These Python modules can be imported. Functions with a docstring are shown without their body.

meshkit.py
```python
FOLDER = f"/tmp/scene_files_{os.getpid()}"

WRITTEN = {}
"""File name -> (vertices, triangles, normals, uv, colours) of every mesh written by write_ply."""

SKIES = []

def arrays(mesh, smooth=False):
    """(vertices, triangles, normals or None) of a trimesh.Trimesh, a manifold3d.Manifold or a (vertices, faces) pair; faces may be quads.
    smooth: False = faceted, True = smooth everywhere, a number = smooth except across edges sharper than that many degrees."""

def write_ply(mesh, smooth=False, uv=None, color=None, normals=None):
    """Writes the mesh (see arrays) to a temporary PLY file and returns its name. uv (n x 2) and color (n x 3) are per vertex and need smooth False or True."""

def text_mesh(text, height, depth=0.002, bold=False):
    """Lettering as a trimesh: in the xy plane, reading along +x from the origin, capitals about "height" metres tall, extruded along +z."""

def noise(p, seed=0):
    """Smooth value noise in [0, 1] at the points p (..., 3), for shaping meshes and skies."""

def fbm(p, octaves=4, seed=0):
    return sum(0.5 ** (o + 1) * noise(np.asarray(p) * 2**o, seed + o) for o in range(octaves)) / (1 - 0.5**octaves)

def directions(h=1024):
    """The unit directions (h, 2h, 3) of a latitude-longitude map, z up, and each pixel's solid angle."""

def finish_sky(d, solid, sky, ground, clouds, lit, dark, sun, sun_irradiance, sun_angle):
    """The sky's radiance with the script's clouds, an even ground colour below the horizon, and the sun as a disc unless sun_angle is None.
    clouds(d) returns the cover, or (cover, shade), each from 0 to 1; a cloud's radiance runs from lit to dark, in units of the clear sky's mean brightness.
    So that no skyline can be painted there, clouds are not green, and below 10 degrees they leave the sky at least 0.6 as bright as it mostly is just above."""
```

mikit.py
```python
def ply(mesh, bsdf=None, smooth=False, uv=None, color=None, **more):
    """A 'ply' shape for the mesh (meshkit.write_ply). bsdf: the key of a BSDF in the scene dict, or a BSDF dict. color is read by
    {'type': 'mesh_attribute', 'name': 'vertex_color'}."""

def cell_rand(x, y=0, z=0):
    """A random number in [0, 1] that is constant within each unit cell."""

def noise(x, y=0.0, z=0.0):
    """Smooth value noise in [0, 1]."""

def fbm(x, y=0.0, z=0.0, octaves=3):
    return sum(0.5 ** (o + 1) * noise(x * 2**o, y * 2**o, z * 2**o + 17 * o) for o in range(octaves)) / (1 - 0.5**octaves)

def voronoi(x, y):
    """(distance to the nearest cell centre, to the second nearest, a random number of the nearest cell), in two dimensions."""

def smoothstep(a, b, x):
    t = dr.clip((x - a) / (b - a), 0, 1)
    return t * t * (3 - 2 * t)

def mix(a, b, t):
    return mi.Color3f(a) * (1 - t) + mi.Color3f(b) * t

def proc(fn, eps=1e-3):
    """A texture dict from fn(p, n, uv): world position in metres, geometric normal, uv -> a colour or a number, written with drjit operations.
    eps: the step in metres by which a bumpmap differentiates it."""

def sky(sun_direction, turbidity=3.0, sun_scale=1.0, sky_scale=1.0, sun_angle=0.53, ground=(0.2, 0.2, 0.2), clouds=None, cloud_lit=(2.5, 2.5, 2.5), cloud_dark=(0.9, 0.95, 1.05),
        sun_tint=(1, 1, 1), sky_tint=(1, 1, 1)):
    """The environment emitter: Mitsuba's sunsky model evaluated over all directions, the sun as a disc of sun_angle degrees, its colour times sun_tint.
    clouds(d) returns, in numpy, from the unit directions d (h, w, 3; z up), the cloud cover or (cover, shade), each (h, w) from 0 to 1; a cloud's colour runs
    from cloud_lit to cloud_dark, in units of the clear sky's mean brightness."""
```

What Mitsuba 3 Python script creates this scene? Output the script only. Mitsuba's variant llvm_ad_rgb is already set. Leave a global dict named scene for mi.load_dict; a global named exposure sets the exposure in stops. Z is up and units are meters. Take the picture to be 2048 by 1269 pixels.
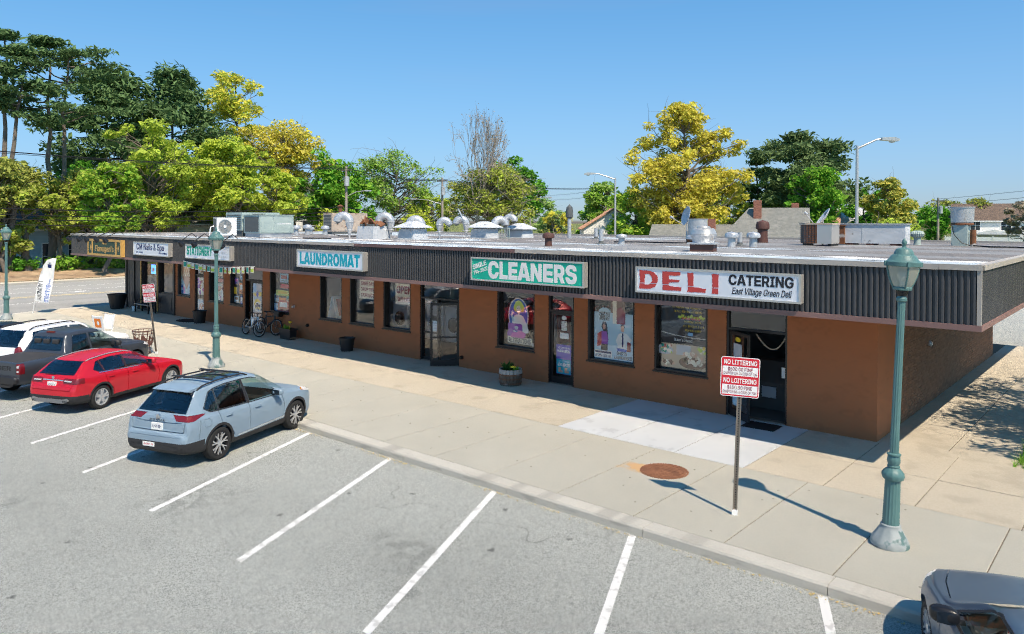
import math
import glob
import numpy as np
import trimesh
import drjit as dr
import mitsuba as mi
import mikit
import meshkit
import manifold3d as m3
from shapely import affinity
from shapely.geometry import Polygon, Point, LineString, box as sbox
from shapely.ops import unary_union
from scipy.interpolate import PchipInterpolator
from mikit import noise, fbm, voronoi, cell_rand, smoothstep, mix

T = mi.ScalarTransform4f
scene, labels = {}, {}
PI = math.pi

# ------------------------------------------------------------------ camera, sky, exposure
CAM = np.array([0.0, -19.185, 5.2])
FW = np.array([-0.6540, 0.7564, -0.0088])
UP = np.array([-0.0083, 0.0045, 1.0])
scene['camera'] = {
    'type': 'perspective', 'fov': 67.96, 'fov_axis': 'x', 'near_clip': 0.1, 'far_clip': 2000.0,
    'principal_point_offset_y': 0.1414,
    'to_world': T().look_at(origin=CAM.tolist(), target=(CAM + FW).tolist(), up=UP.tolist())}
SUN = (0.552, -0.205, 0.81)


def thin_haze(d):
    """Thin even haze veil low in the sky, with faint streaks."""
    el = np.degrees(np.arcsin(np.clip(d[..., 2], 0, 1)))
    n = meshkit.fbm(d * [3.0, 3.0, 22.0], 4, 3)
    return 0.50 * np.exp(-el / 10.0) + 0.30 * np.clip(n - 0.56, 0, 1) * np.clip((el - 6) / 20, 0, 1)


scene['sky_light'] = mikit.sky(SUN, turbidity=2.6, sun_scale=1.0, sun_tint=(0.98, 1.0, 1.05), sky_scale=1.05, sky_tint=(0.37, 1.06, 1.26), ground=(0.16, 0.15, 0.13),
                               clouds=thin_haze, cloud_lit=(2.1, 1.2, 0.9), cloud_dark=(1.0, 0.95, 1.1))
exposure = 1.95

# ------------------------------------------------------------------ helpers
def rgb(*c):
    return {'type': 'rgb', 'value': [float(x) for x in c]}


def mat(key, color, rough=0.6, two=False, bump=None, bscale=0.01, **kw):
    """A principled material; color is a tuple or a procedural function."""
    d = {'type': 'principled', 'base_color': mikit.proc(color) if callable(color) else rgb(*color), 'roughness': rough if not callable(rough) else mikit.proc(rough)}
    d.update(kw)
    if bump is not None:
        d = {'type': 'bumpmap', 'arbitrary': mikit.proc(bump), 'scale': bscale, 'bsdf': d}
    if two:
        d = {'type': 'twosided', 'bsdf': d}
    scene[key] = d
    return key


def numbered(name):
    if name not in USED:
        USED.add(name)
        return name
    k = 1
    while f'{name}_{k:03d}' in USED:
        k += 1
    USED.add(f'{name}_{k:03d}')
    return f'{name}_{k:03d}'


USED = set()


class MB:
    """Collects triangles of one part."""

    def __init__(self):
        self.v, self.f, self.n = [], [], 0

    def add(self, v, f):
        v, f = np.asarray(v, float), np.asarray(f, int)
        if f.shape[1] == 4:
            f = np.vstack([f[:, [0, 1, 2]], f[:, [0, 2, 3]]])
        self.v.append(v)
        self.f.append(f + self.n)
        self.n += len(v)
        return self

    def mesh(self, m):
        if hasattr(m, 'to_mesh'):
            mm = m.to_mesh()
            return self.add(np.asarray(mm.vert_properties)[:, :3], mm.tri_verts)
        if isinstance(m, (tuple, MB)):
            m = m.get() if isinstance(m, MB) else m
            return self.add(*m)
        return self.add(m.vertices, m.faces)

    def box(self, x0, x1, y0, y1, z0, z1, M=None):
        v = np.array([[x, y, z] for x in (x0, x1) for y in (y0, y1) for z in (z0, z1)], float)
        f = np.array([[0, 1, 3, 2], [4, 6, 7, 5], [0, 4, 5, 1], [2, 3, 7, 6], [0, 2, 6, 4], [1, 5, 7, 3]])
        if M is not None:
            v = v @ np.asarray(M)[:3, :3].T + np.asarray(M)[:3, 3]
        return self.add(v, f)

    def tube(self, pts, radii, sides=6, cap=True):
        p = np.asarray(pts, float)
        r = np.broadcast_to(np.asarray(radii, float), (len(p),))
        t = np.gradient(p, axis=0) if len(p) > 2 else np.repeat((p[1] - p[0])[None], 2, 0)
        t = t / (np.linalg.norm(t, axis=1, keepdims=True) + 1e-12)
        ref = np.array([0, 0, 1.0]) if abs(t[:, 2]).mean() < 0.8 else np.array([1.0, 0, 0])
        a = np.cross(t, ref)
        a /= np.linalg.norm(a, axis=1, keepdims=True) + 1e-12
        b = np.cross(t, a)
        an = np.arange(sides) * 2 * PI / sides
        v = p[:, None] + r[:, None, None] * (np.cos(an)[None, :, None] * a[:, None] + np.sin(an)[None, :, None] * b[:, None])
        n = len(p)
        i, j = np.meshgrid(np.arange(n - 1), np.arange(sides), indexing='ij')
        q = np.stack([i * sides + j, i * sides + (j + 1) % sides, (i + 1) * sides + (j + 1) % sides, (i + 1) * sides + j], -1).reshape(-1, 4)
        v = v.reshape(-1, 3)
        f = np.vstack([q[:, [0, 1, 2]], q[:, [0, 2, 3]]])
        if cap:
            m = len(v)
            v = np.vstack([v, p[0], p[-1]])
            k = np.arange(sides)
            f = np.vstack([f, np.stack([(k + 1) % sides, k, np.full(sides, m)], 1), np.stack([k + (n - 1) * sides, (k + 1) % sides + (n - 1) * sides, np.full(sides, m + 1)], 1)])
        return self.add(v, f)

    def lathe(self, prof, center=(0, 0, 0), sides=24, rib=None):
        """prof: (r, z) from bottom to top, about z."""
        c = np.asarray(center, float)
        an = np.arange(sides) * 2 * PI / sides
        pr = np.asarray(prof, float)
        rr = pr[:, 0][:, None] * (np.ones(sides)[None] if rib is None else rib(an, pr[:, 1][:, None]))
        v = np.stack([rr * np.cos(an), rr * np.sin(an), np.repeat(pr[:, 1][:, None], sides, 1)], -1).reshape(-1, 3) + c
        n = len(pr)
        i, j = np.meshgrid(np.arange(n - 1), np.arange(sides), indexing='ij')
        q = np.stack([i * sides + j, i * sides + (j + 1) % sides, (i + 1) * sides + (j + 1) % sides, (i + 1) * sides + j], -1).reshape(-1, 4)
        return self.add(v, q)

    def poly(self, poly, depth, y, M=None, plane='xz'):
        """A shapely polygon in (x, z), extruded: front face at y, back at y + depth."""
        for g in getattr(poly, 'geoms', [poly]):
            if g.is_empty or g.area < 1e-9:
                continue
            m = trimesh.creation.extrude_polygon(g, depth, engine='earcut')
            v = np.array(m.vertices)
            if plane == 'xz':
                v = np.stack([v[:, 0], y + depth - v[:, 2], v[:, 1]], 1)
            elif plane == 'xy':
                v = v + [0, 0, y]
            else:  # 'yz': polygon in (y, z), front face at x = y argument, extruded to -x
                v = np.stack([y - depth + v[:, 2], v[:, 0], v[:, 1]], 1)
            if M is not None:
                v = v @ M[:3, :3].T + M[:3, 3]
            self.add(v, m.faces)
        return self

    def get(self):
        return np.vstack(self.v), np.vstack(self.f)


def rotz(a, loc=(0, 0, 0)):
    M = np.eye(4)
    M[:2, :2] = [[math.cos(a), -math.sin(a)], [math.sin(a), math.cos(a)]]
    M[:3, 3] = loc
    return M


def rot(axis, a, loc=(0, 0, 0)):
    M = trimesh.transformations.rotation_matrix(a, axis)
    M[:3, 3] = loc
    return M


def xf(m, M):
    v, f = m.get() if isinstance(m, MB) else (m if isinstance(m, tuple) else (np.array(m.vertices), np.array(m.faces)))
    return v @ M[:3, :3].T + M[:3, 3], f


def put(key, mesh, material, smooth=False, M=None):
    if isinstance(mesh, MB):
        mesh = mesh.get()
    scene[key] = mikit.ply(mesh, material, smooth=smooth)
    if M is not None:
        scene[key]['to_world'] = T(M)
    return key


def tag(key, label=None, cat=None, group=None, kind=None):
    d = {}
    if label:
        d['label'] = label
    if cat:
        d['category'] = cat
    if group:
        d['group'] = group
    if kind:
        d['kind'] = kind
    labels[key] = d
    return key


def thing(name, label, cat, group=None):
    return tag(numbered(name), label, cat, group)


def part(root, name, mesh, material, smooth=False, label=None, kind=None, M=None):
    key = numbered(f'{root}__{name}')
    put(key, mesh, material, smooth, M)
    if label or kind:
        tag(key, label=label, kind=kind)
    return key


def struct(name, mesh, material, smooth=False, label=None):
    key = numbered(name)
    put(key, mesh, material, smooth)
    tag(key, label=label, kind='structure')
    return key


def copy_thing(root, M, label, group=None, name=None):
    """A copy of a thing built about the origin, with copies of its parts under the next number."""
    new = numbered(name or root.rstrip('0123456789').rstrip('_'))
    labels[new] = {'label': label, 'category': labels[root]['category']}
    g = group or labels[root].get('group')
    if g:
        labels[new]['group'] = g
    for k in [k for k in scene if k.startswith(root + '__')]:
        old = scene[k]
        scene[new + k[len(root):]] = {**old, 'to_world': T(M)}
        if k in labels:
            labels[new + k[len(root):]] = dict(labels[k])
    return new


def place(root, M):
    for k in [k for k in scene if k == root or k.startswith(root + '__')]:
        scene[k]['to_world'] = T(M)


FONT = glob.glob('/opt/blender-*/*/datafiles/fonts/Inter.woff2')[0]
_txt = {}


def text_poly(s, h, weight=700, sx=1.0, shear=0.0, align='l', res=96, spacing=0):
    """Lettering as shapely polygons; capitals h tall, reading along +x from the origin (or centred)."""
    from PIL import Image, ImageDraw, ImageFont
    key = (s, weight, res, spacing)
    if key not in _txt:
        font = ImageFont.truetype(FONT, res)
        font.set_variation_by_axes([32, weight])
        polys, pen = [], 0
        for ch in (s if spacing else [s]):
            x0, y0, x1, y1 = font.getbbox(ch, anchor='ls')
            if x1 > x0:
                im = Image.new('L', (int(x1 - x0) + 8, int(y1 - y0) + 8))
                ImageDraw.Draw(im).text((4 - x0, 4 - y0), ch, 255, font, anchor='ls')
                on = np.pad(np.asarray(im) > 127, ((0, 0), (1, 1))).astype(np.int8)
                rows, st = np.nonzero(np.diff(on, axis=1) == 1)
                en = np.nonzero(np.diff(on, axis=1) == -1)[1]
                g = unary_union([sbox(a, -r - 1, b, -r) for a, b, r in zip(st, en, rows)]).buffer(0.6).buffer(-0.6).simplify(0.8)
                polys.append(affinity.translate(g, pen + x0 - 4, 4 - y0))
            pen += font.getlength(ch) + spacing
        _txt[key] = unary_union(polys)
    g = _txt[key]
    k = h / (0.727 * res)
    g = affinity.affine_transform(g, [k * sx, shear * k, 0, k, 0, 0])
    x0, _, x1, _ = g.bounds
    return affinity.translate(g, -x0 if align == 'l' else -(x0 + x1) / 2, 0)


def fit_text(s, h, w, weight=700, shear=0.0, align='l', res=96, spacing=0):
    """Lettering h tall squeezed or stretched to the width w."""
    g = text_poly(s, h, weight, 1.0, 0.0, 'l', res, spacing)
    x0, _, x1, _ = g.bounds
    g = affinity.affine_transform(g, [w / (x1 - x0), shear, 0, 1, 0, 0])
    x0, _, x1, _ = g.bounds
    return affinity.translate(g, -x0 if align == 'l' else -(x0 + x1) / 2, 0)


def rrect(x0, x1, z0, z1, r):
    return sbox(x0 + r, z0 + r, x1 - r, z1 - r).buffer(r, quad_segs=4)


# ------------------------------------------------------------------ materials
def col(*c):
    return mi.Color3f(*c)


def asphalt(p, n, uv):
    g = noise(p.x * 90, p.y * 90)
    g2 = noise(p.x * 38, p.y * 38, 3)
    big = fbm(p.x * 0.35, p.y * 0.35, 2, octaves=4)
    c = mix((0.15, 0.156, 0.146), (0.37, 0.382, 0.352), 0.62 * smoothstep(0.15, 0.85, g) + 0.38 * g2)
    c = c * (0.86 + 0.28 * big)
    stain = 0.6 * smoothstep(0.66, 0.82, fbm(p.x * 0.55 + 7, p.y * 0.55, 5, octaves=4)) * smoothstep(0.35, 0.6, noise(p.x * 7, p.y * 7))
    d, _, r = voronoi(p.x * 0.75, p.y * 0.75)
    spot = (1 - smoothstep(0.02, 0.05, d + 0.05 * (noise(p.x * 25, p.y * 25) - 0.5))) * dr.select(r > 0.72, 1.0, 0.0)
    # a few worn tracks of crack sealant and hairline cracks
    d1, d2, _ = voronoi(p.x * 0.21 + 0.25 * noise(p.x * 2, p.y * 2), p.y * 0.21 + 0.25 * noise(p.x * 2 + 9, p.y * 2))
    crack = (1 - smoothstep(0.002, 0.007, d2 - d1)) * smoothstep(0.5, 0.62, noise(p.x * 0.3, p.y * 0.3, 8))
    return c * (1 - 0.38 * stain) * (1 - 0.62 * spot) * (1 - 0.4 * crack)


def road_asphalt(p, n, uv):
    g = noise(p.x * 30, p.y * 30)
    streak = fbm(p.x * 1.1, p.y * 0.05, 4, octaves=3)
    return mix((0.17, 0.172, 0.165), (0.26, 0.26, 0.25), 0.4 * g + 0.6 * streak)


def concrete_gray(p, n, uv):
    g = noise(p.x * 70, p.y * 70)
    big = fbm(p.x * 0.9, p.y * 0.9, 1, octaves=4)
    c = mix((0.302, 0.291, 0.243), (0.366, 0.354, 0.302), 0.35 * g + 0.65 * big)
    d, _, r = voronoi(p.x * 1.6, p.y * 1.6)
    gum = (1 - smoothstep(0.025, 0.05, d)) * dr.select(r > 0.72, 1.0, 0.0)
    # rust run-off beside the iron cover
    dx, dy = p.x + 8.35, p.y + 5.35
    rust = smoothstep(0.25, 0.62, fbm(p.x * 5, p.y * 5, 3) * dr.exp(-(dx * dx * 3.0 + dy * dy * 9.0)) * 1.5)
    c = c * (1 - 0.55 * gum)
    return mix(c, col(0.45, 0.25, 0.09), 0.75 * rust)


def concrete_tan(p, n, uv):
    g = noise(p.x * 85, p.y * 85)
    d, _, r = voronoi(p.x * 28, p.y * 28)
    big = fbm(p.x * 0.8 + 4, p.y * 0.8, 1, octaves=4)
    c = mix((0.325, 0.290, 0.225), (0.43, 0.39, 0.312), 0.3 * g + 0.45 * big + 0.25 * r)
    dirt = smoothstep(0.55, 0.78, fbm(p.x * 1.7, p.y * 1.7, 6, octaves=4))
    return c * (1 - 0.13 * dirt)


def concrete_white(p, n, uv):
    big = fbm(p.x * 1.3, p.y * 1.3, 1, octaves=4)
    scuff = smoothstep(0.62, 0.8, fbm(p.x * 3.1, p.y * 2.1, 9, octaves=4))
    return mix((0.395, 0.415, 0.425), (0.45, 0.47, 0.48), big) * (1 - 0.14 * scuff)


def concrete_kerb(p, n, uv):
    g = noise(p.x * 40, p.y * 40, p.z * 40)
    big = fbm(p.x * 1.5, p.y * 1.5, p.z * 3, octaves=4)
    c = mix((0.36, 0.345, 0.30), (0.45, 0.435, 0.385), 0.3 * g + 0.7 * big)
    st = smoothstep(0.52, 0.75, fbm(p.x * 2.4, p.z * 14, 3, octaves=4))
    return c * (1 - 0.22 * st)


def stucco(p, n, uv):
    big = fbm(p.x * 0.6, p.y * 0.6, p.z * 0.9, octaves=4)
    g = noise(p.x * 60, p.y * 60, p.z * 60)
    c = mix((0.335, 0.118, 0.047), (0.40, 0.150, 0.064), 0.6 * big + 0.4 * g)
    splash = smoothstep(0.5, 0.75, fbm(p.x * 2.2, p.y * 2.2, p.z * 3.5, octaves=4)) * smoothstep(0.3, 0.7, noise(p.x * 11, p.y * 11, p.z * 11))
    return c * (1 - 0.10 * splash)


def roof_membrane(p, n, uv):
    w = 0.35 * (fbm(p.x * 0.25, p.y * 0.8, 2, octaves=4) - 0.5) + 0.1 * (noise(p.x * 2.2, p.y * 3) - 0.5)
    y = p.y + w * 3.0
    speck = noise(p.x * 14, p.y * 14)
    pat = fbm(p.x * 0.7, p.y * 2.4, 5, octaves=4)
    dark = mix((0.085, 0.08, 0.078), (0.19, 0.182, 0.178), 0.5 * speck + 0.5 * pat)
    silver = mix((0.25, 0.30, 0.34), (0.37, 0.43, 0.475), pat * 0.8 + 0.2 * speck)
    white = mix((0.45, 0.45, 0.45), (0.62, 0.62, 0.62), pat)
    band = lambda a, b: smoothstep(a - 0.05, a + 0.05, y) * (1 - smoothstep(b - 0.05, b + 0.05, y))
    brk = smoothstep(0.4, 0.5, fbm(p.x * 0.12, 3.0, 7, octaves=2))
    left = 1 - smoothstep(-22.0, -16.0, p.x + 6 * (w - 0.1))
    c = mix(dark, silver, 0.85 * smoothstep(0.45, 0.6, fbm(p.x * 0.16, p.y * 0.5, 12, octaves=3)) * (0.25 + 0.75 * left))
    c = mix(c, silver, band(-2.9, -0.5))
    c = mix(c, white, band(-0.45, 0.25) * smoothstep(0.36, 0.44, pat) * (1 - 0.6 * left))
    c = mix(c, white, band(1.7, 2.6) * brk * smoothstep(0.4, 0.48, pat) * left)
    c = mix(c, silver, band(3.9, 4.9) * (1 - brk) * smoothstep(0.42, 0.5, pat))
    c = mix(c, white, band(6.6, 7.3) * brk * smoothstep(0.45, 0.5, pat) * left)
    tar = smoothstep(0.66, 0.72, fbm(p.x * 0.8, p.y * 3.2, 15, octaves=3)) * band(-2.9, 0.3)
    return mix(c, col(0.035, 0.033, 0.032), tar)


def galvanised(p, n, uv):
    d, _, r = voronoi(p.x * 9 + p.z * 4, p.y * 9 + p.z * 7)
    big = fbm(p.x * 2.5, p.y * 2.5, p.z * 2.5, octaves=3)
    c = mix((0.42, 0.44, 0.46), (0.68, 0.69, 0.70), 0.5 * r + 0.5 * big)
    return mix(c, col(0.28, 0.19, 0.13), smoothstep(0.66, 0.8, fbm(p.x * 5, p.y * 5, p.z * 2.5, octaves=4)) * 0.7)


def silver_paint(p, n, uv):
    big = fbm(p.x * 1.8, p.y * 1.8, p.z * 3.0, octaves=4)
    c = mix((0.40, 0.43, 0.46), (0.62, 0.65, 0.68), big)
    return mix(c, col(0.1, 0.09, 0.09), smoothstep(0.68, 0.78, fbm(p.x * 4, p.y * 4, p.z * 4, octaves=4)) * 0.7)


def rusty(p, n, uv):
    r = fbm(p.x * 6, p.y * 6, p.z * 6, octaves=4)
    return mix(mix((0.10, 0.04, 0.022), (0.26, 0.11, 0.05), r), col(0.4, 0.39, 0.38), smoothstep(0.6, 0.75, fbm(p.x * 3, p.y * 3, p.z * 3 + 5, octaves=3)))


def manhole_rust(p, n, uv):
    r = fbm(p.x * 9, p.y * 9, 3, octaves=4)
    return mix((0.13, 0.055, 0.028), (0.24, 0.105, 0.055), r)


def lamp_green(p, n, uv):
    r = fbm(p.x * 8, p.y * 8, p.z * 2.5, octaves=3)
    return mix((0.07, 0.155, 0.15), (0.10, 0.205, 0.20), r)


def lamp_foot(p, n, uv):
    r = fbm(p.x * 9, p.y * 9, p.z * 9, octaves=4)
    return mix(mix((0.20, 0.24, 0.24), (0.36, 0.39, 0.39), r), col(0.1, 0.17, 0.165), smoothstep(0.60, 0.68, fbm(p.x * 6 + 3, p.y * 6, p.z * 5, octaves=3)))


def wood_barrel(p, n, uv):
    g = fbm(p.x * 9, p.y * 9, p.z * 3, octaves=4)
    return mix((0.06, 0.042, 0.03), (0.22, 0.17, 0.135), g)


mat('m_asphalt', asphalt, 0.92)
mat('m_road', road_asphalt, 0.9)
mat('m_conc_gray', concrete_gray, 0.9)
mat('m_conc_tan', concrete_tan, 0.92)
mat('m_conc_white', concrete_white, 0.85)
mat('m_kerb', concrete_kerb, 0.9)
mat('m_joint', (0.13, 0.105, 0.075), 0.95)
mat('m_stucco', stucco, 0.85)
mat('m_brick', lambda p, n, uv: mix((0.17, 0.08, 0.042), (0.28, 0.135, 0.072), cell_rand(p.y * 4.3 + 0.5 * dr.floor(p.z * 12.5), dr.floor(p.z * 12.5), p.x) * 0.6 + 0.4 * noise(p.y * 30, p.z * 30)), 0.8)
mat('m_mortar', (0.15, 0.085, 0.055), 0.9)
mat('m_flue', (0.10, 0.045, 0.035), 0.6)
mat('m_fascia', lambda p, n, uv: mix((0.05, 0.051, 0.055), (0.075, 0.076, 0.08), fbm(p.x * 1.2, p.y * 1.2, p.z * 2, octaves=4)), 0.42)
mat('m_trim', lambda p, n, uv: mix((0.19, 0.105, 0.095), (0.25, 0.15, 0.135), fbm(p.x * 0.8, p.y * 0.8, p.z * 3)), 0.5)
mat('m_coping', lambda p, n, uv: mix((0.30, 0.275, 0.245), (0.42, 0.39, 0.35), fbm(p.x * 0.9, p.y * 0.9, 3, octaves=4)), 0.5)
mat('m_coping_brown', (0.13, 0.075, 0.07), 0.5)
mat('m_roof', roof_membrane, 0.75)
mat('m_black', (0.012, 0.012, 0.014), 0.35)
mat('m_pub', (0.035, 0.034, 0.036), 0.4)
mat('m_gold', (0.55, 0.33, 0.10), 0.4)
mat('m_rubber', (0.014, 0.014, 0.015), 0.8)
mat('m_pot', (0.018, 0.017, 0.018), 0.5)
mat('m_galv', galvanised, 0.38, metallic=0.45)
mat('m_silver', silver_paint, 0.6)
mat('m_rust', rusty, 0.8)
mat('m_manhole', manhole_rust, 0.75, bump=lambda p, n, uv: noise(p.x * 40, p.y * 40), bscale=0.002)
mat('m_lamp', lamp_green, 0.45)
mat('m_lampfoot', lamp_foot, 0.55)
mat('m_steel', (0.30, 0.26, 0.22), 0.4, metallic=0.7)
mat('m_aluminium', (0.62, 0.60, 0.56), 0.35, metallic=0.6)
mat('m_white', (0.8, 0.8, 0.79), 0.4)
mat('m_signwhite', (0.72, 0.75, 0.80), 0.35)
mat('m_paint', lambda p, n, uv: mix((0.60, 0.60, 0.58), (0.40, 0.40, 0.38), smoothstep(0.56, 0.72, fbm(p.x * 9, p.y * 9, 2, octaves=4)) * 0.8), 0.8)
mat('m_roadpaint', lambda p, n, uv: mix((0.6, 0.6, 0.58), (0.3, 0.3, 0.29), smoothstep(0.45, 0.75, fbm(p.x * 5, p.y * 2, 2, octaves=4))), 0.8)
mat('m_roadyellow', (0.55, 0.40, 0.14), 0.8)
mat('m_red', (0.55, 0.02, 0.035), 0.4)
mat('m_interior', (0.22, 0.23, 0.225), 0.8)
mat('m_interior_dark', (0.10, 0.095, 0.09), 0.8)
scene['m_glass'] = {'type': 'thindielectric', 'int_ior': 1.6}
scene['m_lampglass'] = {'type': 'blendbsdf', 'weight': 0.55, 'bsdf0': {'type': 'thindielectric'}, 'bsdf1': {'type': 'principledthin', 'base_color': rgb(0.72, 0.72, 0.6), 'roughness': 0.5, 'diff_trans': 0.9}}
for _k, _c in dict(teal=(0.0, 0.36, 0.46), green=(0.0, 0.40, 0.27), deligreen=(0.012, 0.05, 0.035), delired=(0.50, 0.055, 0.05), navy=(0.01, 0.02, 0.10), ink=(0.012, 0.013, 0.02), statgreen=(0.0, 0.28, 0.2),
                   palegrey=(0.45, 0.48, 0.52), maroon=(0.25, 0.02, 0.03), blue=(0.02, 0.10, 0.45), sky=(0.25, 0.5, 0.75), violet=(0.10, 0.07, 0.45), pink=(0.62, 0.12, 0.42), skin=(0.62, 0.36, 0.24), yellow=(0.75, 0.55, 0.03),
                   orange=(0.75, 0.20, 0.03), brown=(0.16, 0.08, 0.05), beige=(0.5, 0.40, 0.28), paleblue=(0.42, 0.60, 0.70), lime=(0.5, 0.62, 0.06), cream=(0.72, 0.68, 0.56), purple=(0.32, 0.08, 0.42), chalk=(0.74, 0.74, 0.72)).items():
    mat('c_' + _k, _c, 0.45)

# ------------------------------------------------------------------ ground, roads, pavements
def sheet(x0, x1, y0, y1, z, nx=1, ny=1):
    xs, ys = np.linspace(x0, x1, nx + 1), np.linspace(y0, y1, ny + 1)
    X, Y = np.meshgrid(xs, ys, indexing='ij')
    v = np.stack([X, Y, np.full_like(X, z)], -1).reshape(-1, 3)
    i, j = np.meshgrid(np.arange(nx), np.arange(ny), indexing='ij')
    q = np.stack([i * (ny + 1) + j, (i + 1) * (ny + 1) + j, (i + 1) * (ny + 1) + j + 1, i * (ny + 1) + j + 1], -1).reshape(-1, 4)
    return v, q


mat('m_earth', lambda p, n, uv: mix((0.05, 0.075, 0.02), (0.12, 0.13, 0.045), fbm(p.x * 0.3, p.y * 0.3, 3, octaves=4)), 0.95)
mat('m_mulch', lambda p, n, uv: mix((0.16, 0.10, 0.06), (0.42, 0.31, 0.20), fbm(p.x * 1.5, p.y * 1.5, 3, octaves=5)), 0.95)
mat('m_lawn', lambda p, n, uv: mix((0.06, 0.12, 0.02), (0.14, 0.22, 0.05), fbm(p.x * 2, p.y * 2, 3, octaves=4)), 0.95)
struct('ground', MB().add(*sheet(-900, 900, -500, 1200, -0.24)), 'm_earth')
struct('parking_lot', MB().add(*sheet(-48.5, 45, -48, -7.9, -0.15)), 'm_asphalt')
struct('rear_parking_lot', MB().add(*sheet(-48.5, 30, 19.2, 44, -0.15)), 'm_asphalt')
struct('side_road', MB().add(*sheet(-70.6, -48.5, -70, 160, -0.15)), 'm_road')
struct('back_street', MB().add(*sheet(-48.5, 60, 50, 58, -0.16)), 'm_road')
# verge beyond the side road: kerb, bare strip and mulch bank
struct('verge_kerb', MB().box(-70.9, -70.6, -70, 160, -0.2, 0.0), 'm_kerb')
struct('verge', MB().add(*sheet(-72.6, -70.9, -70, 160, -0.02)), 'm_conc_tan')
_v, _f = sheet(-80, -72.6, -40, 70, 0.0, 24, 220)
_v[:, 2] = 0.02 + 0.55 * np.clip((-72.6 - _v[:, 0]) / 5, 0, 1) + 0.22 * (meshkit.fbm(_v * [1.2, 1.2, 0], 3) - 0.5) * np.clip((-72.6 - _v[:, 0]) / 0.5, 0, 1)
struct('mulch_bank', MB().add(_v, _f), 'm_mulch', smooth=True)
# painted markings
for x in (-3.7, -6.86, -10.03, -13.19, -16.29, -19.5, -22.68, -25.85, -29.0, -32.2, -35.4, -0.55, 2.6):
    a = math.radians(114.2)
    dx, dy = math.cos(a), math.sin(a)
    L, w = 4.95 / dy, 0.13
    p0 = np.array([x, -8.09])
    p1 = p0 - np.array([dx, dy]) / dy * 4.92
    sidev = np.array([w / 2 / dy, 0])
    v = [[*(p0 - sidev), -0.146], [*(p0 + sidev), -0.146], [*(p1 + sidev), -0.146], [*(p1 - sidev), -0.146]]
    struct('parking_stripe', (np.array(v), np.array([[0, 2, 1], [0, 3, 2]])), 'm_paint')


def mark(name, x0, x1, y0, y1, m):
    struct(name, MB().add(*sheet(x0, x1, y0, y1, -0.146)), m)


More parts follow.
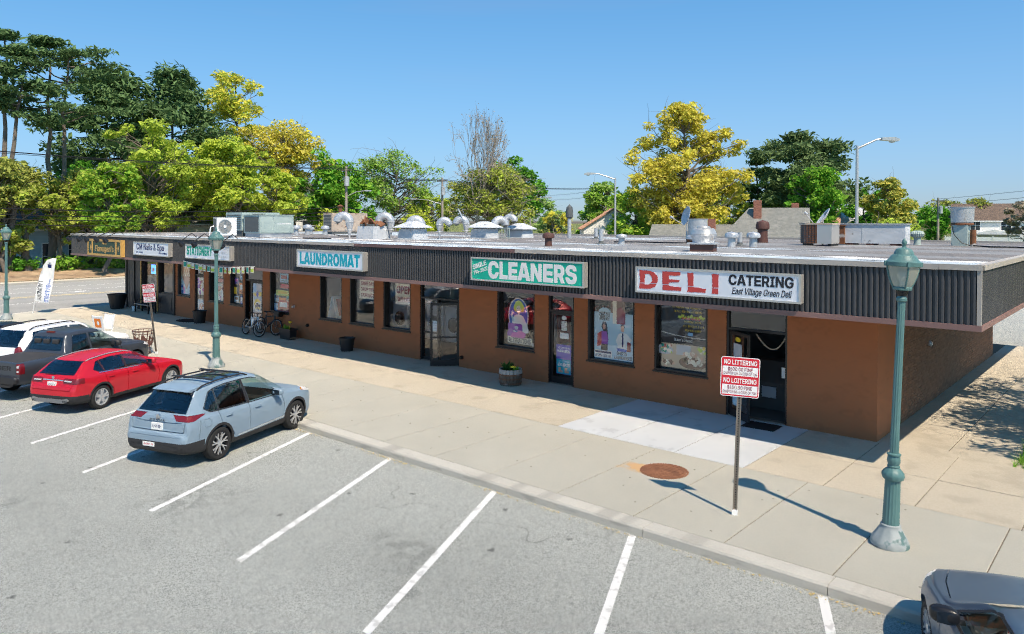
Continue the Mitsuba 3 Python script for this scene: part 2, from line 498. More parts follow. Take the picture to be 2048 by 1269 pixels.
mark('road_edge_line', -66.6, -66.45, -60, 150, 'm_roadpaint')
mark('road_lane_line', -62.9, -62.77, -60, 150, 'm_roadpaint')
mark('road_centre_line', -59.25, -59.12, -60, 150, 'm_roadyellow')
mark('road_centre_line', -59.0, -58.87, -60, 150, 'm_roadyellow')
for k in range(9):
    mark('road_dash', -54.85, -54.72, -32 + 9.2 * k, -28.9 + 9.2 * k, 'm_roadpaint')
mark('rear_parking_stripe', -4.4, -4.27, 21.5, 27, 'm_paint')
mark('rear_parking_stripe', -1.4, -1.27, 21.5, 27, 'm_paint')
# turn arrow on the far lane
_ar = Polygon([(0, 0), (0.18, 0), (0.18, 1.6), (0.5, 1.6), (0.09, 2.6), (-0.32, 1.6), (0, 1.6)])
struct('road_arrow', MB().poly(affinity.translate(_ar, -61.2, 0.6), 0.002, -0.1485, plane='xy'), 'm_roadpaint')

# pavement: a dark bedding sheet, and every flag a slab of its own on it
_pv = Polygon([(-48.45, 19), (-48.45, -3.4), (-47.9, -5.3), (-46.7, -6.9), (-45.2, -7.6), (-43.5, -7.85), (14, -7.85), (14, 0.0), (-2.3, 0.0), (-2.3, 19)])
struct('pavement', MB().poly(_pv, 0.1, -0.112, plane='xy'), 'm_joint')
PAV = 'pavement'
_slabs = {}


def slab(x0, x1, y0, y1, m, clip=True):
    g = 0.0085
    key = (round(x1 - x0, 3), round(y1 - y0, 3), m)
    cell = sbox(x0 + g, y0 + g, x1 - g, y1 - g)
    if clip and not _pv.contains(cell):
        cell = cell.intersection(_pv.buffer(-0.01))
        if cell.area < 0.05:
            return
        b = MB().poly(cell, 0.06, -0.06, plane='xy')
        part(PAV, 'slab', b, m)
        return
    if key not in _slabs:
        w, h, c = (x1 - x0) / 2 - g, (y1 - y0) / 2 - g, 0.008
        v = [[sx * w, sy * h, -0.06] for sx, sy in ((-1, -1), (1, -1), (1, 1), (-1, 1))] + [[sx * w, sy * h, -c] for sx, sy in ((-1, -1), (1, -1), (1, 1), (-1, 1))] + \
            [[sx * (w - c), sy * (h - c), 0] for sx, sy in ((-1, -1), (1, -1), (1, 1), (-1, 1))]
        f = [[8, 9, 10, 11]] + [[i + 4 * k, (i + 1) % 4 + 4 * k, (i + 1) % 4 + 4 * k + 4, i + 4 * k + 4] for k in (0, 1) for i in range(4)]
        _slabs[key] = mikit.ply((np.array(v), np.array(f)), m)
    k = numbered(f'{PAV}__slab')
    scene[k] = {**_slabs[key], 'to_world': T().translate([(x0 + x1) / 2, (y0 + y1) / 2, RND.uniform(-0.002, 0.002)])}


RND = np.random.default_rng(11)
for i in range(-8, 28):
    x1 = -2.0 - 1.704 * i
    slab(x1 - 1.704, x1, -7.68 if x1 > -43 else -7.9, -3.88, 'm_conc_gray')
for i in range(-9, 30):
    x1 = -5.12 - 1.64 * i
    x0 = x1 - 1.64
    if x1 < -6.7 and x0 > -11.75:
        slab(x0, x1, -3.88, 0.3, 'm_conc_white')
        continue
    for y0, y1 in ((-3.88, -2.02), (-2.02, 0.0 if x0 > -2.5 else 0.3)):
        slab(x0, x1, y0, y1, 'm_conc_tan')
for j in range(12):
    for x0, x1 in ((-5.2, -3.74), (-3.74, -2.3)):
        slab(x0, x1, 0.3 + 1.55 * j if j else 0.0, 0.3 + 1.55 * (j + 1), 'm_conc_tan')
# kerb stones
_kx = [14.0]
while _kx[-1] > -44:
    _kx.append(_kx[-1] - RND.choice([3.05, 3.05, 1.2, 2.1]))
for a, b in zip(_kx[1:], _kx[:-1]):
    prof = Polygon([(-8.06, -0.3), (-7.69, -0.3), (-7.69, 0.0), (-8.0, 0.0), (-8.035, -0.03)])
    v, f = MB().poly(prof, b - a - 0.012, b - 0.006, plane='yz').get()
    part(PAV, 'kerb_stone', (v, f), 'm_kerb')
_kp = [(-43.9, -7.87), (-45.3, -7.75), (-46.8, -7.05), (-48.05, -5.4), (-48.62, -3.4), (-48.62, 19)]
for (ax, ay), (bx, by) in zip(_kp[:-1], _kp[1:]):
    L = math.hypot(bx - ax, by - ay)
    part(PAV, 'kerb_stone', MB().box(0.006, L - 0.006, -0.16, 0.16, -0.3, -0.001, rotz(math.atan2(by - ay, bx - ax), (ax, ay, 0))), 'm_kerb')
# rear pavement strip and the planted bed at the side
struct('rear_pavement', MB().box(-2.3, 14, 17.2, 19.0, -0.2, -0.004), 'm_conc_tan')
struct('planting_bed', MB().box(-2.28, 14, 0.02, 17.18, -0.2, -0.01), 'm_earth')

# manhole cover, door mats
MH = thing('manhole_cover', 'round rusty brown iron manhole cover in the grey pavement', 'manhole cover')
part(MH, 'rim', MB().lathe([(0.50, -0.05), (0.50, 0.006), (0.465, 0.008), (0.455, 0.0)], (-7.9, -5.18, 0), 48), 'm_manhole', 30)
_mh = MB().lathe([(0.452, -0.04), (0.452, 0.007), (0.0, 0.010)], (-7.9, -5.18, 0), 48)
for i in range(-4, 5):
    for j in range(-4, 5):
        if i * i + j * j < 18:
            _mh.box(-7.9 + i * 0.095 - 0.025, -7.9 + i * 0.095 + 0.025, -5.18 + j * 0.095 - 0.012, -5.18 + j * 0.095 + 0.012, 0.005, 0.015)
part(MH, 'lid', _mh, 'm_manhole')

# ------------------------------------------------------------------ the shop building
XL, XR, YB = -46.96, -5.17, 15.56          # walls
FL, FR, FY, FB = -48.45, -2.68, -2.49, 18.05  # overhang
Z1, Z2, Z3, ZT = 3.12, 3.23, 4.28, 4.39
BLD = thing('shop_building', 'long low brown shop building with dark ribbed overhanging roof edge', 'building')
WIN = {  # opening: x0, x1, sill
    'nail1': (-40.44, -39.03, 1.12), 'nail2': (-37.06, -35.54, 1.05), 'stat1': (-34.93, -33.72, 1.04), 'stat2': (-31.36, -29.76, 0.98),
    'laun1': (-27.44, -25.90, 0.98), 'laun2': (-25.37, -23.79, 0.98), 'laun3': (-23.24, -21.64, 0.98), 'clean1': (-17.25, -15.60, 0.93),
    'clean2': (-13.50, -11.83, 0.93), 'deli1': (-11.17, -9.51, 0.93)}
DOOR = {'naild': (-38.53, -37.55), 'statd': (-33.55, -31.95), 'laund': (-21.12, -19.06), 'cleand': (-15.04, -14.02), 'delid': (-8.97, -7.32)}
WT = 2.98
wall = sbox(-40.66, -0.02, XR, Z1)
for x0, x1, s in WIN.values():
    wall = wall.difference(sbox(x0, s, x1, WT))
for x0, x1 in DOOR.values():
    wall = wall.difference(sbox(x0, -0.05, x1, WT))
part(BLD, 'front_wall', MB().poly(wall, 0.26, 0.0), 'm_stucco')
part(BLD, 'rear_wall', MB().box(XL, XR, YB - 0.25, YB, -0.1, Z1), 'm_stucco')
part(BLD, 'end_wall', MB().box(XL, XL + 0.25, 0.0, YB - 0.26, -0.1, Z1), 'm_pub')
part(BLD, 'side_return', MB().box(XR - 0.25, XR, 0.262, 1.9, -0.02, Z1), 'm_stucco')
part(BLD, 'side_wall', MB().box(XR - 0.27, XR - 0.012, 1.902, YB - 0.26, -0.02, Z1), 'm_mortar')
_b = MB()
for r in range(39):
    z = 0.0 + r * 0.08
    off = (r % 2) * 0.115
    for c in range(60):
        y0, y1 = max(1.905, 1.905 + off + (c - 1) * 0.23 + 0.008), min(YB - 0.002, 1.905 + off + c * 0.23)
        if y1 - y0 > 0.03:
            e = RND.uniform(-0.002, 0.003)
            _b.box(XR - 0.03, XR + e, y0, y1, z + 0.010, min(z + 0.08, Z1 - 0.002))
part(BLD, 'side_wall__brick', _b, 'm_brick', kind='stuff')
# floors, soffit, roof
part(BLD, 'floor', MB().box(XL + 0.25, XR - 0.27, 0.02, YB - 0.26, -0.1, 0.012), 'm_interior_dark')
part(BLD, 'soffit', MB().box(FL + 0.06, FR - 0.06, FY + 0.06, FB - 0.06, Z1 + 0.002, Z1 + 0.06), 'm_trim')
_v, _f = sheet(FL + 0.09, FR - 0.09, FY + 0.09, FB - 0.09, 4.33, 180, 84)
_v[:, 2] += 0.05 * (meshkit.fbm(_v * [0.5, 1.1, 0], 3) - 0.55) * np.clip((_v[:, 1] - FY) / 1.0, 0.2, 1)
part(BLD, 'roof', MB().add(_v, _f), 'm_roof', True)
part(BLD, 'roof__deck', MB().box(FL + 0.08, FR - 0.08, FY + 0.08, FB - 0.08, 3.2, 4.25), 'm_interior_dark')
# rooms behind the glass
_r = MB()
for x in (-40.55, -35.2, -28.6, -18.2, -11.4):
    _r.box(x - 0.06, x + 0.06, 0.265, 5.0, 0.0, Z1)
_r.box(XL + 0.3, XR - 0.3, 5.0, 5.1, 0.0, Z1)
part(BLD, 'room_wall', _r, 'm_interior')


# fascia: ribbed sheet, trims, coping
def ribs(L, z0, z1, pitch=0.1085, depth=0.052):
    n = int(L / pitch)
    p = L / n
    xs, ys = [], []
    for k in range(n):
        for u, y in ((0.0, depth), (0.34, depth), (0.46, 0.0), (0.52, -0.004), (0.80, -0.004), (0.88, 0.0)):
            xs.append((k + u) * p)
            ys.append(y)
    xs.append(L)
    ys.append(depth)
    xs, ys = np.array(xs), np.array(ys)
    v = np.concatenate([np.stack([xs, ys, np.full_like(xs, z0)], 1), np.stack([xs, ys, np.full_like(xs, z1)], 1)])
    i, m = np.arange(len(xs) - 1), len(xs)
    return v, np.stack([i, i + 1, i + 1 + m, i + m], 1)


part(BLD, 'fascia', xf(ribs(FR - FL - 0.09, Z2, Z3), rotz(0, (FL + 0.02, FY, 0))), 'm_fascia')
part(BLD, 'fascia', xf(ribs(FB - FY - 0.06, Z2, Z3), rotz(PI / 2, (FR - 0.004, FY + 0.05, 0))), 'm_fascia')
part(BLD, 'fascia', xf(ribs(FB - FY - 0.06, Z2, Z3), rotz(-PI / 2, (FL + 0.004, FB - 0.02, 0))), 'm_fascia')
part(BLD, 'fascia_backing', MB().box(FL + 0.05, FR - 0.05, FY + 0.05, FY + 0.07, Z1 + 0.06, Z3), 'm_fascia')
part(BLD, 'corner_post', MB().box(FR - 0.065, FR + 0.012, FY - 0.012, FY + 0.045, Z2 + 0.001, Z3 - 0.001), 'm_coping')
tr = MB()
tr.box(FL, FR + 0.02, FY - 0.022, FY + 0.05, Z1, Z2)
tr.box(FR - 0.05, FR + 0.021, FY + 0.051, FB, Z1, Z2)
tr.box(FL - 0.01, FL + 0.05, FY + 0.051, FB, Z1, Z2)
part(BLD, 'fascia_trim', tr, 'm_trim')


def coping(x0, x1, m):
    w = RND.uniform(-0.006, 0.006)
    prof = Polygon([(FY - 0.035, Z3 - 0.005 + w), (FY - 0.025, Z3 - 0.005 + w), (FY - 0.02, Z3 + 0.09 + w), (FY + 0.14, Z3 + 0.07 + w), (FY + 0.14, Z3 + 0.08 + w), (FY - 0.03, Z3 + 0.105 + w)])
    part(BLD, 'coping', MB().poly(prof, x1 - x0 - 0.006, x1 - 0.003, plane='yz'), m)


_cx = [FR + 0.03, -3.4, -7.9, -11.1, -14.3]
while _cx[-1] > FL:
    _cx.append(max(FL, _cx[-1] - 3.75))
for b, a in zip(_cx[:-1], _cx[1:]):
    coping(a, b, 'm_coping_brown' if -22.0 < a and b < -14.0 else 'm_coping')
_cy = [FY - 0.03] + [FY + 1.1 + 3.1 * k for k in range(7)]
for a, b in zip(_cy[:-1], _cy[1:]):
    part(BLD, 'coping', MB().box(FR - 0.13, FR + 0.035, a + (0.17 if a < FY else 0.004), min(b, FB) - 0.004, Z3 - 0.005, Z3 + 0.1), 'm_coping')
part(BLD, 'coping', MB().box(FL - 0.03, FL + 0.13, FY + 0.15, FB, Z3 - 0.005, Z3 + 0.1), 'm_coping')
part(BLD, 'coping', MB().box(FL, FR, FB - 0.13, FB + 0.03, Z3 - 0.005, Z3 + 0.13), 'm_coping')


# windows and doors
def ring(x0, x1, z0, z1, w, y0, y1):
    g = sbox(x0, z0, x1, z1).difference(sbox(x0 + w, z0 + w, x1 - w, z1 - w))
    return MB().poly(g, y1 - y0, y0)


def window(x0, x1, s):
    w = part(BLD, 'window', ring(x0 + 0.003, x1 - 0.003, s + 0.003, WT - 0.003, 0.055, 0.012, 0.235), 'm_black')
    part(w, 'pane', MB().add(*quad_xz(x0 + 0.05, x1 - 0.05, s + 0.05, WT - 0.05, 0.165)), 'm_glass')
    part(w, 'sill', MB().box(x0 - 0.03, x1 + 0.03, -0.045, 0.01, s - 0.045, s), 'm_black')
    return w


def quad_xz(x0, x1, z0, z1, y):
    return np.array([[x0, y, z0], [x1, y, z0], [x1, y, z1], [x0, y, z1]]), np.array([[0, 1, 2], [0, 2, 3]])


for x0, x1, s in WIN.values():
    window(x0, x1, s)


def leaf(w, h, M, name='door', stile=0.085, bottom=0.2, mid=None, handle=True, open_label=None):
    """A glazed metal door leaf, hinge at the origin, along +x, thickness in y."""
    g = sbox(0, 0, w, h).difference(sbox(stile, bottom, w - stile, h - 0.09))
    if mid:
        g = g.union(sbox(0, mid, w, mid + 0.06))
    d = part(BLD, name, xf(MB().poly(g, 0.045, -0.022), M), 'm_black', label=open_label)
    part(d, 'pane', xf(MB().add(*quad_xz(stile - 0.01, w - stile + 0.01, bottom - 0.01, h - 0.08, 0.0)), M), 'm_glass')
    if handle:
        hb = MB().tube([(w - 0.05, -0.03, 0.9), (w - 0.05, -0.07, 0.92), (w - 0.05, -0.07, 1.22), (w - 0.05, -0.03, 1.24)], 0.012, 6)
        part(d, 'handle', xf(hb, M), 'm_steel')
    return d


def door_frame(x0, x1, head=2.3, mull=None):
    g = sbox(x0, 0, x1, WT - 0.003).difference(sbox(x0 + 0.06, -1, x1 - 0.06, head)).difference(sbox(x0 + 0.06, head + 0.06, x1 - 0.06, WT - 0.06))
    if mull:
        g = g.union(sbox(mull - 0.035, 0, mull + 0.035, head))
    f = part(BLD, 'door_frame', MB().poly(g, 0.16, 0.03), 'm_black')
    part(f, 'transom_pane', MB().add(*quad_xz(x0 + 0.05, x1 - 0.05, head + 0.05, WT - 0.05, 0.1)), 'm_glass')
    part(f, 'threshold', MB().box(x0 + 0.06, x1 - 0.06, 0.0, 0.2, 0.004, 0.035), 'm_steel')
    return f


door_frame(-38.53, -37.55)
leaf(0.86, 2.26, rotz(0, (-38.47, 0.09, 0.03)))
door_frame(-33.55, -31.95, 2.3, mull=-33.02)
leaf(1.0, 2.26, rotz(0, (-33.0, 0.05, 0.03)))
door_frame(-21.12, -19.06, 2.3, mull=-20.2)
part(BLD, 'sidelight', MB().add(*quad_xz(-21.06, -20.235, 0.12, 2.3, 0.12)), 'm_glass')
part(BLD, 'sidelight_rail', MB().box(-21.058, -20.24, 0.09, 0.15, 0.03, 0.13).box(-21.058, -20.24, 0.09, 0.15, 1.02, 1.08), 'm_black')
leaf(1.02, 2.24, rotz(PI + 0.80, (-19.12, 0.06, 0.03)), mid=0.98, open_label='black framed glass door standing open')
door_frame(-15.04, -14.02)
leaf(0.9, 2.26, rotz(0, (-14.98, 0.09, 0.03)), bottom=0.22)
door_frame(-8.97, -7.32, 2.3)
leaf(0.98, 2.26, rotz(-0.63, (-8.88, 0.05, 0.03)), open_label='glass door swung open outwards')

# pub front at the left end: dark panelling, two windows, door between gold strips
pubw = sbox(XL, -0.02, -40.68, Z1)
for a, b, s in ((-44.80, -42.92, 0.1), (-42.66, -40.98, 1.1)):
    pubw = pubw.difference(sbox(a, s, b, WT))
part(BLD, 'pub_front', MB().poly(pubw, 0.26, -0.004), 'm_pub')
for a, b, s in ((-44.80, -42.92, 0.1), (-42.66, -40.98, 1.1)):
    w = part(BLD, 'window', ring(a + 0.003, b - 0.003, s, WT - 0.003, 0.06, 0.05, 0.2), 'm_black')
    part(w, 'pane', MB().add(*quad_xz(a + 0.05, b - 0.05, s + 0.05, WT - 0.05, 0.15)), 'm_glass')
for x in (-44.9, -42.79):
    part(BLD, 'gold_strip', MB().box(x - 0.045, x + 0.045, -0.045, -0.006, 0.05, Z1), 'm_gold')
for x in (-46.96, -45.9, -40.86):
    part(BLD, 'pilaster', MB().box(x, x + 0.16, -0.06, -0.006, 0.0, Z1), 'm_pub')
part(BLD, 'panel_moulding', MB().poly(sbox(-42.55, 0.2, -41.1, 0.95).difference(sbox(-42.48, 0.27, -41.17, 0.88)), 0.02, -0.026), 'm_pub')
part(BLD, 'panel_moulding', MB().poly(sbox(-46.6, 0.3, -46.0, 2.3).difference(sbox(-46.53, 0.37, -46.07, 2.23)), 0.02, -0.026), 'm_pub')
# wall fittings
for x, z in ((-18.9, 0.35), (-28.3, 0.62), (-29.35, 1.35)):
    part(BLD, 'wall_fitting', MB().lathe([(0.07, 0), (0.07, 0.05), (0.045, 0.12), (0, 0.12)], sides=12).get() if False else xf(MB().lathe([(0.07, 0), (0.07, 0.05), (0.045, 0.12), (0.0, 0.12)], sides=12), rot([1, 0, 0], PI / 2, (x, 0, z))), 'm_black' if z < 1 else 'm_galv', 30)
for y, z, r in ((5.1, 1.72, 0.085), (7.4, 2.25, 0.05)):
    part(BLD, 'wall_fitting', xf(MB().lathe([(r, 0), (r, 0.04), (r * 0.6, 0.08), (0.0, 0.08)], sides=12), rot([0, 1, 0], PI / 2, (XR + 0.003, y, z))), 'm_galv', 30)


# ------------------------------------------------------------------ signs on the fascia
SY = FY - 0.215


def sign_box(name, label, x0, x1, z0, z1, face, frame, fw=0.045, y=SY):
    s = thing(name, label, 'shop sign')
    part(s, 'cabinet', MB().box(x0 + 0.01, x1 - 0.01, y + 0.03, FY - 0.005, z0 + 0.01, z1 - 0.01), frame)
    part(s, 'frame', MB().poly(sbox(x0, z0, x1, z1).difference(sbox(x0 + fw, z0 + fw, x1 - fw, z1 - fw)), 0.06, y), frame)
    part(s, 'face', MB().box(x0 + fw, x1 - fw, y + 0.02, y + 0.029, z0 + fw, z1 - fw), face)
    return s


def ink(root, name, poly, m, y, depth=0.004, label=None):
    return part(root, name, MB().poly(poly, depth, y), m, label=label)


tr_ = affinity.translate


def scribble(w, h, seed):
    """A line of print too small to read: the strokes of unreadable letters."""
    r = np.random.default_rng(seed)
    x, out = 0.0, []
    while x < w:
        if r.random() < 0.13:
            x += h * 0.5
        k = r.integers(0, 3)
        out.append(sbox(x, 0, x + h * 0.16, h))
        if k:
            out.append(sbox(x, h * (0.42 if k == 1 else 0.84), x + h * 0.45, h * (0.58 if k == 1 else 1.0)))
        if k == 2:
            out.append(sbox(x + h * 0.34, 0, x + h * 0.48, h))
        x += h * 0.66
    return unary_union(out)


FACE = SY + 0.02
# cleaners
S = sign_box('shop_sign', 'green sign reading CLEANERS in big white capitals with a phone number', -15.89, -11.73, 3.41, 4.105, 'c_green', 'm_aluminium')
ink(S, 'lettering', tr_(fit_text('CLEANERS', 0.50, 3.22, 900), -15.19, 3.50), 'c_chalk', FACE - 0.006, 0.006)
ink(S, 'lettering', tr_(affinity.rotate(fit_text('SMILE', 0.14, 0.56, 800), 17, origin=(0, 0)), -15.79, 3.73), 'c_chalk', FACE - 0.006, 0.006)
ink(S, 'lettering', tr_(affinity.rotate(fit_text('796–2022', 0.115, 0.58, 600), 17, origin=(0, 0)), -15.76, 3.57), 'c_chalk', FACE - 0.006, 0.006)
# deli
S = sign_box('shop_sign', 'white sign reading DELI in cracked red letters and CATERING in black', -10.14, -6.0, 3.415, 4.06, 'm_signwhite', 'm_aluminium')
rg = np.random.default_rng(4)


def rough_poly(pts, amp=0.008):
    g = Polygon(pts).segmentize(0.05)
    c = np.array(g.exterior.coords)[:-1]
    return Polygon(c + rg.uniform(-amp, amp, c.shape)).buffer(0)


X0, Z0, H = -10.06, 3.515, 0.46
Dl = rough_poly([(0, 0), (0.28, 0.0), (0.44, 0.05), (0.53, 0.2), (0.52, 0.33), (0.4, 0.43), (0.25, H), (0, H), (0.03, 0.2)]).difference(rough_poly([(0.16, 0.1), (0.28, 0.11), (0.37, 0.2), (0.36, 0.31), (0.28, 0.37), (0.16, 0.37)]))
El = rough_poly([(0, 0), (0.5, 0.0), (0.51, 0.09), (0.17, 0.11), (0.17, 0.19), (0.44, 0.21), (0.46, 0.27), (0.17, 0.28), (0.17, 0.36), (0.49, 0.37), (0.49, H), (0, H)])
Ll = rough_poly([(0, 0), (0.47, 0.0), (0.48, 0.1), (0.16, 0.12), (0.16, H), (0, H), (0.02, 0.2)])
Il = rough_poly([(0, 0), (0.17, 0.0), (0.16, 0.25), (0.18, H), (0, H), (0.02, 0.2)])
crack = LineString([(-0.1, 0.135), (0.8, 0.15)]).buffer(0.009)
for g, dx in ((Dl, 0), (El, 0.66), (Ll, 1.33), (Il, 1.96)):
    ink(S, 'lettering', tr_(g.difference(crack), X0 + 0.02 + dx, Z0 - dx * 0.004), 'c_delired', FACE - 0.006, 0.006)
ink(S, 'lettering', tr_(fit_text('CATERING', 0.235, 1.50, 800), -7.66, 3.745), 'c_ink', FACE - 0.006, 0.006)
ink(S, 'lettering', tr_(fit_text('East Village Green Deli', 0.15, 1.36, 550, shear=0.18), -7.58, 3.535), 'c_ink', FACE - 0.006, 0.006)
# laundromat
S = sign_box('shop_sign', 'white sign reading LAUNDROMAT in tall turquoise letters', -25.07, -21.04, 3.42, 4.10, 'm_signwhite', 'm_aluminium', 0.06)
ink(S, 'lettering', tr_(fit_text('LAUNDROMAT', 0.43, 3.62, 900), -24.87, 3.545), 'c_teal', FACE - 0.006, 0.006)
# stationery
S = sign_box('shop_sign', 'white sign reading STATIONERY in green letters with grey small print', -34.0, -30.02, 3.44, 4.09, 'm_signwhite', 'm_aluminium')
ink(S, 'lettering', tr_(fit_text('STATIONERY', 0.40, 2.32, 900), -33.86, 3.60), 'c_statgreen', FACE - 0.006, 0.006)
for k in range(3):
    ink(S, 'small_print', tr_(scribble(1.22, 0.10, 5 + k), -31.38, 3.88 - 0.165 * k), 'c_palegrey', FACE - 0.006, 0.006)
# nails
S = sign_box('shop_sign', 'white sign reading CM Nails & Spa in dark blue', -39.52, -35.64, 3.42, 4.09, 'm_signwhite', 'm_aluminium')
ink(S, 'lettering', tr_(fit_text('CM Nails & Spa', 0.30, 3.0, 700), -39.15, 3.70), 'c_navy', FACE - 0.006, 0.006)
ink(S, 'lettering', tr_(scribble(0.85, 0.08, 3), -39.25, 3.53), 'c_navy', FACE - 0.006, 0.006)
ink(S, 'lettering', tr_(scribble(0.85, 0.08, 4), -36.68, 3.53), 'c_navy', FACE - 0.006, 0.006)
# pub sign
S = sign_box('shop_sign', 'dark green pub sign with gold frame reading Flanagan\'s', -45.42, -40.99, 3.23, 4.12, 'c_deligreen', 'm_gold', 0.11)
part(S, 'gold_bar', MB().box(-44.82, -44.68, SY - 0.004, SY + 0.025, 3.34, 4.01).box(-41.72, -41.58, SY - 0.004, SY + 0.025, 3.34, 4.01), 'm_gold')
ink(S, 'lettering', tr_(fit_text("Flanagan's", 0.32, 2.45, 600), -44.4, 3.47), 'm_gold', FACE - 0.006, 0.006)
ink(S, 'lettering', tr_(scribble(0.55, 0.10, 9), -43.45, 3.86), 'm_gold', FACE - 0.006, 0.006)
for x in (-45.0, -41.36):
    ink(S, 'emblem', Point(x, 3.66).buffer(0.09, quad_segs=3).union(sbox(x - 0.02, 3.5, x + 0.02, 3.82)), 'm_gold', FACE - 0.006, 0.006)


def spot_light(x, label, group, reach=0.75, drop=0.3):
    s = thing('spot_light', label, 'spot light', group)
    part(s, 'arm', MB().tube([(x + 0.25, FY + 0.1, Z3 + 0.12), (x + 0.2, FY - 0.1, Z3 + 0.3), (x, FY - reach + 0.1, Z3 + 0.02), (x, FY - reach, Z3 - 0.02)], 0.022, 6), 'm_black')
    a = rot([1, 0, 0], 0.75, (x, FY - reach - 0.02, Z3 - 0.16))
    part(s, 'lamp_head', xf(MB().lathe([(0.13, -0.13), (0.125, -0.08), (0.07, 0.1), (0.0, 0.13)], sides=14).lathe([(0.0, -0.10), (0.12, -0.11)], sides=14), a), 'm_black', 30)


for x, w_ in zip((-46.6, -45.15, -44.1, -42.75, -41.6), ('leftmost, beyond the sign', 'second from the left', 'middle one', 'second from the right', 'rightmost')):
    spot_light(x, f'black gooseneck spot light over the dark green pub sign, {w_}', 'spot lights over the pub sign')
for x, w_ in zip((-33.8, -32.6, -30.2), ('left', 'middle', 'right')):
    spot_light(x, f'small black spot light over the {w_} part of the STATIONERY sign', 'spot lights over the stationery sign', 0.5)
# bunting of small flags under the stationery sign
_bt = np.linspace(-34.3, -28.5, 17)
BN = thing('bunting', 'string of small green and yellow paper flags under the STATIONERY sign', 'bunting')
_bz = lambda x: 3.28 - 0.13 * math.sin((x + 34.3) / 5.8 * PI) + 0.0
part(BN, 'string', MB().tube([(x, FY - 0.05, _bz(x)) for x in np.linspace(-34.5, -28.3, 30)], 0.008, 4), 'm_white')
for k, x in enumerate(_bt):
    a = RND.uniform(-0.2, 0.2)
    M = rotz(a, (x, FY - 0.06, _bz(x)))
    fl = part(BN, 'flag', xf(MB().box(-0.13, 0.13, -0.003, 0.003, -0.27, 0.0), M), 'c_cream')
    part(fl, 'print', xf(MB().box(-0.115, 0.115, -0.006, -0.0035, -0.23, -0.03 - 0.07 * (k % 3)), M), 'c_lime' if k % 3 else 'c_statgreen')

# ------------------------------------------------------------------ prints in the windows
PY = 0.18      # just behind the panes (which stand at y = 0.165)


def print_sheet(label, x0, x1, z0, z1, m, y=PY, cat='window poster', name='window_poster'):
    s = thing(name, label, cat)
    part(s, 'sheet', MB().box(x0, x1, y, y + 0.004, z0, z1), m)
    return s


def dab(s, name, poly, m, k=1, y=PY):
    return part(s, name, MB().poly(poly, 0.0015, y - 0.002 * k), m)


def ell(cx, cz, rx, rz, a=0):
    return affinity.rotate(affinity.scale(Point(cx, cz).buffer(1, quad_segs=8), rx, rz), a)


def blob(cx, cz, r, seed, n=9, amp=0.35, sx=1.0):
    g = np.random.default_rng(seed)
    a = np.arange(n) * 2 * PI / n
    rr = r * (1 + g.uniform(-amp, amp, n))
    return Polygon(np.stack([cx + sx * rr * np.cos(a), cz + rr * np.sin(a)], 1)).buffer(0)


# nail shop: hand photograph, floral panels, red strip
P = print_sheet('poster of a hand with painted nails over white cloth in the nail shop window', -40.36, -39.08, 1.2, 2.93, 'c_beige')
dab(P, 'cloth', Polygon([(-40.36, 1.2), (-39.08, 1.2), (-39.08, 1.75), (-39.5, 1.75), (-39.75, 1.5), (-40.1, 1.9), (-40.36, 2.2)]), 'c_paleblue')
dab(P, 'arm', Polygon([(-40.1, 1.9), (-39.75, 1.45), (-39.55, 1.75), (-39.2, 2.1), (-39.15, 2.5), (-39.7, 2.75), (-40.25, 2.6)]), 'c_skin', 2)
for k in range(4):
    dab(P, 'finger', LineString([(-40.1 + 0.22 * k, 2.2), (-39.75 + 0.2 * k, 2.85)]).buffer(0.05), 'c_cream', 3 + k % 2)
for k, (x, z) in enumerate(((-40.2, 1.35), (-40.05, 1.5), (-40.25, 1.6), (-39.98, 1.3))):
    dab(P, 'flower', blob(x, z, 0.1, k), 'c_pink' if k % 2 else 'c_blue', 3)
P = print_sheet('pink and white floral sheet on the upper half of the nail shop door', -38.40, -37.72, 1.30, 2.2, 'c_cream', 0.105)
for k in range(10):
    dab(P, 'flower', blob(-38.06 + RND.uniform(-0.24, 0.24), 1.75 + RND.uniform(-0.38, 0.38), 0.11, 30 + k), ('c_pink', 'c_maroon', 'c_purple')[k % 3], 1 + k % 3, 0.105)
P = print_sheet('pale blue sheet with red strokes on the lower half of the nail shop door', -38.40, -37.72, 0.22, 1.05, 'c_paleblue', 0.105)
for k in range(7):
    dab(P, 'stroke', LineString([(-38.3 + 0.06 * k, 0.45 + 0.06 * (k % 3)), (-38.1 + 0.06 * k, 0.85 - 0.04 * (k % 2))]).buffer(0.014), 'c_delired', 1, 0.105)
P = print_sheet('pinkish flowered poster with a red strip in the second nail shop window', -36.6, -35.58, 1.12, 2.93, 'c_cream')
dab(P, 'dark_band', sbox(-36.6, 1.98, -35.58, 2.35), 'c_ink')
dab(P, 'red_strip', sbox(-36.6, 2.05, -35.58, 2.22), 'c_delired', 2)
for k in range(14):
    dab(P, 'flower', blob(-36.1 + RND.uniform(-0.42, 0.42), 1.5 + RND.uniform(-0.3, 0.4), 0.13, 60 + k), ('c_maroon', 'c_pink', 'c_skin', 'c_chalk')[k % 4], 1 + k % 4)
for k in range(6):
    dab(P, 'flower', blob(-36.1 + RND.uniform(-0.4, 0.4), 2.62 + RND.uniform(-0.18, 0.18), 0.15, 90 + k), ('c_skin', 'c_beige')[k % 2], 1 + k % 3)


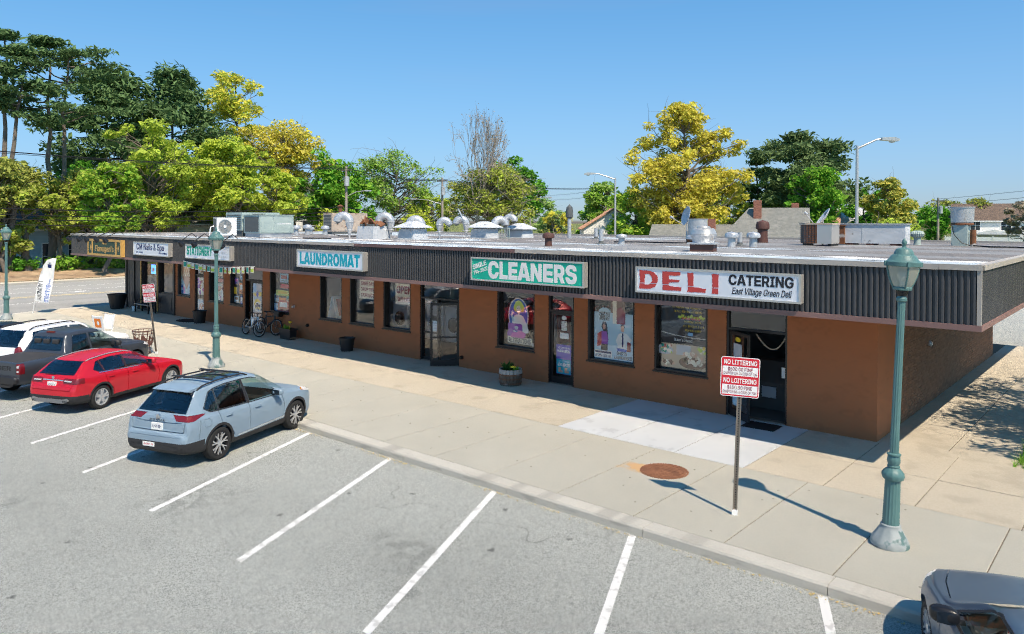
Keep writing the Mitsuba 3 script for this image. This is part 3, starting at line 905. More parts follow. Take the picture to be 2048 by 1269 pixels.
# stationery shop: many small bills stuck inside the glass
def bill(x, z, w, h, m, label, m2=None, txt=None):
    s = print_sheet(label, x - w / 2, x + w / 2, z - h / 2, z + h / 2, m, PY + RND.uniform(0, 0.006), 'handbill', 'handbill')
    if m2:
        dab(s, 'print', sbox(x - 0.36 * w, z - 0.1 * h, x + 0.36 * w, z + 0.32 * h), m2)
        dab(s, 'print', tr_(scribble(0.7 * w, 0.1 * h, int(abs(x * 100))), x - 0.36 * w, z - 0.36 * h), 'c_ink' if m != 'c_blue' else 'c_chalk')
    return s


W1, W2 = 'first stationery window', 'right stationery window beside the door'
for a in ((-34.72, 1.72, 0.26, 0.34, 'c_yellow', None), (-34.15, 1.85, 0.42, 0.55, 'c_orange', 'c_chalk'), (-34.6, 1.3, 0.4, 0.32, 'c_paleblue', 'c_brown'), (-34.05, 1.3, 0.4, 0.4, 'c_blue', 'c_chalk'),
          (-34.6, 2.2, 0.34, 0.3, 'c_violet', 'c_pink'), (-34.1, 2.5, 0.36, 0.42, 'c_sky', 'c_navy')):
    bill(*a[:5], f'small {a[4][2:]} bill stuck inside the {W1}' + (f' with {a[5][2:]} print' if a[5] else ''), a[5])
for a in ((-30.45, 2.55, 0.66, 0.4, 'c_sky', 'c_maroon'), (-30.35, 2.18, 0.8, 0.2, 'c_red', None), (-30.55, 1.86, 1.1, 0.26, 'c_lime', 'c_yellow'), (-31.05, 1.62, 0.34, 0.36, 'c_paleblue', 'c_navy'),
          (-30.5, 1.28, 0.86, 0.52, 'c_delired', 'c_chalk'), (-31.12, 1.2, 0.26, 0.34, 'c_sky', 'c_paleblue'), (-30.6, 1.56, 0.6, 0.18, 'c_orange', None), (-29.98, 1.25, 0.2, 0.4, 'c_cream', 'c_teal'), (-30.1, 1.66, 0.3, 0.3, 'c_beige', 'c_statgreen')):
    m = a[4] if a[4].startswith('c_') and a[4] != 'c_red' else 'm_red'
    bill(*a[:4], m, f'{a[4][2:]} bill inside the {W2}' + (f' with {a[5][2:]} print' if a[5] else ''), a[5])
# lottery poster filling the stationery door
P = print_sheet('big lottery poster reading PLAY HERE on the stationery shop door', -32.9, -32.1, 0.24, 2.2, 'c_palegrey', 0.062)
PD = 0.062
dab(P, 'print', sbox(-32.9, 1.72, -32.6, 2.2), 'c_sky', 1, PD)
dab(P, 'print', sbox(-32.86, 1.6, -32.14, 1.8), 'c_yellow', 1, PD)
dab(P, 'print', ell(-32.5, 1.7, 0.1, 0.13), 'c_violet', 2, PD)
dab(P, 'print', ell(-32.5, 1.17, 0.33, 0.3), 'c_chalk', 1, PD)
dab(P, 'print', ell(-32.5, 1.2, 0.3, 0.27).difference(ell(-32.45, 1.1, 0.3, 0.22)), 'c_yellow', 2, PD)
dab(P, 'print', ell(-32.47, 1.12, 0.24, 0.17), 'c_navy', 2, PD)
dab(P, 'lettering', tr_(fit_text('YORK', 0.09, 0.26, 800), -32.46, 1.2), 'c_chalk', 3, PD)
dab(P, 'lettering', tr_(fit_text('LOTTERY', 0.09, 0.44, 800), -32.66, 0.98), 'c_yellow', 3, PD)
dab(P, 'print', sbox(-32.86, 0.28, -32.14, 0.84), 'c_navy', 1, PD)
dab(P, 'lettering', tr_(fit_text('PLAY', 0.13, 0.42, 800), -32.72, 0.62), 'c_chalk', 2, PD)
dab(P, 'lettering', tr_(fit_text('HERE.', 0.13, 0.50, 800), -32.72, 0.40), 'c_chalk', 2, PD)

# laundromat
P = print_sheet('white sign reading SAME DAY DROP OFF SERVICE in the middle laundromat window', -24.95, -23.9, 2.02, 2.78, 'c_cream')
for k, t in enumerate(('SAME DAY', 'DROP OFF', 'SERVICE')):
    dab(P, 'lettering', tr_(fit_text(t, 0.145, 0.86, 900), -24.86, 2.57 - 0.235 * k), 'c_maroon')
P = print_sheet('white sign reading OPEN 7 DAYS A WEEK in the right laundromat window', -22.72, -21.72, 1.95, 2.76, 'c_cream')
dab(P, 'lettering', tr_(fit_text('OPEN', 0.30, 0.86, 900), -22.65, 2.37), 'c_maroon')
dab(P, 'lettering', tr_(fit_text('7 DAYS A WEEK', 0.19, 0.88, 900), -22.66, 2.06), 'c_maroon')
P = print_sheet('small pale notice stuck on the laundromat sidelight', -20.62, -20.3, 1.12, 1.5, 'c_paleblue', 0.126)
for k in range(3):
    dab(P, 'small_print', tr_(scribble(0.26, 0.05, 70 + k), -20.59, 1.38 - 0.09 * k), 'c_blue', 1, 0.126)
AF = thing('folded_sign_board', 'white folded sign board with red letters standing inside the left laundromat window', 'sign board')
for s_ in (-1, 1):
    part(AF, 'board', xf(MB().box(-0.02, 0.02, -0.26, 0.26, 0.0, 1.0), rot([0, 1, 0], -s_ * 0.32, (-27.05 + s_ * 0.33, 0.62, 0.99))), 'c_chalk' if s_ > 0 else 'c_paleblue')
part(AF, 'lettering', xf(MB().poly(affinity.rotate(fit_text('LAUNDRY', 0.2, 0.8, 800, align='c'), -90, origin=(0, 0)), 0.004, -0.003).get(), rot([0, 0, 1], PI / 2) ) if False else xf(MB().box(0.021, 0.024, -0.13, 0.13, 0.12, 0.86), rot([0, 1, 0], -0.32, (-26.72, 0.62, 0.99))), 'c_delired')
part(AF, 'shelf', MB().box(-28.2, -25.95, 0.3, 1.0, 0.90, 0.985), 'm_interior')
# row of washing machines deeper inside the laundromat
for k in range(5):
    w = thing('washing_machine', f'white front loading washer at the back of the laundromat, {("first", "second", "third", "fourth", "fifth")[k]} from the left', 'washing machine', 'washers inside the laundromat')
    x = -26.9 + 1.15 * k
    part(w, 'body', MB().box(x, x + 1.0, 3.6, 4.6, 0.015, 1.5), 'm_white')
    part(w, 'door', xf(MB().lathe([(0.32, 0.0), (0.32, 0.05), (0.25, 0.06), (0.24, 0.02), (0.0, 0.02)], sides=20), rot([1, 0, 0], PI / 2, (x + 0.5, 3.598, 0.75))), 'm_black', 30)

# cleaners: tailoring picture
P = print_sheet('window picture of a seamstress at a sewing machine over the word ALTERATIONS', -16.92, -15.86, 1.08, 1.30, 'c_cream')
dab(P, 'lettering', tr_(fit_text('ALTERATIONS', 0.165, 0.96, 800), -16.87, 1.105), 'c_ink')
dab(P, 'outline', unary_union([ell(-16.45, 2.02, 0.44, 0.60), blob(-16.5, 1.5, 0.36, 5, 12, 0.12, 1.05)]), 'c_chalk', -1)
dab(P, 'backdrop', ell(-16.45, 2.02, 0.40, 0.56), 'c_blue', 1)
dab(P, 'hair', unary_union([ell(-16.42, 2.35, 0.19, 0.18), ell(-16.56, 2.28, 0.09, 0.13), ell(-16.28, 2.28, 0.09, 0.13)]), 'c_lime', 2)
dab(P, 'face', ell(-16.43, 2.22, 0.10, 0.14), 'c_cream', 3)
dab(P, 'mouth', ell(-16.43, 2.15, 0.035, 0.015), 'm_red', 4)
for sx in (-1, 1):
    dab(P, 'eye', ell(-16.43 + sx * 0.04, 2.25, 0.016, 0.012), 'c_ink', 4)
dab(P, 'blouse', Polygon([(-16.62, 2.02), (-16.43, 2.08), (-16.24, 2.02), (-16.05, 1.72), (-15.98, 1.5), (-16.2, 1.42), (-16.32, 1.72), (-16.36, 1.5), (-16.62, 1.55), (-16.72, 1.8)]), 'c_chalk', 3)
dab(P, 'blouse', LineString([(-16.66, 1.85), (-16.74, 2.02), (-16.7, 2.14)]).buffer(0.04), 'c_paleblue', 4)
dab(P, 'sewing_machine', unary_union([sbox(-16.86, 1.55, -16.34, 1.72), sbox(-16.44, 1.38, -16.3, 1.7), sbox(-16.86, 1.4, -16.7, 1.6), sbox(-16.9, 1.34, -16.26, 1.44)]).buffer(0.03), 'c_purple', 5)
dab(P, 'cloth', Polygon([(-16.7, 1.4), (-16.3, 1.5), (-16.12, 1.42), (-16.2, 1.3), (-16.75, 1.3)]).buffer(0.02), 'c_pink', 6)
dab(P, 'wheel', ell(-16.52, 1.61, 0.08, 0.06), 'c_chalk', 6)
print_sheet('tiny white card in the corner of the ALTERATIONS window', -15.84, -15.66, 1.05, 1.17, 'c_chalk')
# cleaners: door
P = print_sheet('violet and turquoise poster low on the cleaners door reading HANGERS', -14.78, -14.2, 0.33, 1.27, 'c_violet', 0.105)
dab(P, 'print', sbox(-14.77, 0.34, -14.21, 0.80), 'c_teal', 1, 0.105)
dab(P, 'lettering', tr_(fit_text('RETURN YOUR', 0.05, 0.44, 600), -14.71, 1.14), 'c_chalk', 1, 0.105)
dab(P, 'lettering', tr_(fit_text('HANGERS', 0.09, 0.48, 900), -14.73, 1.02), 'c_chalk', 1, 0.105)
dab(P, 'lettering', tr_(fit_text('WE CLEAN', 0.05, 0.40, 600), -14.7, 0.71), 'c_sky', 2, 0.105)
dab(P, 'lettering', tr_(fit_text('UGG BOOTS', 0.10, 0.46, 900), -14.72, 0.58), 'c_chalk', 2, 0.105)
dab(P, 'boots', unary_union([sbox(-14.7, 0.38, -14.6, 0.54), sbox(-14.6, 0.38, -14.53, 0.44), sbox(-14.45, 0.38, -14.35, 0.54), sbox(-14.35, 0.38, -14.28, 0.44)]), 'c_skin', 2, 0.105)
P = print_sheet('opening hours sheet on the upper cleaners door', -14.58, -14.38, 1.72, 2.02, 'c_chalk', 0.105)
for k in range(5):
    dab(P, 'small_print', tr_(scribble(0.16, 0.022, 80 + k), -14.56, 1.97 - 0.055 * k), 'c_brown', 1, 0.105)
P = print_sheet('pale card under the opening hours on the cleaners door', -14.64, -14.3, 1.46, 1.64, 'c_chalk', 0.105)
dab(P, 'small_print', tr_(scribble(0.28, 0.04, 88), -14.61, 1.54), 'c_palegrey', 1, 0.105)
P = print_sheet('round white sticker at the top of the cleaners door', -14.55, -14.41, 2.08, 2.16, 'c_chalk', 0.105)
dab(P, 'print', ell(-14.48, 2.12, 0.10, 0.07), 'c_chalk', 1, 0.105)
# cleaners: wide picture of a woman and a man with clothes over the shoulder
P = print_sheet('pale blue window picture of a woman and a man reading SHIRTS LAUNDERED', -13.38, -11.96, 1.0, 2.42, 'c_paleblue')
dab(P, 'upper_picture', sbox(-12.78, 2.42, -12.26, 2.93), 'c_brown', 1)
dab(P, 'strip', unary_union([sbox(-12.70, 2.1, -12.56, 2.85)]), 'c_cream', 2)
dab(P, 'coat', Polygon([(-12.56, 2.1), (-12.26, 2.1), (-12.25, 2.45), (-12.4, 2.62), (-12.56, 2.55)]), 'c_maroon', 2)
dab(P, 'bag', Polygon([(-13.2, 2.13), (-12.78, 2.13), (-12.78, 2.48), (-12.9, 2.56), (-13.08, 2.56), (-13.2, 2.48)]), 'c_paleblue', 2)
dab(P, 'lettering', tr_(fit_text('SAME DAY', 0.26, 0.38, 900), -13.18, 2.17), 'c_ink', 3)
dab(P, 'woman_hair', unary_union([ell(-13.0, 2.0, 0.10, 0.14), Polygon([(-13.08, 1.98), (-12.9, 2.0), (-12.86, 1.6), (-12.98, 1.6)])]), 'c_ink', 2)
dab(P, 'woman_face', ell(-13.01, 1.98, 0.055, 0.09), 'c_skin', 3)
dab(P, 'woman_blouse', Polygon([(-13.12, 1.84), (-12.92, 1.84), (-12.86, 1.65), (-12.88, 1.42), (-13.12, 1.42)]), 'c_purple', 3)
dab(P, 'woman_coat', Polygon([(-13.25, 1.75), (-13.1, 1.84), (-13.1, 1.4), (-13.26, 1.36)]), 'c_delired', 4)
dab(P, 'woman_skirt', sbox(-13.12, 1.25, -12.88, 1.45), 'c_ink', 4)
dab(P, 'man_hair', ell(-12.35, 2.04, 0.075, 0.06), 'c_ink', 2)
dab(P, 'man_face', ell(-12.35, 1.96, 0.06, 0.095), 'c_skin', 3)
dab(P, 'man_shirt', Polygon([(-12.5, 1.8), (-12.35, 1.86), (-12.2, 1.82), (-12.02, 1.66), (-12.1, 1.56), (-12.2, 1.62), (-12.22, 1.36), (-12.5, 1.36), (-12.58, 1.6)]), 'c_chalk', 2)
dab(P, 'man_tie', sbox(-12.37, 1.42, -12.32, 1.84), 'c_navy', 3)
dab(P, 'man_coat', Polygon([(-12.18, 1.6), (-12.06, 1.56), (-12.06, 1.3), (-12.2, 1.3)]), 'c_maroon', 3)
dab(P, 'man_folder', Polygon([(-12.55, 1.38), (-12.2, 1.36), (-12.22, 1.28), (-12.52, 1.28)]), 'c_blue', 4)
dab(P, 'lettering', tr_(fit_text('SHIRTS', 0.10, 0.36, 700), -12.55, 1.17), 'c_ink', 1)
dab(P, 'lettering', tr_(fit_text('LAUNDERED', 0.10, 0.62, 700), -12.64, 1.045), 'c_ink', 1)
dab(P, 'label_strip', sbox(-13.36, 1.03, -12.72, 1.26), 'c_chalk', 5)
dab(P, 'label_strip', sbox(-13.33, 1.17, -12.75, 1.23), 'c_navy', 6)
dab(P, 'lettering', tr_(fit_text('LEATHER, SUEDE, FUR', 0.07, 0.58, 700), -13.33, 1.06), 'c_navy', 6)
# deli window: dark sheet with yellow lines, brand band, food photograph
P = print_sheet('dark deli window poster with yellow lines above a photograph of food', -11.04, -9.6, 1.02, 2.93, 'c_ink')
for k, (z, w, o) in enumerate(((2.74, 0.9, 0.32), (2.62, 0.86, 0.38), (2.34, 0.5, 0.7), (2.22, 0.62, 0.66), (2.10, 0.5, 0.72))):
    dab(P, 'small_print', tr_(scribble(w, 0.06, 100 + k), -11.0 + o, z), 'c_yellow')
dab(P, 'garland', unary_union([blob(-10.45 + 0.09 * k, 2.5 + 0.03 * math.sin(k * 2), 0.05, k) for k in range(9)]), 'c_lime')
dab(P, 'garland', unary_union([blob(-10.35 + 0.1 * k, 2.46, 0.035, k + 20) for k in range(6)]), 'c_delired', 2)
dab(P, 'sticker', sbox(-10.2, 1.98, -10.04, 2.07), 'c_sky')
dab(P, 'band_line', LineString([(-11.03, 2.03), (-10.6, 1.965), (-10.1, 1.93), (-9.62, 1.925)]).buffer(0.008), 'c_chalk')
dab(P, 'lettering', tr_(fit_text("Boar's Head", 0.085, 0.56, 600), -10.62, 1.80), 'c_chalk')
dab(P, 'food_photo', sbox(-11.03, 1.03, -9.61, 1.72), 'c_beige')
dab(P, 'plate', ell(-10.95, 1.52, 0.30, 0.13), 'c_palegrey', 2)
dab(P, 'plate', ell(-10.05, 1.22, 0.42, 0.17), 'c_brown', 2)
dab(P, 'plate', sbox(-10.55, 1.42, -10.1, 1.70), 'c_palegrey', 2)
for k in range(26):
    a, rr = RND.uniform(0, 2 * PI), math.sqrt(RND.uniform(0, 1))
    dab(P, 'morsel', blob(-10.05 + 0.34 * rr * math.cos(a), 1.34 + 0.19 * rr * math.sin(a), 0.062, 200 + k, 8, 0.25), ('c_cream', 'c_beige', 'c_skin', 'c_cream')[k % 4], 3 + k % 5)
for k in range(16):
    dab(P, 'salad', blob(-10.85 + RND.uniform(-0.16, 0.16), 1.55 + RND.uniform(-0.07, 0.1), 0.05, 300 + k), ('c_lime', 'c_delired', 'c_statgreen', 'c_cream')[k % 4], 3 + k % 4)
for k in range(12):
    dab(P, 'salad', blob(-9.76 + RND.uniform(-0.12, 0.12), 1.6 + RND.uniform(-0.08, 0.08), 0.05, 330 + k), ('c_lime', 'c_yellow', 'c_cream')[k % 3], 3 + k % 4)
for k in range(10):
    dab(P, 'roll', blob(-10.85 + RND.uniform(-0.16, 0.2), 1.16 + RND.uniform(-0.08, 0.1), 0.07, 350 + k), ('c_skin', 'c_beige', 'c_cream', 'c_brown')[k % 4], 3 + k % 4)
# deli door: stickers follow the open leaf
DM = rotz(-0.63, (-8.88, 0.05, 0.03))
P = thing('window_poster', 'yellow sticker above a grey notice on the open deli door', 'window poster')
part(P, 'sheet', xf(MB().box(0.2, 0.62, -0.006, -0.003, 1.55, 1.95), DM), 'c_palegrey')
part(P, 'sticker', xf(MB().poly(ell(0.42, 2.06, 0.14, 0.06), 0.002, -0.006), DM), 'c_yellow')
part(P, 'sheet', xf(MB().box(0.2, 0.62, -0.006, -0.003, 1.35, 1.52), DM), 'c_skin')
P = thing('window_poster', 'tall pale blue sheet low on the open deli door', 'window poster')
part(P, 'sheet', xf(MB().box(0.16, 0.6, -0.006, -0.003, 0.3, 1.1), DM), 'c_paleblue')
# things inside the deli and the cleaners
DC = thing('display_case', 'glass fronted deli counter standing inside the open door', 'display case')
part(DC, 'cabinet', MB().poly(Polygon([(1.3, 0.02), (2.2, 0.02), (2.2, 1.3), (1.7, 1.3), (1.3, 0.75)]), 2.6, -7.35, plane='yz'), 'm_interior_dark')
part(DC, 'front_glass', MB().add(*[np.array([[-9.9, 1.28, 0.78], [-7.36, 1.28, 0.78], [-7.36, 1.68, 1.32], [-9.9, 1.68, 1.32]]), np.array([[0, 1, 2, 3]])]), 'm_glass')
part(DC, 'edge_trim', MB().tube([(-7.35, 1.27, 0.05), (-7.35, 1.27, 0.76), (-7.35, 1.70, 1.32)], 0.018, 6), 'm_aluminium')
part(DC, 'notice', MB().box(-8.5, -8.1, 1.26, 1.275, 0.35, 0.65), 'c_palegrey')
GL = tag(numbered('garland'), 'pale garland hanging in the top of the deli doorway', 'garland')
put(GL, MB().tube([(-8.3 + 0.8 * t, 0.4, 2.2 - 0.36 * 4 * t * (1 - t) * (0.8 + 0.4 * t)) for t in np.linspace(0, 1, 14)], 0.022, 6), 'c_beige', True)
P = print_sheet('small white notice on the right jamb of the deli door', -7.55, -7.40, 1.15, 1.42, 'c_chalk', 0.24)
RL = thing('clothes_rail', 'rail of clothes in coloured covers hanging inside the cleaners', 'clothes rail')
part(RL, 'rail', MB().tube([(-17.8, 1.1, 2.55), (-11.7, 1.1, 2.55)], 0.02, 6), 'm_steel')
for k in range(44):
    x = -17.6 + 0.133 * k + RND.uniform(-0.03, 0.03)
    if -15.2 < x < -13.9:
        continue
    h = RND.uniform(0.9, 1.35)
    part(RL, 'garment', MB().poly(Polygon([(0.72, 2.3), (1.1, 2.5), (1.48, 2.3), (1.42, 2.3 - h), (0.78, 2.3 - h)]), 0.05, x, plane='yz'), ('c_maroon', 'c_brown', 'm_pub', 'c_delired', 'c_palegrey', 'c_navy', 'c_beige')[int(RND.integers(7))])
# neon window sign of the pub
NS = thing('beer_sign', 'small bright blue lit sign in the dark pub window', 'window sign')
scene['m_neon'] = {'type': 'principled', 'base_color': rgb(0.03, 0.1, 0.5), 'roughness': 0.4}
scene[f'{NS}__panel'] = {**mikit.ply(MB().box(-44.0, -43.45, 0.17, 0.2, 2.1, 2.62).get(), 'm_neon'), 'emitter': {'type': 'area', 'radiance': rgb(0.03, 0.22, 1.1)}}
part(NS, 'print', MB().poly(ell(-43.72, 2.34, 0.18, 0.12), 0.003, 0.164), 'c_chalk')

# ------------------------------------------------------------------ street furniture
def lean(x, y, ax, ang):
    """Stand at (x, y) leaning by ang towards the direction ax."""
    M = rot([-ax[1], ax[0], 0], ang)
    M[:3, 3] = (x, y, 0)
    return M


def lamp_post(x, y, label, group, M=None):
    s = thing('lamp_post', label, 'street lamp', group)
    M = rotz(0, (x, y, 0)) if M is None else M
    flute = lambda a, z: 1 + 0.035 * np.cos(16 * a)
    part(s, 'foot', xf(MB().lathe([(0.285, 0.0), (0.29, 0.05), (0.27, 0.10), (0.215, 0.19), (0.17, 0.27), (0.15, 0.31), (0.155, 0.335), (0.13, 0.35)], sides=40, rib=lambda a, z: 1 + 0.035 * np.cos(10 * a) * (z > 0.02) * (z < 0.28)), M), 'm_lampfoot', 35)
    part(s, 'lower_shaft', xf(MB().lathe([(0.125, 0.33), (0.12, 0.6), (0.112, 1.06)], sides=64, rib=flute), M), 'm_lamp', 35)
    part(s, 'collar', xf(MB().lathe([(0.112, 1.05), (0.15, 1.07), (0.168, 1.12), (0.16, 1.17), (0.12, 1.22), (0.085, 1.25), (0.092, 1.265), (0.092, 1.28), (0.08, 1.29), (0.098, 1.35), (0.098, 1.40), (0.085, 1.44), (0.105, 1.455), (0.105, 1.475), (0.07, 1.49)], sides=40, rib=lambda a, z: 1 + 0.03 * np.cos(12 * a + 9 * z)), M), 'm_lamp', 35)
    part(s, 'shaft', xf(MB().lathe([(0.066, 1.48), (0.062, 2.6), (0.056, 3.93)], sides=48, rib=lambda a, z: 1 + 0.05 * np.cos(12 * a)), M), 'm_lamp', 35)
    part(s, 'cap_ring', xf(MB().lathe([(0.056, 3.92), (0.08, 3.94), (0.08, 3.98), (0.06, 4.0), (0.055, 4.02)], sides=24), M), 'm_lamp', 35)
    part(s, 'neck', xf(MB().lathe([(0.05, 4.0), (0.085, 4.06), (0.09, 4.10), (0.07, 4.12)], sides=24), M), 'm_black', 35)
    part(s, 'lantern_base', xf(MB().lathe([(0.06, 4.10), (0.14, 4.115), (0.145, 4.15), (0.13, 4.165), (0.0, 4.17)], sides=32), M), 'm_lamp', 35)
    part(s, 'globe', xf(MB().lathe([(0.125, 4.16), (0.165, 4.23), (0.20, 4.33), (0.222, 4.43), (0.232, 4.5)], sides=32), M), 'm_lampglass', True)
    part(s, 'bulb', xf(MB().lathe([(0.04, 4.17), (0.045, 4.24), (0.075, 4.3), (0.08, 4.36), (0.055, 4.42), (0.0, 4.44)], sides=16), M), 'm_white', True)
    for k in range(4):
        a = k * PI / 2 + 0.55
        pts = [(r * math.cos(a), r * math.sin(a), z) for r, z in ((0.138, 4.15), (0.175, 4.23), (0.212, 4.33), (0.235, 4.43), (0.25, 4.53))]
        part(s, 'rib', xf(MB().tube(pts, 0.014, 6), M), 'm_lamp', True)
        part(s, 'clip', xf(MB().box(0.235, 0.285, -0.025, 0.025, 4.49, 4.57, rotz(a)), M), 'm_lamp')
    part(s, 'hood', xf(MB().lathe([(0.235, 4.49), (0.262, 4.50), (0.268, 4.56), (0.25, 4.575), (0.215, 4.61), (0.185, 4.66), (0.165, 4.675), (0.15, 4.68), (0.14, 4.72), (0.115, 4.765), (0.07, 4.785), (0.03, 4.795), (0.03, 4.82), (0.0, 4.82)], sides=40), M), 'm_lamp', 35)
    part(s, 'finial', xf(MB().lathe([(0.014, 4.80), (0.03, 4.835), (0.042, 4.87), (0.028, 4.91), (0.012, 4.935), (0.0, 4.95)], sides=14), M), 'm_lamp', True)
    return s


IR = np.array([0.756, 0.654])
lamp_post(-3.36, -5.97, 'green lamp post with lantern nearest the camera, beside the no littering sign', 'green lamp posts on the pavement', lean(-3.36, -5.97, IR, 0.041))
lamp_post(-25.42, -5.74, 'green lamp post before the stationery shop, middle one of the row', 'green lamp posts on the pavement')
lamp_post(-45.41, -6.6, 'green lamp post at the left edge near the road', 'green lamp posts on the pavement')


def notice(x, y, label, M, face, h=2.75):
    s = thing('notice_sign', label, 'sign', 'no littering signs on posts')
    prof = Polygon([(-0.04, -0.018), (-0.022, -0.018), (-0.022, 0.012), (0.022, 0.012), (0.022, -0.018), (0.04, -0.018), (0.04, -0.012), (0.028, -0.012), (0.028, 0.018), (-0.028, 0.018), (-0.028, -0.012), (-0.04, -0.012)])
    R = M @ rotz(face)
    part(s, 'post', xf(MB().poly(prof, h, 0, plane='xy'), R), 'm_steel')
    hol = MB()
    for k in range(44):
        hol.box(-0.008, 0.008, 0.0095, 0.0125, 0.12 + 0.045 * k, 0.14 + 0.045 * k)
    part(s, 'post_hole', xf(hol, R), 'm_black', kind='stuff')
    part(s, 'sleeve', xf(MB().box(-0.05, 0.05, -0.03, 0.03, 0.0, 0.09), R), 'm_white')
    W, H0 = 0.33, h - 0.70
    part(s, 'panel', xf(MB().poly(rrect(-W, W, H0, H0 + 0.70, 0.045), 0.004, -0.026), R), 'm_white')
    fr = rrect(-W + 0.012, W - 0.012, H0 + 0.012, H0 + 0.688, 0.035).difference(unary_union([sbox(-W + 0.03, H0 + 0.37, W - 0.03, H0 + 0.535), sbox(-W + 0.03, H0 + 0.035, W - 0.03, H0 + 0.21)]))
    part(s, 'red_print', xf(MB().poly(fr, 0.0015, -0.0285), R), 'm_red')
    for t, z, hh, w, m, wt in (('NO LITTERING', 0.565, 0.085, 0.56, 'm_white', 700), ('$500.00 FINE', 0.455, 0.062, 0.42, 'c_maroon', 500), ('CHAPTER 128-24 CODE OF TOH', 0.388, 0.046, 0.565, 'c_maroon', 400),
                               ('NO LOITERING', 0.24, 0.085, 0.56, 'm_white', 700), ('$100.00 FINE', 0.13, 0.062, 0.42, 'c_maroon', 500), ('CHAPTER 80-6 CODE OF TOH', 0.060, 0.046, 0.565, 'c_maroon', 400)):
        part(s, 'lettering', xf(MB().poly(tr_(fit_text(t, hh, w, wt, align='c'), 0, H0 + z), 0.0015, -0.031), R), m)
    return s


notice(-5.78, -6.44, 'red and white no littering sign on a steel post before the deli', lean(-5.78, -6.44, IR, 0.033), 0.42, 2.80)
notice(-29.59, -5.97, 'leaning no littering sign on a steel post in front of the parked pickup', lean(-29.59, -5.97, -IR, 0.115), 0.3, 2.72)


def tub(name, label, x, y, r0, r1, h, m='m_pot', cat='plant pot', sides=28, rim=True):
    s = thing(name, label, cat)
    p = [(0.0, 0.0), (r0, 0.0), (r1 - 0.015, h - 0.06), (r1 + 0.012, h - 0.06), (r1 + 0.015, h), (r1 - 0.02, h), (r1 - 0.035, h - 0.08), (0.0, h - 0.08)]
    part(s, 'body', MB().lathe(p, (x, y, 0.002), sides), m, 35)
    part(s, 'soil', MB().lathe([(r1 - 0.045, h - 0.13), (0.0, h - 0.07)], (x, y, 0.002), 20), 'm_mulch', True)
    return s


tub('plant_pot', 'big black plant pot at the corner of the dark pub', -46.35, -0.75, 0.36, 0.52, 0.86)
tub('plant_pot', 'black tub against the wall beside the nail shop door', -36.9, -0.55, 0.26, 0.34, 0.62)
tub('plant_pot', 'empty black tub below the laundromat windows', -24.72, -0.62, 0.24, 0.31, 0.52)
tub('plant_pot', 'small white pail by the bench before the pub', -44.6, -0.5, 0.12, 0.15, 0.25, 'm_white', 'pail')
# planter box with a yellow flower
PB = thing('planter_box', 'black rectangular planter with a yellow flower beside the bicycles', 'planter')
_o = Polygon([(-0.42, -0.18), (0.42, -0.18), (0.42, 0.18), (-0.42, 0.18)])
v, f = MB().poly(_o.difference(_o.buffer(-0.03)), 0.46, 0, plane='xy').get()
v[:, :2] *= (0.85 + 0.15 * v[:, 2:] / 0.46)
part(PB, 'body', (v + [-29.05, -0.52, 0.002], f), 'm_pot')
part(PB, 'rim', MB().poly(_o.buffer(0.025, join_style=2).difference(_o.buffer(-0.035)), 0.05, 0.42, M=rotz(0, (-29.05, -0.52, 0.002)), plane='xy'), 'm_pot')
part(PB, 'soil', MB().box(-29.42, -28.68, -0.67, -0.37, 0.05, 0.38), 'm_mulch')


def plant(root, name, x, y, z, n, L, m, seed, w=0.03, spread=0.5):
    g = np.random.default_rng(seed)
    b = MB()
    for k in range(n):
        a, tilt = g.uniform(0, 2 * PI), g.uniform(0.1, 1.1)
        d = np.array([math.cos(a) * math.sin(tilt) * spread * 2, math.sin(a) * math.sin(tilt) * spread * 2, math.cos(tilt)])
        p0 = np.array([x, y, z]) + np.array([*g.uniform(-0.1, 0.1, 2), 0]) * spread * 2
        l = L * g.uniform(0.5, 1.1)
        p1, p2 = p0 + d * l * 0.55, p0 + d * l + [0, 0, -0.25 * l * math.sin(tilt)]
        s = np.cross(d, [0, 0, 1]) + 1e-6
        s = s / np.linalg.norm(s) * w
        b.add([p0, p1 - s, p1 + s, p2], [[0, 1, 2], [1, 3, 2]])
    return part(root, name, b, m)


def leafy(key, c, trans=0.35, rough=0.5, var=0.25):
    """Leaf material: a thin sheet that lets some light through, colour varying in patches."""
    lo, hi = tuple(float(x) * (1 - var) for x in c), tuple(float(x) * (1 + var) for x in c)

    def fn(p, n, uv):
        r = noise(p.x * 1.1, p.y * 1.1, p.z * 1.1)
        q = cell_rand(p.x * 2.5, p.y * 2.5, p.z * 2.5)
        return mix(lo, hi, 0.6 * r + 0.4 * q)
    scene[key] = {'type': 'principledthin', 'base_color': mikit.proc(fn), 'roughness': rough, 'diff_trans': trans * 2}
    return key


leafy('l_grass', (0.22, 0.44, 0.06))
leafy('l_dark', (0.07, 0.18, 0.04))
plant(PB, 'foliage', -29.2, -0.52, 0.36, 40, 0.3, 'l_grass', 3)
part(PB, 'flower', MB().tube([(-28.95, -0.5, 0.36), (-28.92, -0.5, 0.72)], 0.008, 4).lathe([(0.0, 0.70), (0.09, 0.74), (0.06, 0.79), (0.0, 0.8)], (-28.92, -0.5, 0), 10), 'c_yellow')
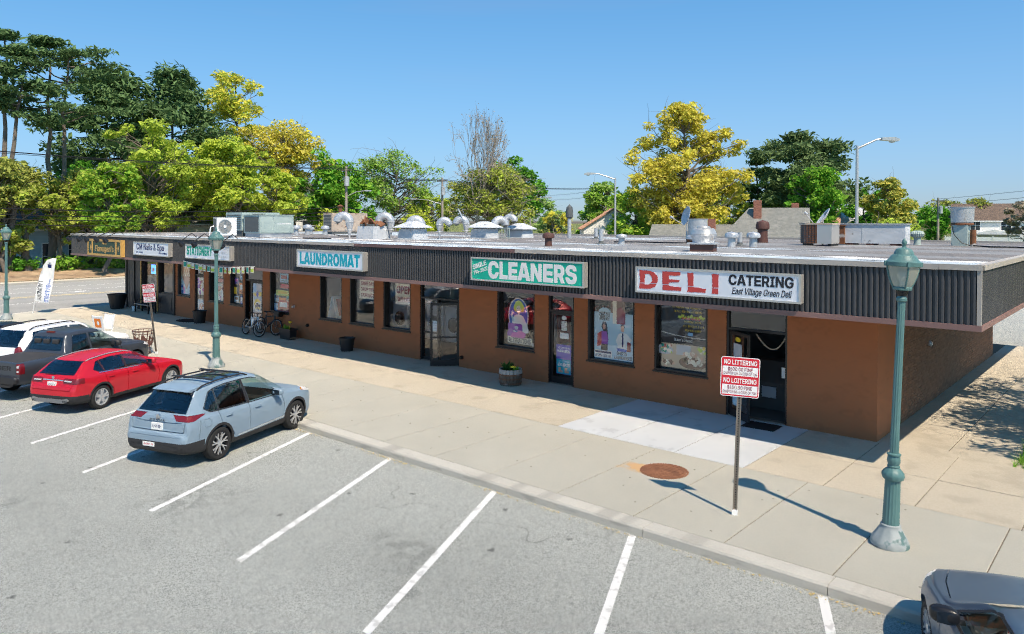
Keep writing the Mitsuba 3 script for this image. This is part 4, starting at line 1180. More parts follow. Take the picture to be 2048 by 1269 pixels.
# barrel planter
mat('m_barrel', wood_barrel, 0.75)
mat('m_barrel_pale', lambda p, n, uv: mix((0.24, 0.22, 0.20), (0.52, 0.50, 0.47), fbm(p.x * 12, p.y * 12, p.z * 4)), 0.75)
BP = thing('barrel_planter', 'half barrel planter with iron hoops and green plants by the cleaners', 'planter')
bx, by = -15.78, -0.98
for k in range(20):
    a0, a1 = k * PI / 10 + 0.02, (k + 1) * PI / 10 - 0.02
    for lo, hi, mm, nm in ((0.0, 0.36, 'm_barrel', 'stave'), (0.365, 0.50, 'm_barrel_pale', 'stave')):
        rad = lambda z: 0.30 + 0.075 * math.sin(PI * (0.18 + z / 1.0))
        v = [[(rad(z) - o) * math.cos(a), (rad(z) - o) * math.sin(a), z] for o in (0.0, 0.03) for z in (lo, hi) for a in (a0, a1)]
        part(BP, nm, (np.array(v) + [bx, by, 0.003], np.array([[0, 1, 3, 2], [5, 4, 6, 7], [2, 3, 7, 6], [1, 0, 4, 5], [0, 2, 6, 4], [3, 1, 5, 7]])), mm)
for z in (0.06, 0.2, 0.33):
    r = 0.30 + 0.075 * math.sin(PI * (0.18 + z)) + 0.004
    part(BP, 'hoop', MB().lathe([(r, z), (r + 0.002, z + 0.035)], (bx, by, 0), 40), 'm_rust')
part(BP, 'soil', MB().lathe([(0.33, 0.43), (0.0, 0.46)], (bx, by, 0), 20), 'm_mulch', True)
plant(BP, 'foliage', bx - 0.08, by, 0.43, 120, 0.34, 'l_dark', 5, 0.035)
plant(BP, 'foliage', bx + 0.16, by, 0.43, 30, 0.22, 'l_grass', 6, 0.03)
part(BP, 'flower', MB().lathe([(0.0, 0.56), (0.10, 0.58), (0.07, 0.62), (0.0, 0.63)], (bx + 0.2, by - 0.1, 0), 9), 'c_yellow')
# door mats
DMT = tag(numbered('door_mat'), 'black rectangular rubber mat on the white slab at the deli door', 'door mat')
put(DMT, MB().poly(rrect(-0.42, 0.42, -0.32, 0.32, 0.02), 0.012, 0.003, M=rotz(0.05, (-7.78, -0.48, 0)), plane='xy'), 'm_rubber')
DMT = tag(numbered('door_mat'), 'rounded black mat on the pavement at the nail shop door', 'door mat')
put(DMT, MB().poly(ell(0, 0, 0.75, 0.5), 0.012, 0.003, M=rotz(0, (-38.15, -0.55, 0)), plane='xy'), 'm_rubber')
DMT = tag(numbered('door_mat'), 'dark mat on the floor inside the open laundromat door', 'door mat')
put(DMT, MB().box(-20.2, -19.15, 0.3, 1.3, 0.013, 0.022), 'm_rubber')
# bench before the pub
BE = thing('bench', 'black slatted bench against the dark pub front', 'bench')
for k in range(4):
    part(BE, 'slat', MB().box(-44.1, -42.3, -0.75 + 0.11 * k, -0.66 + 0.11 * k, 0.44, 0.475), 'm_pub' if k else 'm_coping')
for k in range(3):
    part(BE, 'back_slat', MB().box(-44.1, -42.3, -0.33 + 0.02 * k, -0.30 + 0.02 * k, 0.56 + 0.12 * k, 0.65 + 0.12 * k), 'm_pub')
for x in (-44.05, -42.4):
    part(BE, 'leg', MB().box(x, x + 0.06, -0.74, -0.68, 0, 0.44).box(x, x + 0.06, -0.36, -0.29, 0, 0.92).box(x, x + 0.06, -0.74, -0.3, 0.40, 0.44), 'm_black')
    part(BE, 'armrest', MB().box(x, x + 0.06, -0.74, -0.33, 0.64, 0.68).box(x, x + 0.06, -0.74, -0.69, 0.475, 0.64), 'm_black')
# litter basket of ornamental iron
LB = thing('litter_basket', 'brown ornamental iron litter basket beside the leaning sign', 'litter basket')
lx, ly = -29.95, -6.32
for z, r in ((0.04, 0.26), (0.80, 0.36), (0.92, 0.38)):
    part(LB, 'hoop', MB().tube([(lx + r * math.cos(a), ly + r * math.sin(a), z) for a in np.linspace(0, 2 * PI, 25)], 0.016, 5, False), 'm_flue', True)
for k in range(14):
    a = k * 2 * PI / 14
    part(LB, 'bar', MB().tube([(lx + 0.26 * math.cos(a), ly + 0.26 * math.sin(a), 0.0), (lx + 0.30 * math.cos(a), ly + 0.30 * math.sin(a), 0.45), (lx + 0.38 * math.cos(a), ly + 0.38 * math.sin(a), 0.92)], 0.010, 4), 'm_flue')
for k in range(7):
    a = k * 2 * PI / 7
    c = (lx + 0.325 * math.cos(a), ly + 0.325 * math.sin(a), 0.5)
    part(LB, 'scroll', xf(MB().poly(blob(0, 0, 0.15, k, 11, 0.5).difference(ell(0, 0, 0.04, 0.05)), 0.012, -0.006), rotz(a + PI / 2, c)), 'm_flue')
# white folding barricade
BA = thing('barricade', 'white folding barricade board with orange print behind the white car', 'barricade')
for s_ in (-1, 1):
    R_ = rot([0, 1, 0], s_ * 0.16)
    A_ = rotz(0.35, (-36.0, -5.45, 0)) @ rot([1, 0, 0], s_ * 0.2, (0, -s_ * 0.15, 0)) @ np.diag([0.6, 1, 0.8, 1])
    part(BA, 'board', xf(MB().box(-0.5, 0.5, -0.02, 0.02, 0.35, 1.15), A_), 'm_white')
    for x in (-0.5, 0.42):
        part(BA, 'leg', xf(MB().box(x, x + 0.08, -0.025, 0.025, 0.0, 1.2), A_), 'm_white')
    part(BA, 'print', xf(MB().poly(sbox(-0.34, 0.5, 0.3, 1.02).difference(ell(0, 0.76, 0.12, 0.12)), 0.003, -0.024 if s_ > 0 else 0.0215), A_), 'c_orange')
# feather flag
FFL = thing('feather_flag', 'tall white feather flag reading WASH & FOLD LAUNDRY at the road corner', 'flag')
fx, fy = -47.5, -4.75
FLM = rotz(0.72, (fx, fy, 0)) @ rot([0, 1, 0], 0.10) @ np.diag([0.86, 1, 0.79, 1])
_pole = [(0.0, 0.0, 0.0), (0.06, 0, 1.3), (0.22, 0, 2.7), (0.42, 0, 3.4), (0.72, 0, 3.85), (1.02, 0, 3.98)]
part(FFL, 'pole', xf(MB().tube(_pole, [0.03, 0.025, 0.02, 0.015, 0.012, 0.01], 8), FLM), 'm_white', True)
_sail = Polygon([(0.04, 0.85), (0.98, 0.78), (1.04, 2.0), (1.12, 3.0), (1.16, 3.98), (0.9, 3.97), (0.62, 3.82), (0.36, 3.4), (0.20, 2.7), (0.08, 1.5)]).segmentize(0.2)
v, f = MB().poly(_sail, 0.006, -0.003).get()
tri = trimesh.Trimesh(v, f, process=False).subdivide().subdivide()
v, f = np.array(tri.vertices), np.array(tri.faces)
wave = lambda v: v + np.stack([0 * v[:, 0], 0.05 * np.sin(v[:, 2] * 2.6 + v[:, 0] * 2), 0 * v[:, 0]], 1)
part(FFL, 'sail', xf((wave(v), f), FLM), 'm_white', 30)


def flag_text(t, h, w, x, z, m, wt=700):
    g = affinity.rotate(fit_text(t, h, w, wt), -90, origin=(0, 0))
    for k in (-0.011, 0.006):
        mm = MB().poly(tr_(g, x, z), 0.004, k).get()
        part(FFL, 'lettering', xf((wave(mm[0]), mm[1]), FLM), m)


flag_text('LAUNDRY', 0.27, 1.35, 0.18, 2.28, 'c_ink', 500)
flag_text('WASH & FOLD', 0.27, 1.62, 0.66, 2.48, 'c_blue', 700)
g_ = [tr_(scribble(0.5, 0.14, 400 + k), 0.32, 2.55 + 0.2 * k) for k in range(2)]
for g in g_:
    mm = MB().poly(g, 0.004, -0.011).get()
    part(FFL, 'small_print', xf((wave(mm[0]), mm[1]), FLM), 'c_palegrey')
mm = MB().poly(unary_union([sbox(0.68, 3.28, 0.92, 3.52), ell(0.8, 3.62, 0.06, 0.03)]), 0.004, -0.011).get()
part(FFL, 'emblem', xf((wave(mm[0]), mm[1]), FLM), 'c_navy')


# bicycles
mat('m_alloy', (0.62, 0.63, 0.64), 0.28, metallic=0.7)
def bicycle(label, M, frame_m, basket=False, steer=0.0):
    s = thing('bicycle', label, 'bicycle', 'bicycles leaning by the stationery shop')
    R, WB = 0.345, 1.06

    def wheel(x, name):
        w = f'{s}__{name}'
        C = rot([1, 0, 0], PI / 2, (x, 0, R))
        ring_ = lambda r, t, n: MB().tube([((r) * math.cos(a), (r) * math.sin(a), 0) for a in np.linspace(0, 2 * PI, 41)], t, n, False)
        if x > 0.5:
            C = rotz(0, (WB, 0, 0)) @ rotz(steer) @ rotz(0, (-WB, 0, 0)) @ C
        key = part(s, name, xf(ring_(R - 0.028, 0.030, 8), M @ C), 'm_rubber', True)
        part(key, 'rim', xf(ring_(R - 0.062, 0.010, 6), M @ C), 'm_aluminium', True)
        b = MB()
        for k in range(24):
            a = k * 2 * PI / 24
            b.tube([(0.02 * math.cos(a + 1), 0.02 * math.sin(a + 1), 0.03 * (-1) ** k), ((R - 0.055) * math.cos(a), (R - 0.055) * math.sin(a), 0)], 0.0014, 3, False)
        part(key, 'spoke', xf(b, M @ C), 'm_steel', kind='stuff')
        part(key, 'hub', xf(MB().lathe([(0, -0.05), (0.025, -0.05), (0.025, 0.05), (0, 0.05)], sides=10), M @ C), 'm_steel')

    wheel(0.0, 'rear_wheel')
    wheel(WB, 'front_wheel')
    bb, seat, head, headlo = (0.43, 0, 0.30), (0.30, 0, 0.78), (0.86, 0, 0.80), (0.89, 0, 0.66)
    part(s, 'frame', xf(MB().tube([bb, seat], 0.02, 8).tube([(0.32, 0, 0.72), head], 0.024, 8).tube([bb, headlo], 0.028, 8).tube([head, headlo], 0.028, 8)
                        .tube([(0.02, 0.04, R), (0.32, 0.02, 0.70)], 0.012, 6).tube([(0.02, -0.04, R), (0.32, -0.02, 0.70)], 0.012, 6).tube([(0.02, 0.05, R), bb], 0.013, 6).tube([(0.02, -0.05, R), bb], 0.013, 6), M), frame_m, True)
    S_ = M @ rotz(0, (WB - 0.1, 0, 0)) @ rotz(steer) @ rotz(0, (-WB + 0.1, 0, 0))
    part(s, 'fork', xf(MB().tube([(0.90, 0, 0.64), (0.93, 0.05, 0.60), (1.05, 0.055, R)], 0.016, 6).tube([(0.90, 0, 0.64), (0.93, -0.05, 0.60), (1.05, -0.055, R)], 0.016, 6), S_), frame_m, True)
    part(s, 'handlebar', xf(MB().tube([(0.85, 0, 0.8), (0.83, 0, 0.93)], 0.016, 6).tube([(0.78, -0.31, 0.97), (0.85, -0.14, 0.95), (0.87, 0, 0.94), (0.85, 0.14, 0.95), (0.78, 0.31, 0.97)], 0.014, 6), S_), 'm_black', True)
    part(s, 'seat_post', xf(MB().tube([seat, (0.27, 0, 0.90)], 0.014, 6), M), 'm_steel', True)
    sd = trimesh.creation.icosphere(2, 1.0)
    sv = np.array(sd.vertices) * [0.14, 0.075, 0.035]
    sv[:, 1] *= np.clip(0.75 - sv[:, 0] * 4, 0.3, 1.1)
    part(s, 'saddle', xf((sv + [0.27, 0, 0.93], np.array(sd.faces)), M), 'm_black', True)
    part(s, 'crank', xf(MB().lathe([(0, -0.06), (0.09, -0.06), (0.09, -0.052), (0, -0.052)], sides=20).get(), M @ rot([1, 0, 0], -PI / 2, bb)), 'm_steel')
    part(s, 'pedal', xf(MB().box(-0.012, 0.012, -0.08, -0.065, -0.17, 0.0).box(-0.05, 0.05, -0.17, -0.08, -0.185, -0.165), M @ rotz(0, bb)), 'm_black')
    part(s, 'pedal', xf(MB().box(-0.012, 0.012, 0.065, 0.08, 0.0, 0.17).box(-0.05, 0.05, 0.08, 0.17, 0.165, 0.185), M @ rotz(0, bb)), 'm_black')
    if basket:
        g = sbox(-0.16, -0.14, 0.16, 0.14)
        v, f = MB().poly(g.difference(g.buffer(-0.012)), 0.22, 0, plane='xy').get()
        v[:, :2] *= 0.82 + 0.18 * v[:, 2:] / 0.22
        part(s, 'basket', xf((v + [1.06, 0, 0.78], f), S_), 'm_black')
    else:
        part(s, 'bag', xf(MB().poly(Polygon([(0.42, 0.42), (0.62, 0.7), (0.40, 0.74)]), 0.05, -0.025), M), 'c_chalk')
    return s


bicycle('silver blue bicycle in front, leaning beside the stationery door', rotz(-0.05, (-31.65, -1.05, 0.005)) @ rot([1, 0, 0], -0.14) @ np.diag([1.12, 1.12, 1.08, 1]), 'm_alloy', False, 0.25)
bicycle('dark bicycle with front basket behind the silver one', rotz(0.06, (-31.55, -0.42, 0.005)) @ rot([1, 0, 0], -0.16) @ np.diag([1.15, 1.12, 1.08, 1]), 'm_pub', True, 0.1)
# dry leaves and yellow pollen swept along the kerb
LV = tag(numbered('leaf_litter'), 'dry yellow leaves scattered along the kerb', 'leaves', kind='stuff')
b = MB()
g = np.random.default_rng(9)
for c, n in ((-16.4, 70), (-13.35, 70), (-13.0, 40), (-10.1, 40), (-7.5, 40), (-5.5, 40), (-3.8, 40), (-3.0, 30), (-9.0, 30), (-18, 60)):
    for k in range(n):
        x, y = c + g.normal(0, 0.45), -8.09 - abs(g.normal(0, 0.07))
        s_, a = g.uniform(0.008, 0.028), g.uniform(0, 2 * PI)
        d = np.array([math.cos(a), math.sin(a), 0]) * s_
        e = np.array([-d[1], d[0], g.uniform(-0.3, 0.5) * s_]) * 0.6
        p = np.array([x, y, -0.142 + g.uniform(0, 0.012)])
        b.add([p - d, p + e, p + d, p - e], [[0, 1, 2], [0, 2, 3]])
mat('m_dryleaf', lambda p, n, uv: mix((0.42, 0.27, 0.08), (0.6, 0.48, 0.2), noise(p.x * 40, p.y * 40)), 0.8, two=True)
put(LV, b, 'm_dryleaf')
# grass tuft at the planted bed, weeds in joints
GR = tag(numbered('grass_clump'), 'bright green grass growing over the edge of the planted bed', 'grass', kind='stuff')
b = MB()
for k in range(4200):
    x, y = g.uniform(-2.45, -0.3), g.uniform(-0.05, 4.5)
    if y < 0.4 and x < -2.3 and g.random() < 0.3:
        continue
    h, a, t = g.uniform(0.10, 0.34), g.uniform(0, 2 * PI), g.uniform(0, 0.9)
    d = np.array([math.cos(a) * math.sin(t), math.sin(a) * math.sin(t), math.cos(t)]) * h
    s_ = np.array([-math.sin(a), math.cos(a), 0]) * 0.012
    p = np.array([x, y, -0.02])
    b.add([p - s_, p + s_, p + d], [[0, 1, 2]])
put(GR, b, 'l_grass')

# ------------------------------------------------------------------ rooftop equipment
RZ = 4.30
mat('m_hvac', lambda p, n, uv: mix((0.30, 0.385, 0.375), (0.41, 0.50, 0.48), fbm(p.x * 1.5, p.y * 1.5, p.z * 2.5, octaves=4)), 0.55)
mat('m_hvac_beige', lambda p, n, uv: mix(mix((0.40, 0.32, 0.25), (0.52, 0.43, 0.35), fbm(p.x * 1.5, p.y * 1.5, p.z * 2.5, octaves=4)), col(0.2, 0.1, 0.06), smoothstep(0.68, 0.76, fbm(p.x * 3, p.y * 3, p.z * 5, octaves=3))), 0.6)
mat('m_fin', (0.10, 0.11, 0.11), 0.6)


def at(x, y, a=0.0):
    return rotz(a, (x, y, RZ))


def roofbox(s, name, x0, x1, y0, y1, z0, z1, m, M):
    part(s, name, xf(MB().box(x0, x1, y0, y1, z0, z1), M), m)


# split unit with fan
MS = thing('split_air_conditioner', 'white outdoor fan unit standing on the roof edge above the STATIONERY sign', 'air conditioner')
M = at(-33.75, -0.8)
roofbox(MS, 'cabinet', -0.36, 0.0, -0.5, 0.5, 0.16, 1.0, 'm_white', M)
roofbox(MS, 'coil', -0.34, -0.03, -0.512, -0.501, 0.2, 0.96, 'm_fin', M)
for y in (-0.35, 0.3):
    roofbox(MS, 'foot', -0.42, 0.06, y, y + 0.08, 0.0, 0.16, 'm_galv', M)
F_ = M @ rot([0, 1, 0], PI / 2, (0.0, -0.1, 0.58))
part(MS, 'fan_grille', xf(MB().lathe([(0.34, 0.0), (0.34, 0.02), (0.31, 0.025), (0.30, 0.004), (0.0, 0.004)], sides=32), F_), 'm_aluminium', 30)
b = MB()
for r in np.linspace(0.06, 0.30, 7):
    b.tube([(r * math.cos(a), r * math.sin(a), 0.018) for a in np.linspace(0, 2 * PI, 25)], 0.005, 4, False)
part(MS, 'fan_guard', xf(b, F_), 'm_fin', kind='stuff')
part(MS, 'fan_hub', xf(MB().lathe([(0.07, 0.005), (0.07, 0.028), (0.0, 0.03)], sides=16), F_), 'm_white', 30)
part(MS, 'pipe', xf(MB().tube([(-0.2, -0.55, 0.6), (-0.2, -0.7, 0.55), (-0.2, -0.75, 0.2), (-0.2, -0.72, 0.0)], 0.03, 6), M), 'm_white', True)

# green-grey packaged units
H1 = thing('rooftop_unit', 'large grey green rooftop unit with plain side panels', 'air conditioner')
M = at(-34.9, 2.4)
roofbox(H1, 'cabinet', -1.0, 0.5, -1.1, 0.85, 0.22, 1.12, 'm_hvac', M)
roofbox(H1, 'curb', -0.95, 0.45, -1.05, 0.8, 0.0, 0.22, 'm_galv', M)
roofbox(H1, 'lid', -1.04, 0.54, -1.14, 0.89, 1.121, 1.16, 'm_hvac', M)
for y0, y1 in ((-1.05, -0.35), (-0.3, 0.8)):
    roofbox(H1, 'panel', 0.5, 0.515, y0, y1, 0.27, 1.08, 'm_hvac', M)
roofbox(H1, 'label_strip', 0.516, 0.519, -0.1, 0.7, 0.68, 0.72, 'm_white', M)
roofbox(H1, 'coil_panel', -0.9, 0.4, -1.115, -1.101, 0.3, 1.05, 'm_fin', M)
H2 = thing('rooftop_unit', 'grey green rooftop unit with a dark grille, behind the white fan unit', 'air conditioner')
M = at(-36.9, 2.3)
roofbox(H2, 'cabinet', -0.8, 0.8, -1.0, 1.2, 0.35, 1.28, 'm_hvac', M)
roofbox(H2, 'curb', -0.75, 0.75, -0.95, 1.15, 0.0, 0.35, 'm_fin', M)
for y0, y1, m in ((-0.95, -0.45, 'm_hvac'), (-0.40, 0.3, 'm_fin'), (0.35, 1.15, 'm_hvac')):
    roofbox(H2, 'panel', 0.8, 0.815, y0, y1, 0.42, 1.22, m, M)
for k in range(7):
    roofbox(H2, 'louvre', -0.7, 0.7, -1.02, -1.001, 0.45 + 0.11 * k, 0.50 + 0.11 * k, 'm_fin', M)
part(H2, 'gas_pipe', xf(MB().tube([(0.95, -0.6, 0.0), (0.95, -0.6, 0.55), (0.95, 0.4, 0.6), (0.82, 0.5, 0.6)], 0.035, 6), M), 'm_white', True)
H3 = thing('rooftop_unit', 'beige rusted rooftop unit at the back edge of the roof', 'air conditioner')
M = at(-39.6, 10.6)
roofbox(H3, 'cabinet', -0.7, 0.2, -1.35, 1.4, 0.18, 1.35, 'm_hvac_beige', M)
roofbox(H3, 'base', -0.66, 0.16, -1.3, 1.35, 0.0, 0.18, 'm_fin', M)
for k in range(5):
    roofbox(H3, 'louvre', -0.6, 0.1, -1.37, -1.351, 0.3 + 0.2 * k, 0.42 + 0.2 * k, 'm_fin', M)
for y0, y1 in ((-1.3, -0.45), (-0.4, 1.35)):
    roofbox(H3, 'panel', 0.2, 0.215, y0, y1, 0.24, 1.3, 'm_hvac_beige', M)
part(H3, 'flue', xf(MB().lathe([(0.12, 1.3), (0.12, 1.75), (0.2, 1.78), (0.0, 1.9)], (-0.1, -0.5, 0), 14), M), 'm_rust', 30)


def gooseneck(x, y, h, r, a, label, tip=True, flap=False):
    s = thing('duct_elbow', label, 'roof vent', 'curved silver ducts on the roof')
    R = r * 1.45
    pts = [(0, 0, 0), (0, 0, h - R)] + [(R * (1 - math.cos(t)), 0, h - R + R * math.sin(t)) for t in np.linspace(0.25, PI * 0.97, 9)]
    pts.append((pts[-1][0], 0, pts[-1][2] - 0.12))
    M = at(x, y, a)
    seg = MB()
    part(s, 'duct', xf(MB().tube(pts, r, 18, False), M), 'm_galv', 30)
    for z in (0.02, (h - R) * 0.55, h - R):
        part(s, 'seam_ring', xf(MB().lathe([(r + 0.001, z - 0.02), (r + 0.018, z), (r + 0.001, z + 0.02)], sides=18), M), 'm_galv', 30)
    part(s, 'mouth', xf(MB().tube([pts[-1], (pts[-1][0], 0, pts[-1][2] - 0.005)], r - 0.02, 14), M), 'm_fin')
    if flap:
        part(s, 'flap', xf(MB().box(-0.02, 0.02, -0.2, 0.2, 0.0, 0.6), M @ rot([0, 1, 0], 0.45, (0.12, 0, h - 0.05))), 'm_galv')
    return s


AR = math.atan2(0.654, 0.756)     # towards the right of the picture
gooseneck(-28.04, 2.01, 1.10, 0.19, AR + PI, 'silver duct bent to the left, first of the row from the left')
gooseneck(-27.55, 4.0, 1.10, 0.19, AR + PI, 'silver duct bent to the left behind the rusted vent hood')
gooseneck(-26.9, 5.35, 0.95, 0.2, AR + PI, 'silver duct half hidden behind the first pyramid hood')
gooseneck(-26.1, 5.75, 0.92, 0.16, AR, 'silver duct bent to the right, standing free in the middle of the row')
gooseneck(-25.85, 7.3, 0.98, 0.17, AR + PI, 'silver duct with a raised flap on top', flap=True)
gooseneck(-25.3, 8.75, 0.95, 0.2, AR + 0.4, 'wide silver duct behind the second pyramid hood')
gooseneck(-25.2, 9.5, 1.10, 0.16, AR - 0.3, 'tall silver duct bent to the right near the third pyramid hood')


def pyramid(x, y, label, w=0.95, h=0.5, hood=1.3, rusted=False):
    s = thing('vent_hood', label, 'roof vent', 'boxed vents with hoods on the roof')
    M = at(x, y, 0.1)
    v = np.array([[sx * w / 2 * k, sy * w / 2 * k, z] for k, z in ((1.06, 0.0), (0.96, h)) for sx, sy in ((-1, -1), (1, -1), (1, 1), (-1, 1))])
    f = np.array([[i, (i + 1) % 4, (i + 1) % 4 + 4, i + 4] for i in range(4)] + [[4, 5, 6, 7]])
    part(s, 'box', xf((v, f), M), 'm_silver')
    part(s, 'throat', xf(MB().box(-w * 0.42, w * 0.42, -w * 0.42, w * 0.42, h, h + 0.1), M), 'm_fin')
    if rusted:
        for k in range(7):
            a = k * 0.9
            part(s, 'rusted_flap', xf(MB().box(-0.22, 0.22, -0.14, 0.14, -0.025, 0.02), M @ rotz(a, (0.42 * math.cos(a), 0.42 * math.sin(a), h + 0.14 + 0.05 * (k % 3))) @ rot([1, 1, 0], 0.7 + 0.2 * k)), 'm_rust')
        return s
    q = hood / 2
    v = np.array([[sx * q, sy * q, h + 0.08] for sx, sy in ((-1, -1), (1, -1), (1, 1), (-1, 1))] + [[sx * q, sy * q, h + 0.04] for sx, sy in ((-1, -1), (1, -1), (1, 1), (-1, 1))] + [[sx * q * 0.22, sy * q * 0.22, h + 0.36] for sx, sy in ((-1, -1), (1, -1), (1, 1), (-1, 1))])
    f = np.array([[i, (i + 1) % 4, (i + 1) % 4 + 8, i + 8] for i in range(4)] + [[i + 4, (i + 1) % 4 + 4, (i + 1) % 4, i] for i in range(4)] + [[8, 9, 10, 11], [7, 6, 5, 4]])
    part(s, 'hood', xf((v, f), M), 'm_silver')
    return s


pyramid(-28.15, 3.45, 'vent box with a torn rusty top between two silver ducts', 1.05, 0.62, rusted=True)
pyramid(-26.85, 4.75, 'vent box with pyramid hood, left one of the three')
pyramid(-25.37, 8.1, 'vent box with pyramid hood, middle one of the three')
pyramid(-24.93, 10.27, 'vent box with a flatter grey pyramid hood, right one of the three', 0.95, 0.42, 1.25)
WC = thing('wire_cage', 'pale green wire cage between two vent hoods on the roof', 'cage')
b = MB()
M = at(-25.0, 9.1)
for k in range(8):
    part(WC, 'wire', xf(MB().box(-0.36 + 0.1 * k, -0.35 + 0.1 * k, -0.02, 0.0, 0.0, 0.5), M), 'm_hvac')
part(WC, 'frame', xf(MB().poly(sbox(-0.4, 0.0, 0.4, 0.55).difference(sbox(-0.36, 0.04, 0.36, 0.51)), 0.03, -0.02), M), 'm_hvac')


def mushroom(x, y, r, h, label, m='m_galv', cap='m_galv', cr=1.8, group='small capped vents on the roof'):
    s = thing('roof_vent', label, 'roof vent', group)
    M = at(x, y)
    part(s, 'pipe', xf(MB().lathe([(r * 1.1, 0.0), (r, h * 0.3), (r, h * 0.7)], sides=14), M), m, 30)
    part(s, 'cap', xf(MB().lathe([(r * 1.05, h * 0.58), (r * cr, h * 0.62), (r * cr, h * 0.78), (r * cr * 0.85, h * 0.9), (0.03, h * 0.97), (0.0, h)], sides=18), M), cap, 30)
    return s


for x, y, r, h, l in ((-38.5, 6.1, 0.14, 0.62, 'capped vent nearest the grey green unit on the left'), (-38.1, 6.6, 0.15, 0.66, 'second capped vent left of the beige unit'), (-37.5, 7.4, 0.14, 0.6, 'domed vent just left of the beige unit'),
                      (-15.81, 5.51, 0.12, 0.42, 'low round vent by itself on the middle of the roof'), (-11.33, 5.43, 0.13, 0.56, 'capped vent left of the thin pipe near the big fan'), (-10.8, 6.0, 0.13, 0.56, 'capped vent right of the thin pipe near the brown flue'), (-40.4, 8.4, 0.12, 0.5, 'far capped vent by the beige unit')):
    mushroom(x, y, r, h, l)
mushroom(-15.99, 1.21, 0.12, 0.52, 'dark brown vent pipe with a small cap near the front roof edge', 'm_flue', 'm_flue', 1.7, 'brown flues on the roof')
mushroom(-12.56, 11.01, 0.2, 0.98, 'tall brown flue with flat cap before the grey house', 'm_flue', 'm_flue', 1.35, 'brown flues on the roof')
mushroom(-22.6, 11.33, 0.095, 1.75, 'tall thin grey vent pipe in the middle of the roof', 'm_galv', 'm_fin', 1.9)
for x, y, h, l in ((-21.1, 11.48, 0.55, 'thin grey pipe stub, left of a pair'), (-16.35, 4.92, 0.6, 'thin grey pipe stub, right of a pair'), (-11.83, 7.21, 0.5, 'thin pipe stub between two capped vents')):
    s = thing('vent_pipe', l, 'roof vent', 'open pipe stubs on the roof')
    part(s, 'pipe', xf(MB().lathe([(0.10, 0.0), (0.085, 0.04), (0.085, h), (0.065, h), (0.065, h - 0.1), (0.0, h - 0.1)], sides=14), at(x, y)), 'm_galv', 30)
    part(s, 'flashing', xf(MB().lathe([(0.24, 0.03), (0.10, 0.07), (0.09, 0.14)], sides=14), at(x, y)), 'm_fin', 30)

BF = thing('exhaust_fan', 'round silver exhaust fan on a dark curb near the front roof edge', 'roof fan')
M = at(-10.21, 1.12, 0.3)
roofbox(BF, 'curb', -0.33, 0.33, -0.33, 0.33, 0.0, 0.24, 'm_flue', M)
roofbox(BF, 'plate', -0.40, 0.40, -0.40, 0.40, 0.241, 0.285, 'm_galv', M)
part(BF, 'bowl', xf(MB().lathe([(0.30, 0.285), (0.315, 0.33), (0.36, 0.46), (0.372, 0.50), (0.365, 0.515)], sides=40), M), 'm_galv', 30)
part(BF, 'shroud', xf(MB().lathe([(0.368, 0.516), (0.375, 0.53), (0.33, 0.66), (0.28, 0.70), (0.27, 0.69), (0.0, 0.67)], sides=40), M), 'm_aluminium', 30)
part(BF, 'cap', xf(MB().lathe([(0.20, 0.67), (0.20, 0.72), (0.17, 0.76), (0.0, 0.775)], sides=28), M), 'm_aluminium', 30)
DF = thing('exhaust_fan', 'tall silver drum fan behind the round exhaust fan', 'roof fan')
M = at(-14.09, 8.33)
part(DF, 'drum', xf(MB().lathe([(0.38, 0.36), (0.38, 0.97), (0.40, 0.975), (0.40, 1.0), (0.355, 1.0), (0.35, 0.7), (0.0, 0.68)], sides=36), M), 'm_galv', 30)
part(DF, 'skirt', xf(MB().lathe([(0.30, 0.12), (0.46, 0.2), (0.44, 0.30), (0.385, 0.36)], sides=36), M), 'm_galv', 30)
roofbox(DF, 'curb', -0.32, 0.32, -0.32, 0.32, 0.0, 0.2, 'm_rust', M)


def dish(x, y, z, az, el, r, label):
    s = thing('satellite_dish', label, 'satellite dish')
    M = rotz(az, (x, y, z)) @ rot([0, 1, 0], PI / 2 - el)
    part(s, 'dish', xf(MB().lathe([(0.0, -0.10), (r * 0.4, -0.085), (r * 0.75, -0.045), (r, 0.0), (r, 0.012), (r * 0.75, -0.03), (r * 0.4, -0.07), (0.0, -0.085)], sides=32), M), 'm_silver', 40)
    part(s, 'arm', xf(MB().tube([(r * 0.95, 0, 0.0), (r * 0.55, 0, 0.55)], 0.016, 6), M), 'm_galv')
    part(s, 'feed_horn', xf(MB().lathe([(0.05, 0), (0.06, 0.12), (0.0, 0.13)], (r * 0.52, 0, 0.5), 12), M), 'm_galv', 30)
    part(s, 'mast', MB().tube([(x - 0.02, y + 0.12, RZ - 0.02), (x - 0.02, y + 0.12, z)], 0.03, 8), 'm_galv')
    return s


dish(-14.75, 8.6, 5.42, AR + PI + 0.15, 0.25, 0.40, 'grey satellite dish pointing left beside the drum fan')
dish(-9.75, 9.75, 5.36, AR + PI * 0.93, 0.62, 0.42, 'grey satellite dish tilted up on top of the wire grille condenser')
CD = thing('condenser', 'round cornered condenser with rusty wire grille on the right part of the roof', 'air conditioner')
M = at(-9.84, 9.5)
part(CD, 'coil', xf(MB().poly(unary_union([sbox(-0.3, -0.4, 0.1, 0.4), Point(-0.2, 0).buffer(0.4), sbox(-0.3, -0.4, 0.62, 0.4)]), 0.68, 0.1, plane='xy'), M), 'm_fin')
for k in range(9):
    z = 0.14 + 0.075 * k
    part(CD, 'grille_wire', xf(MB().tube([(0.12, -0.425, z), (-0.2, -0.425, z), (-0.45, -0.33, z), (-0.61, -0.1, z), (-0.61, 0.1, z)], 0.012, 4), M), 'm_rust')
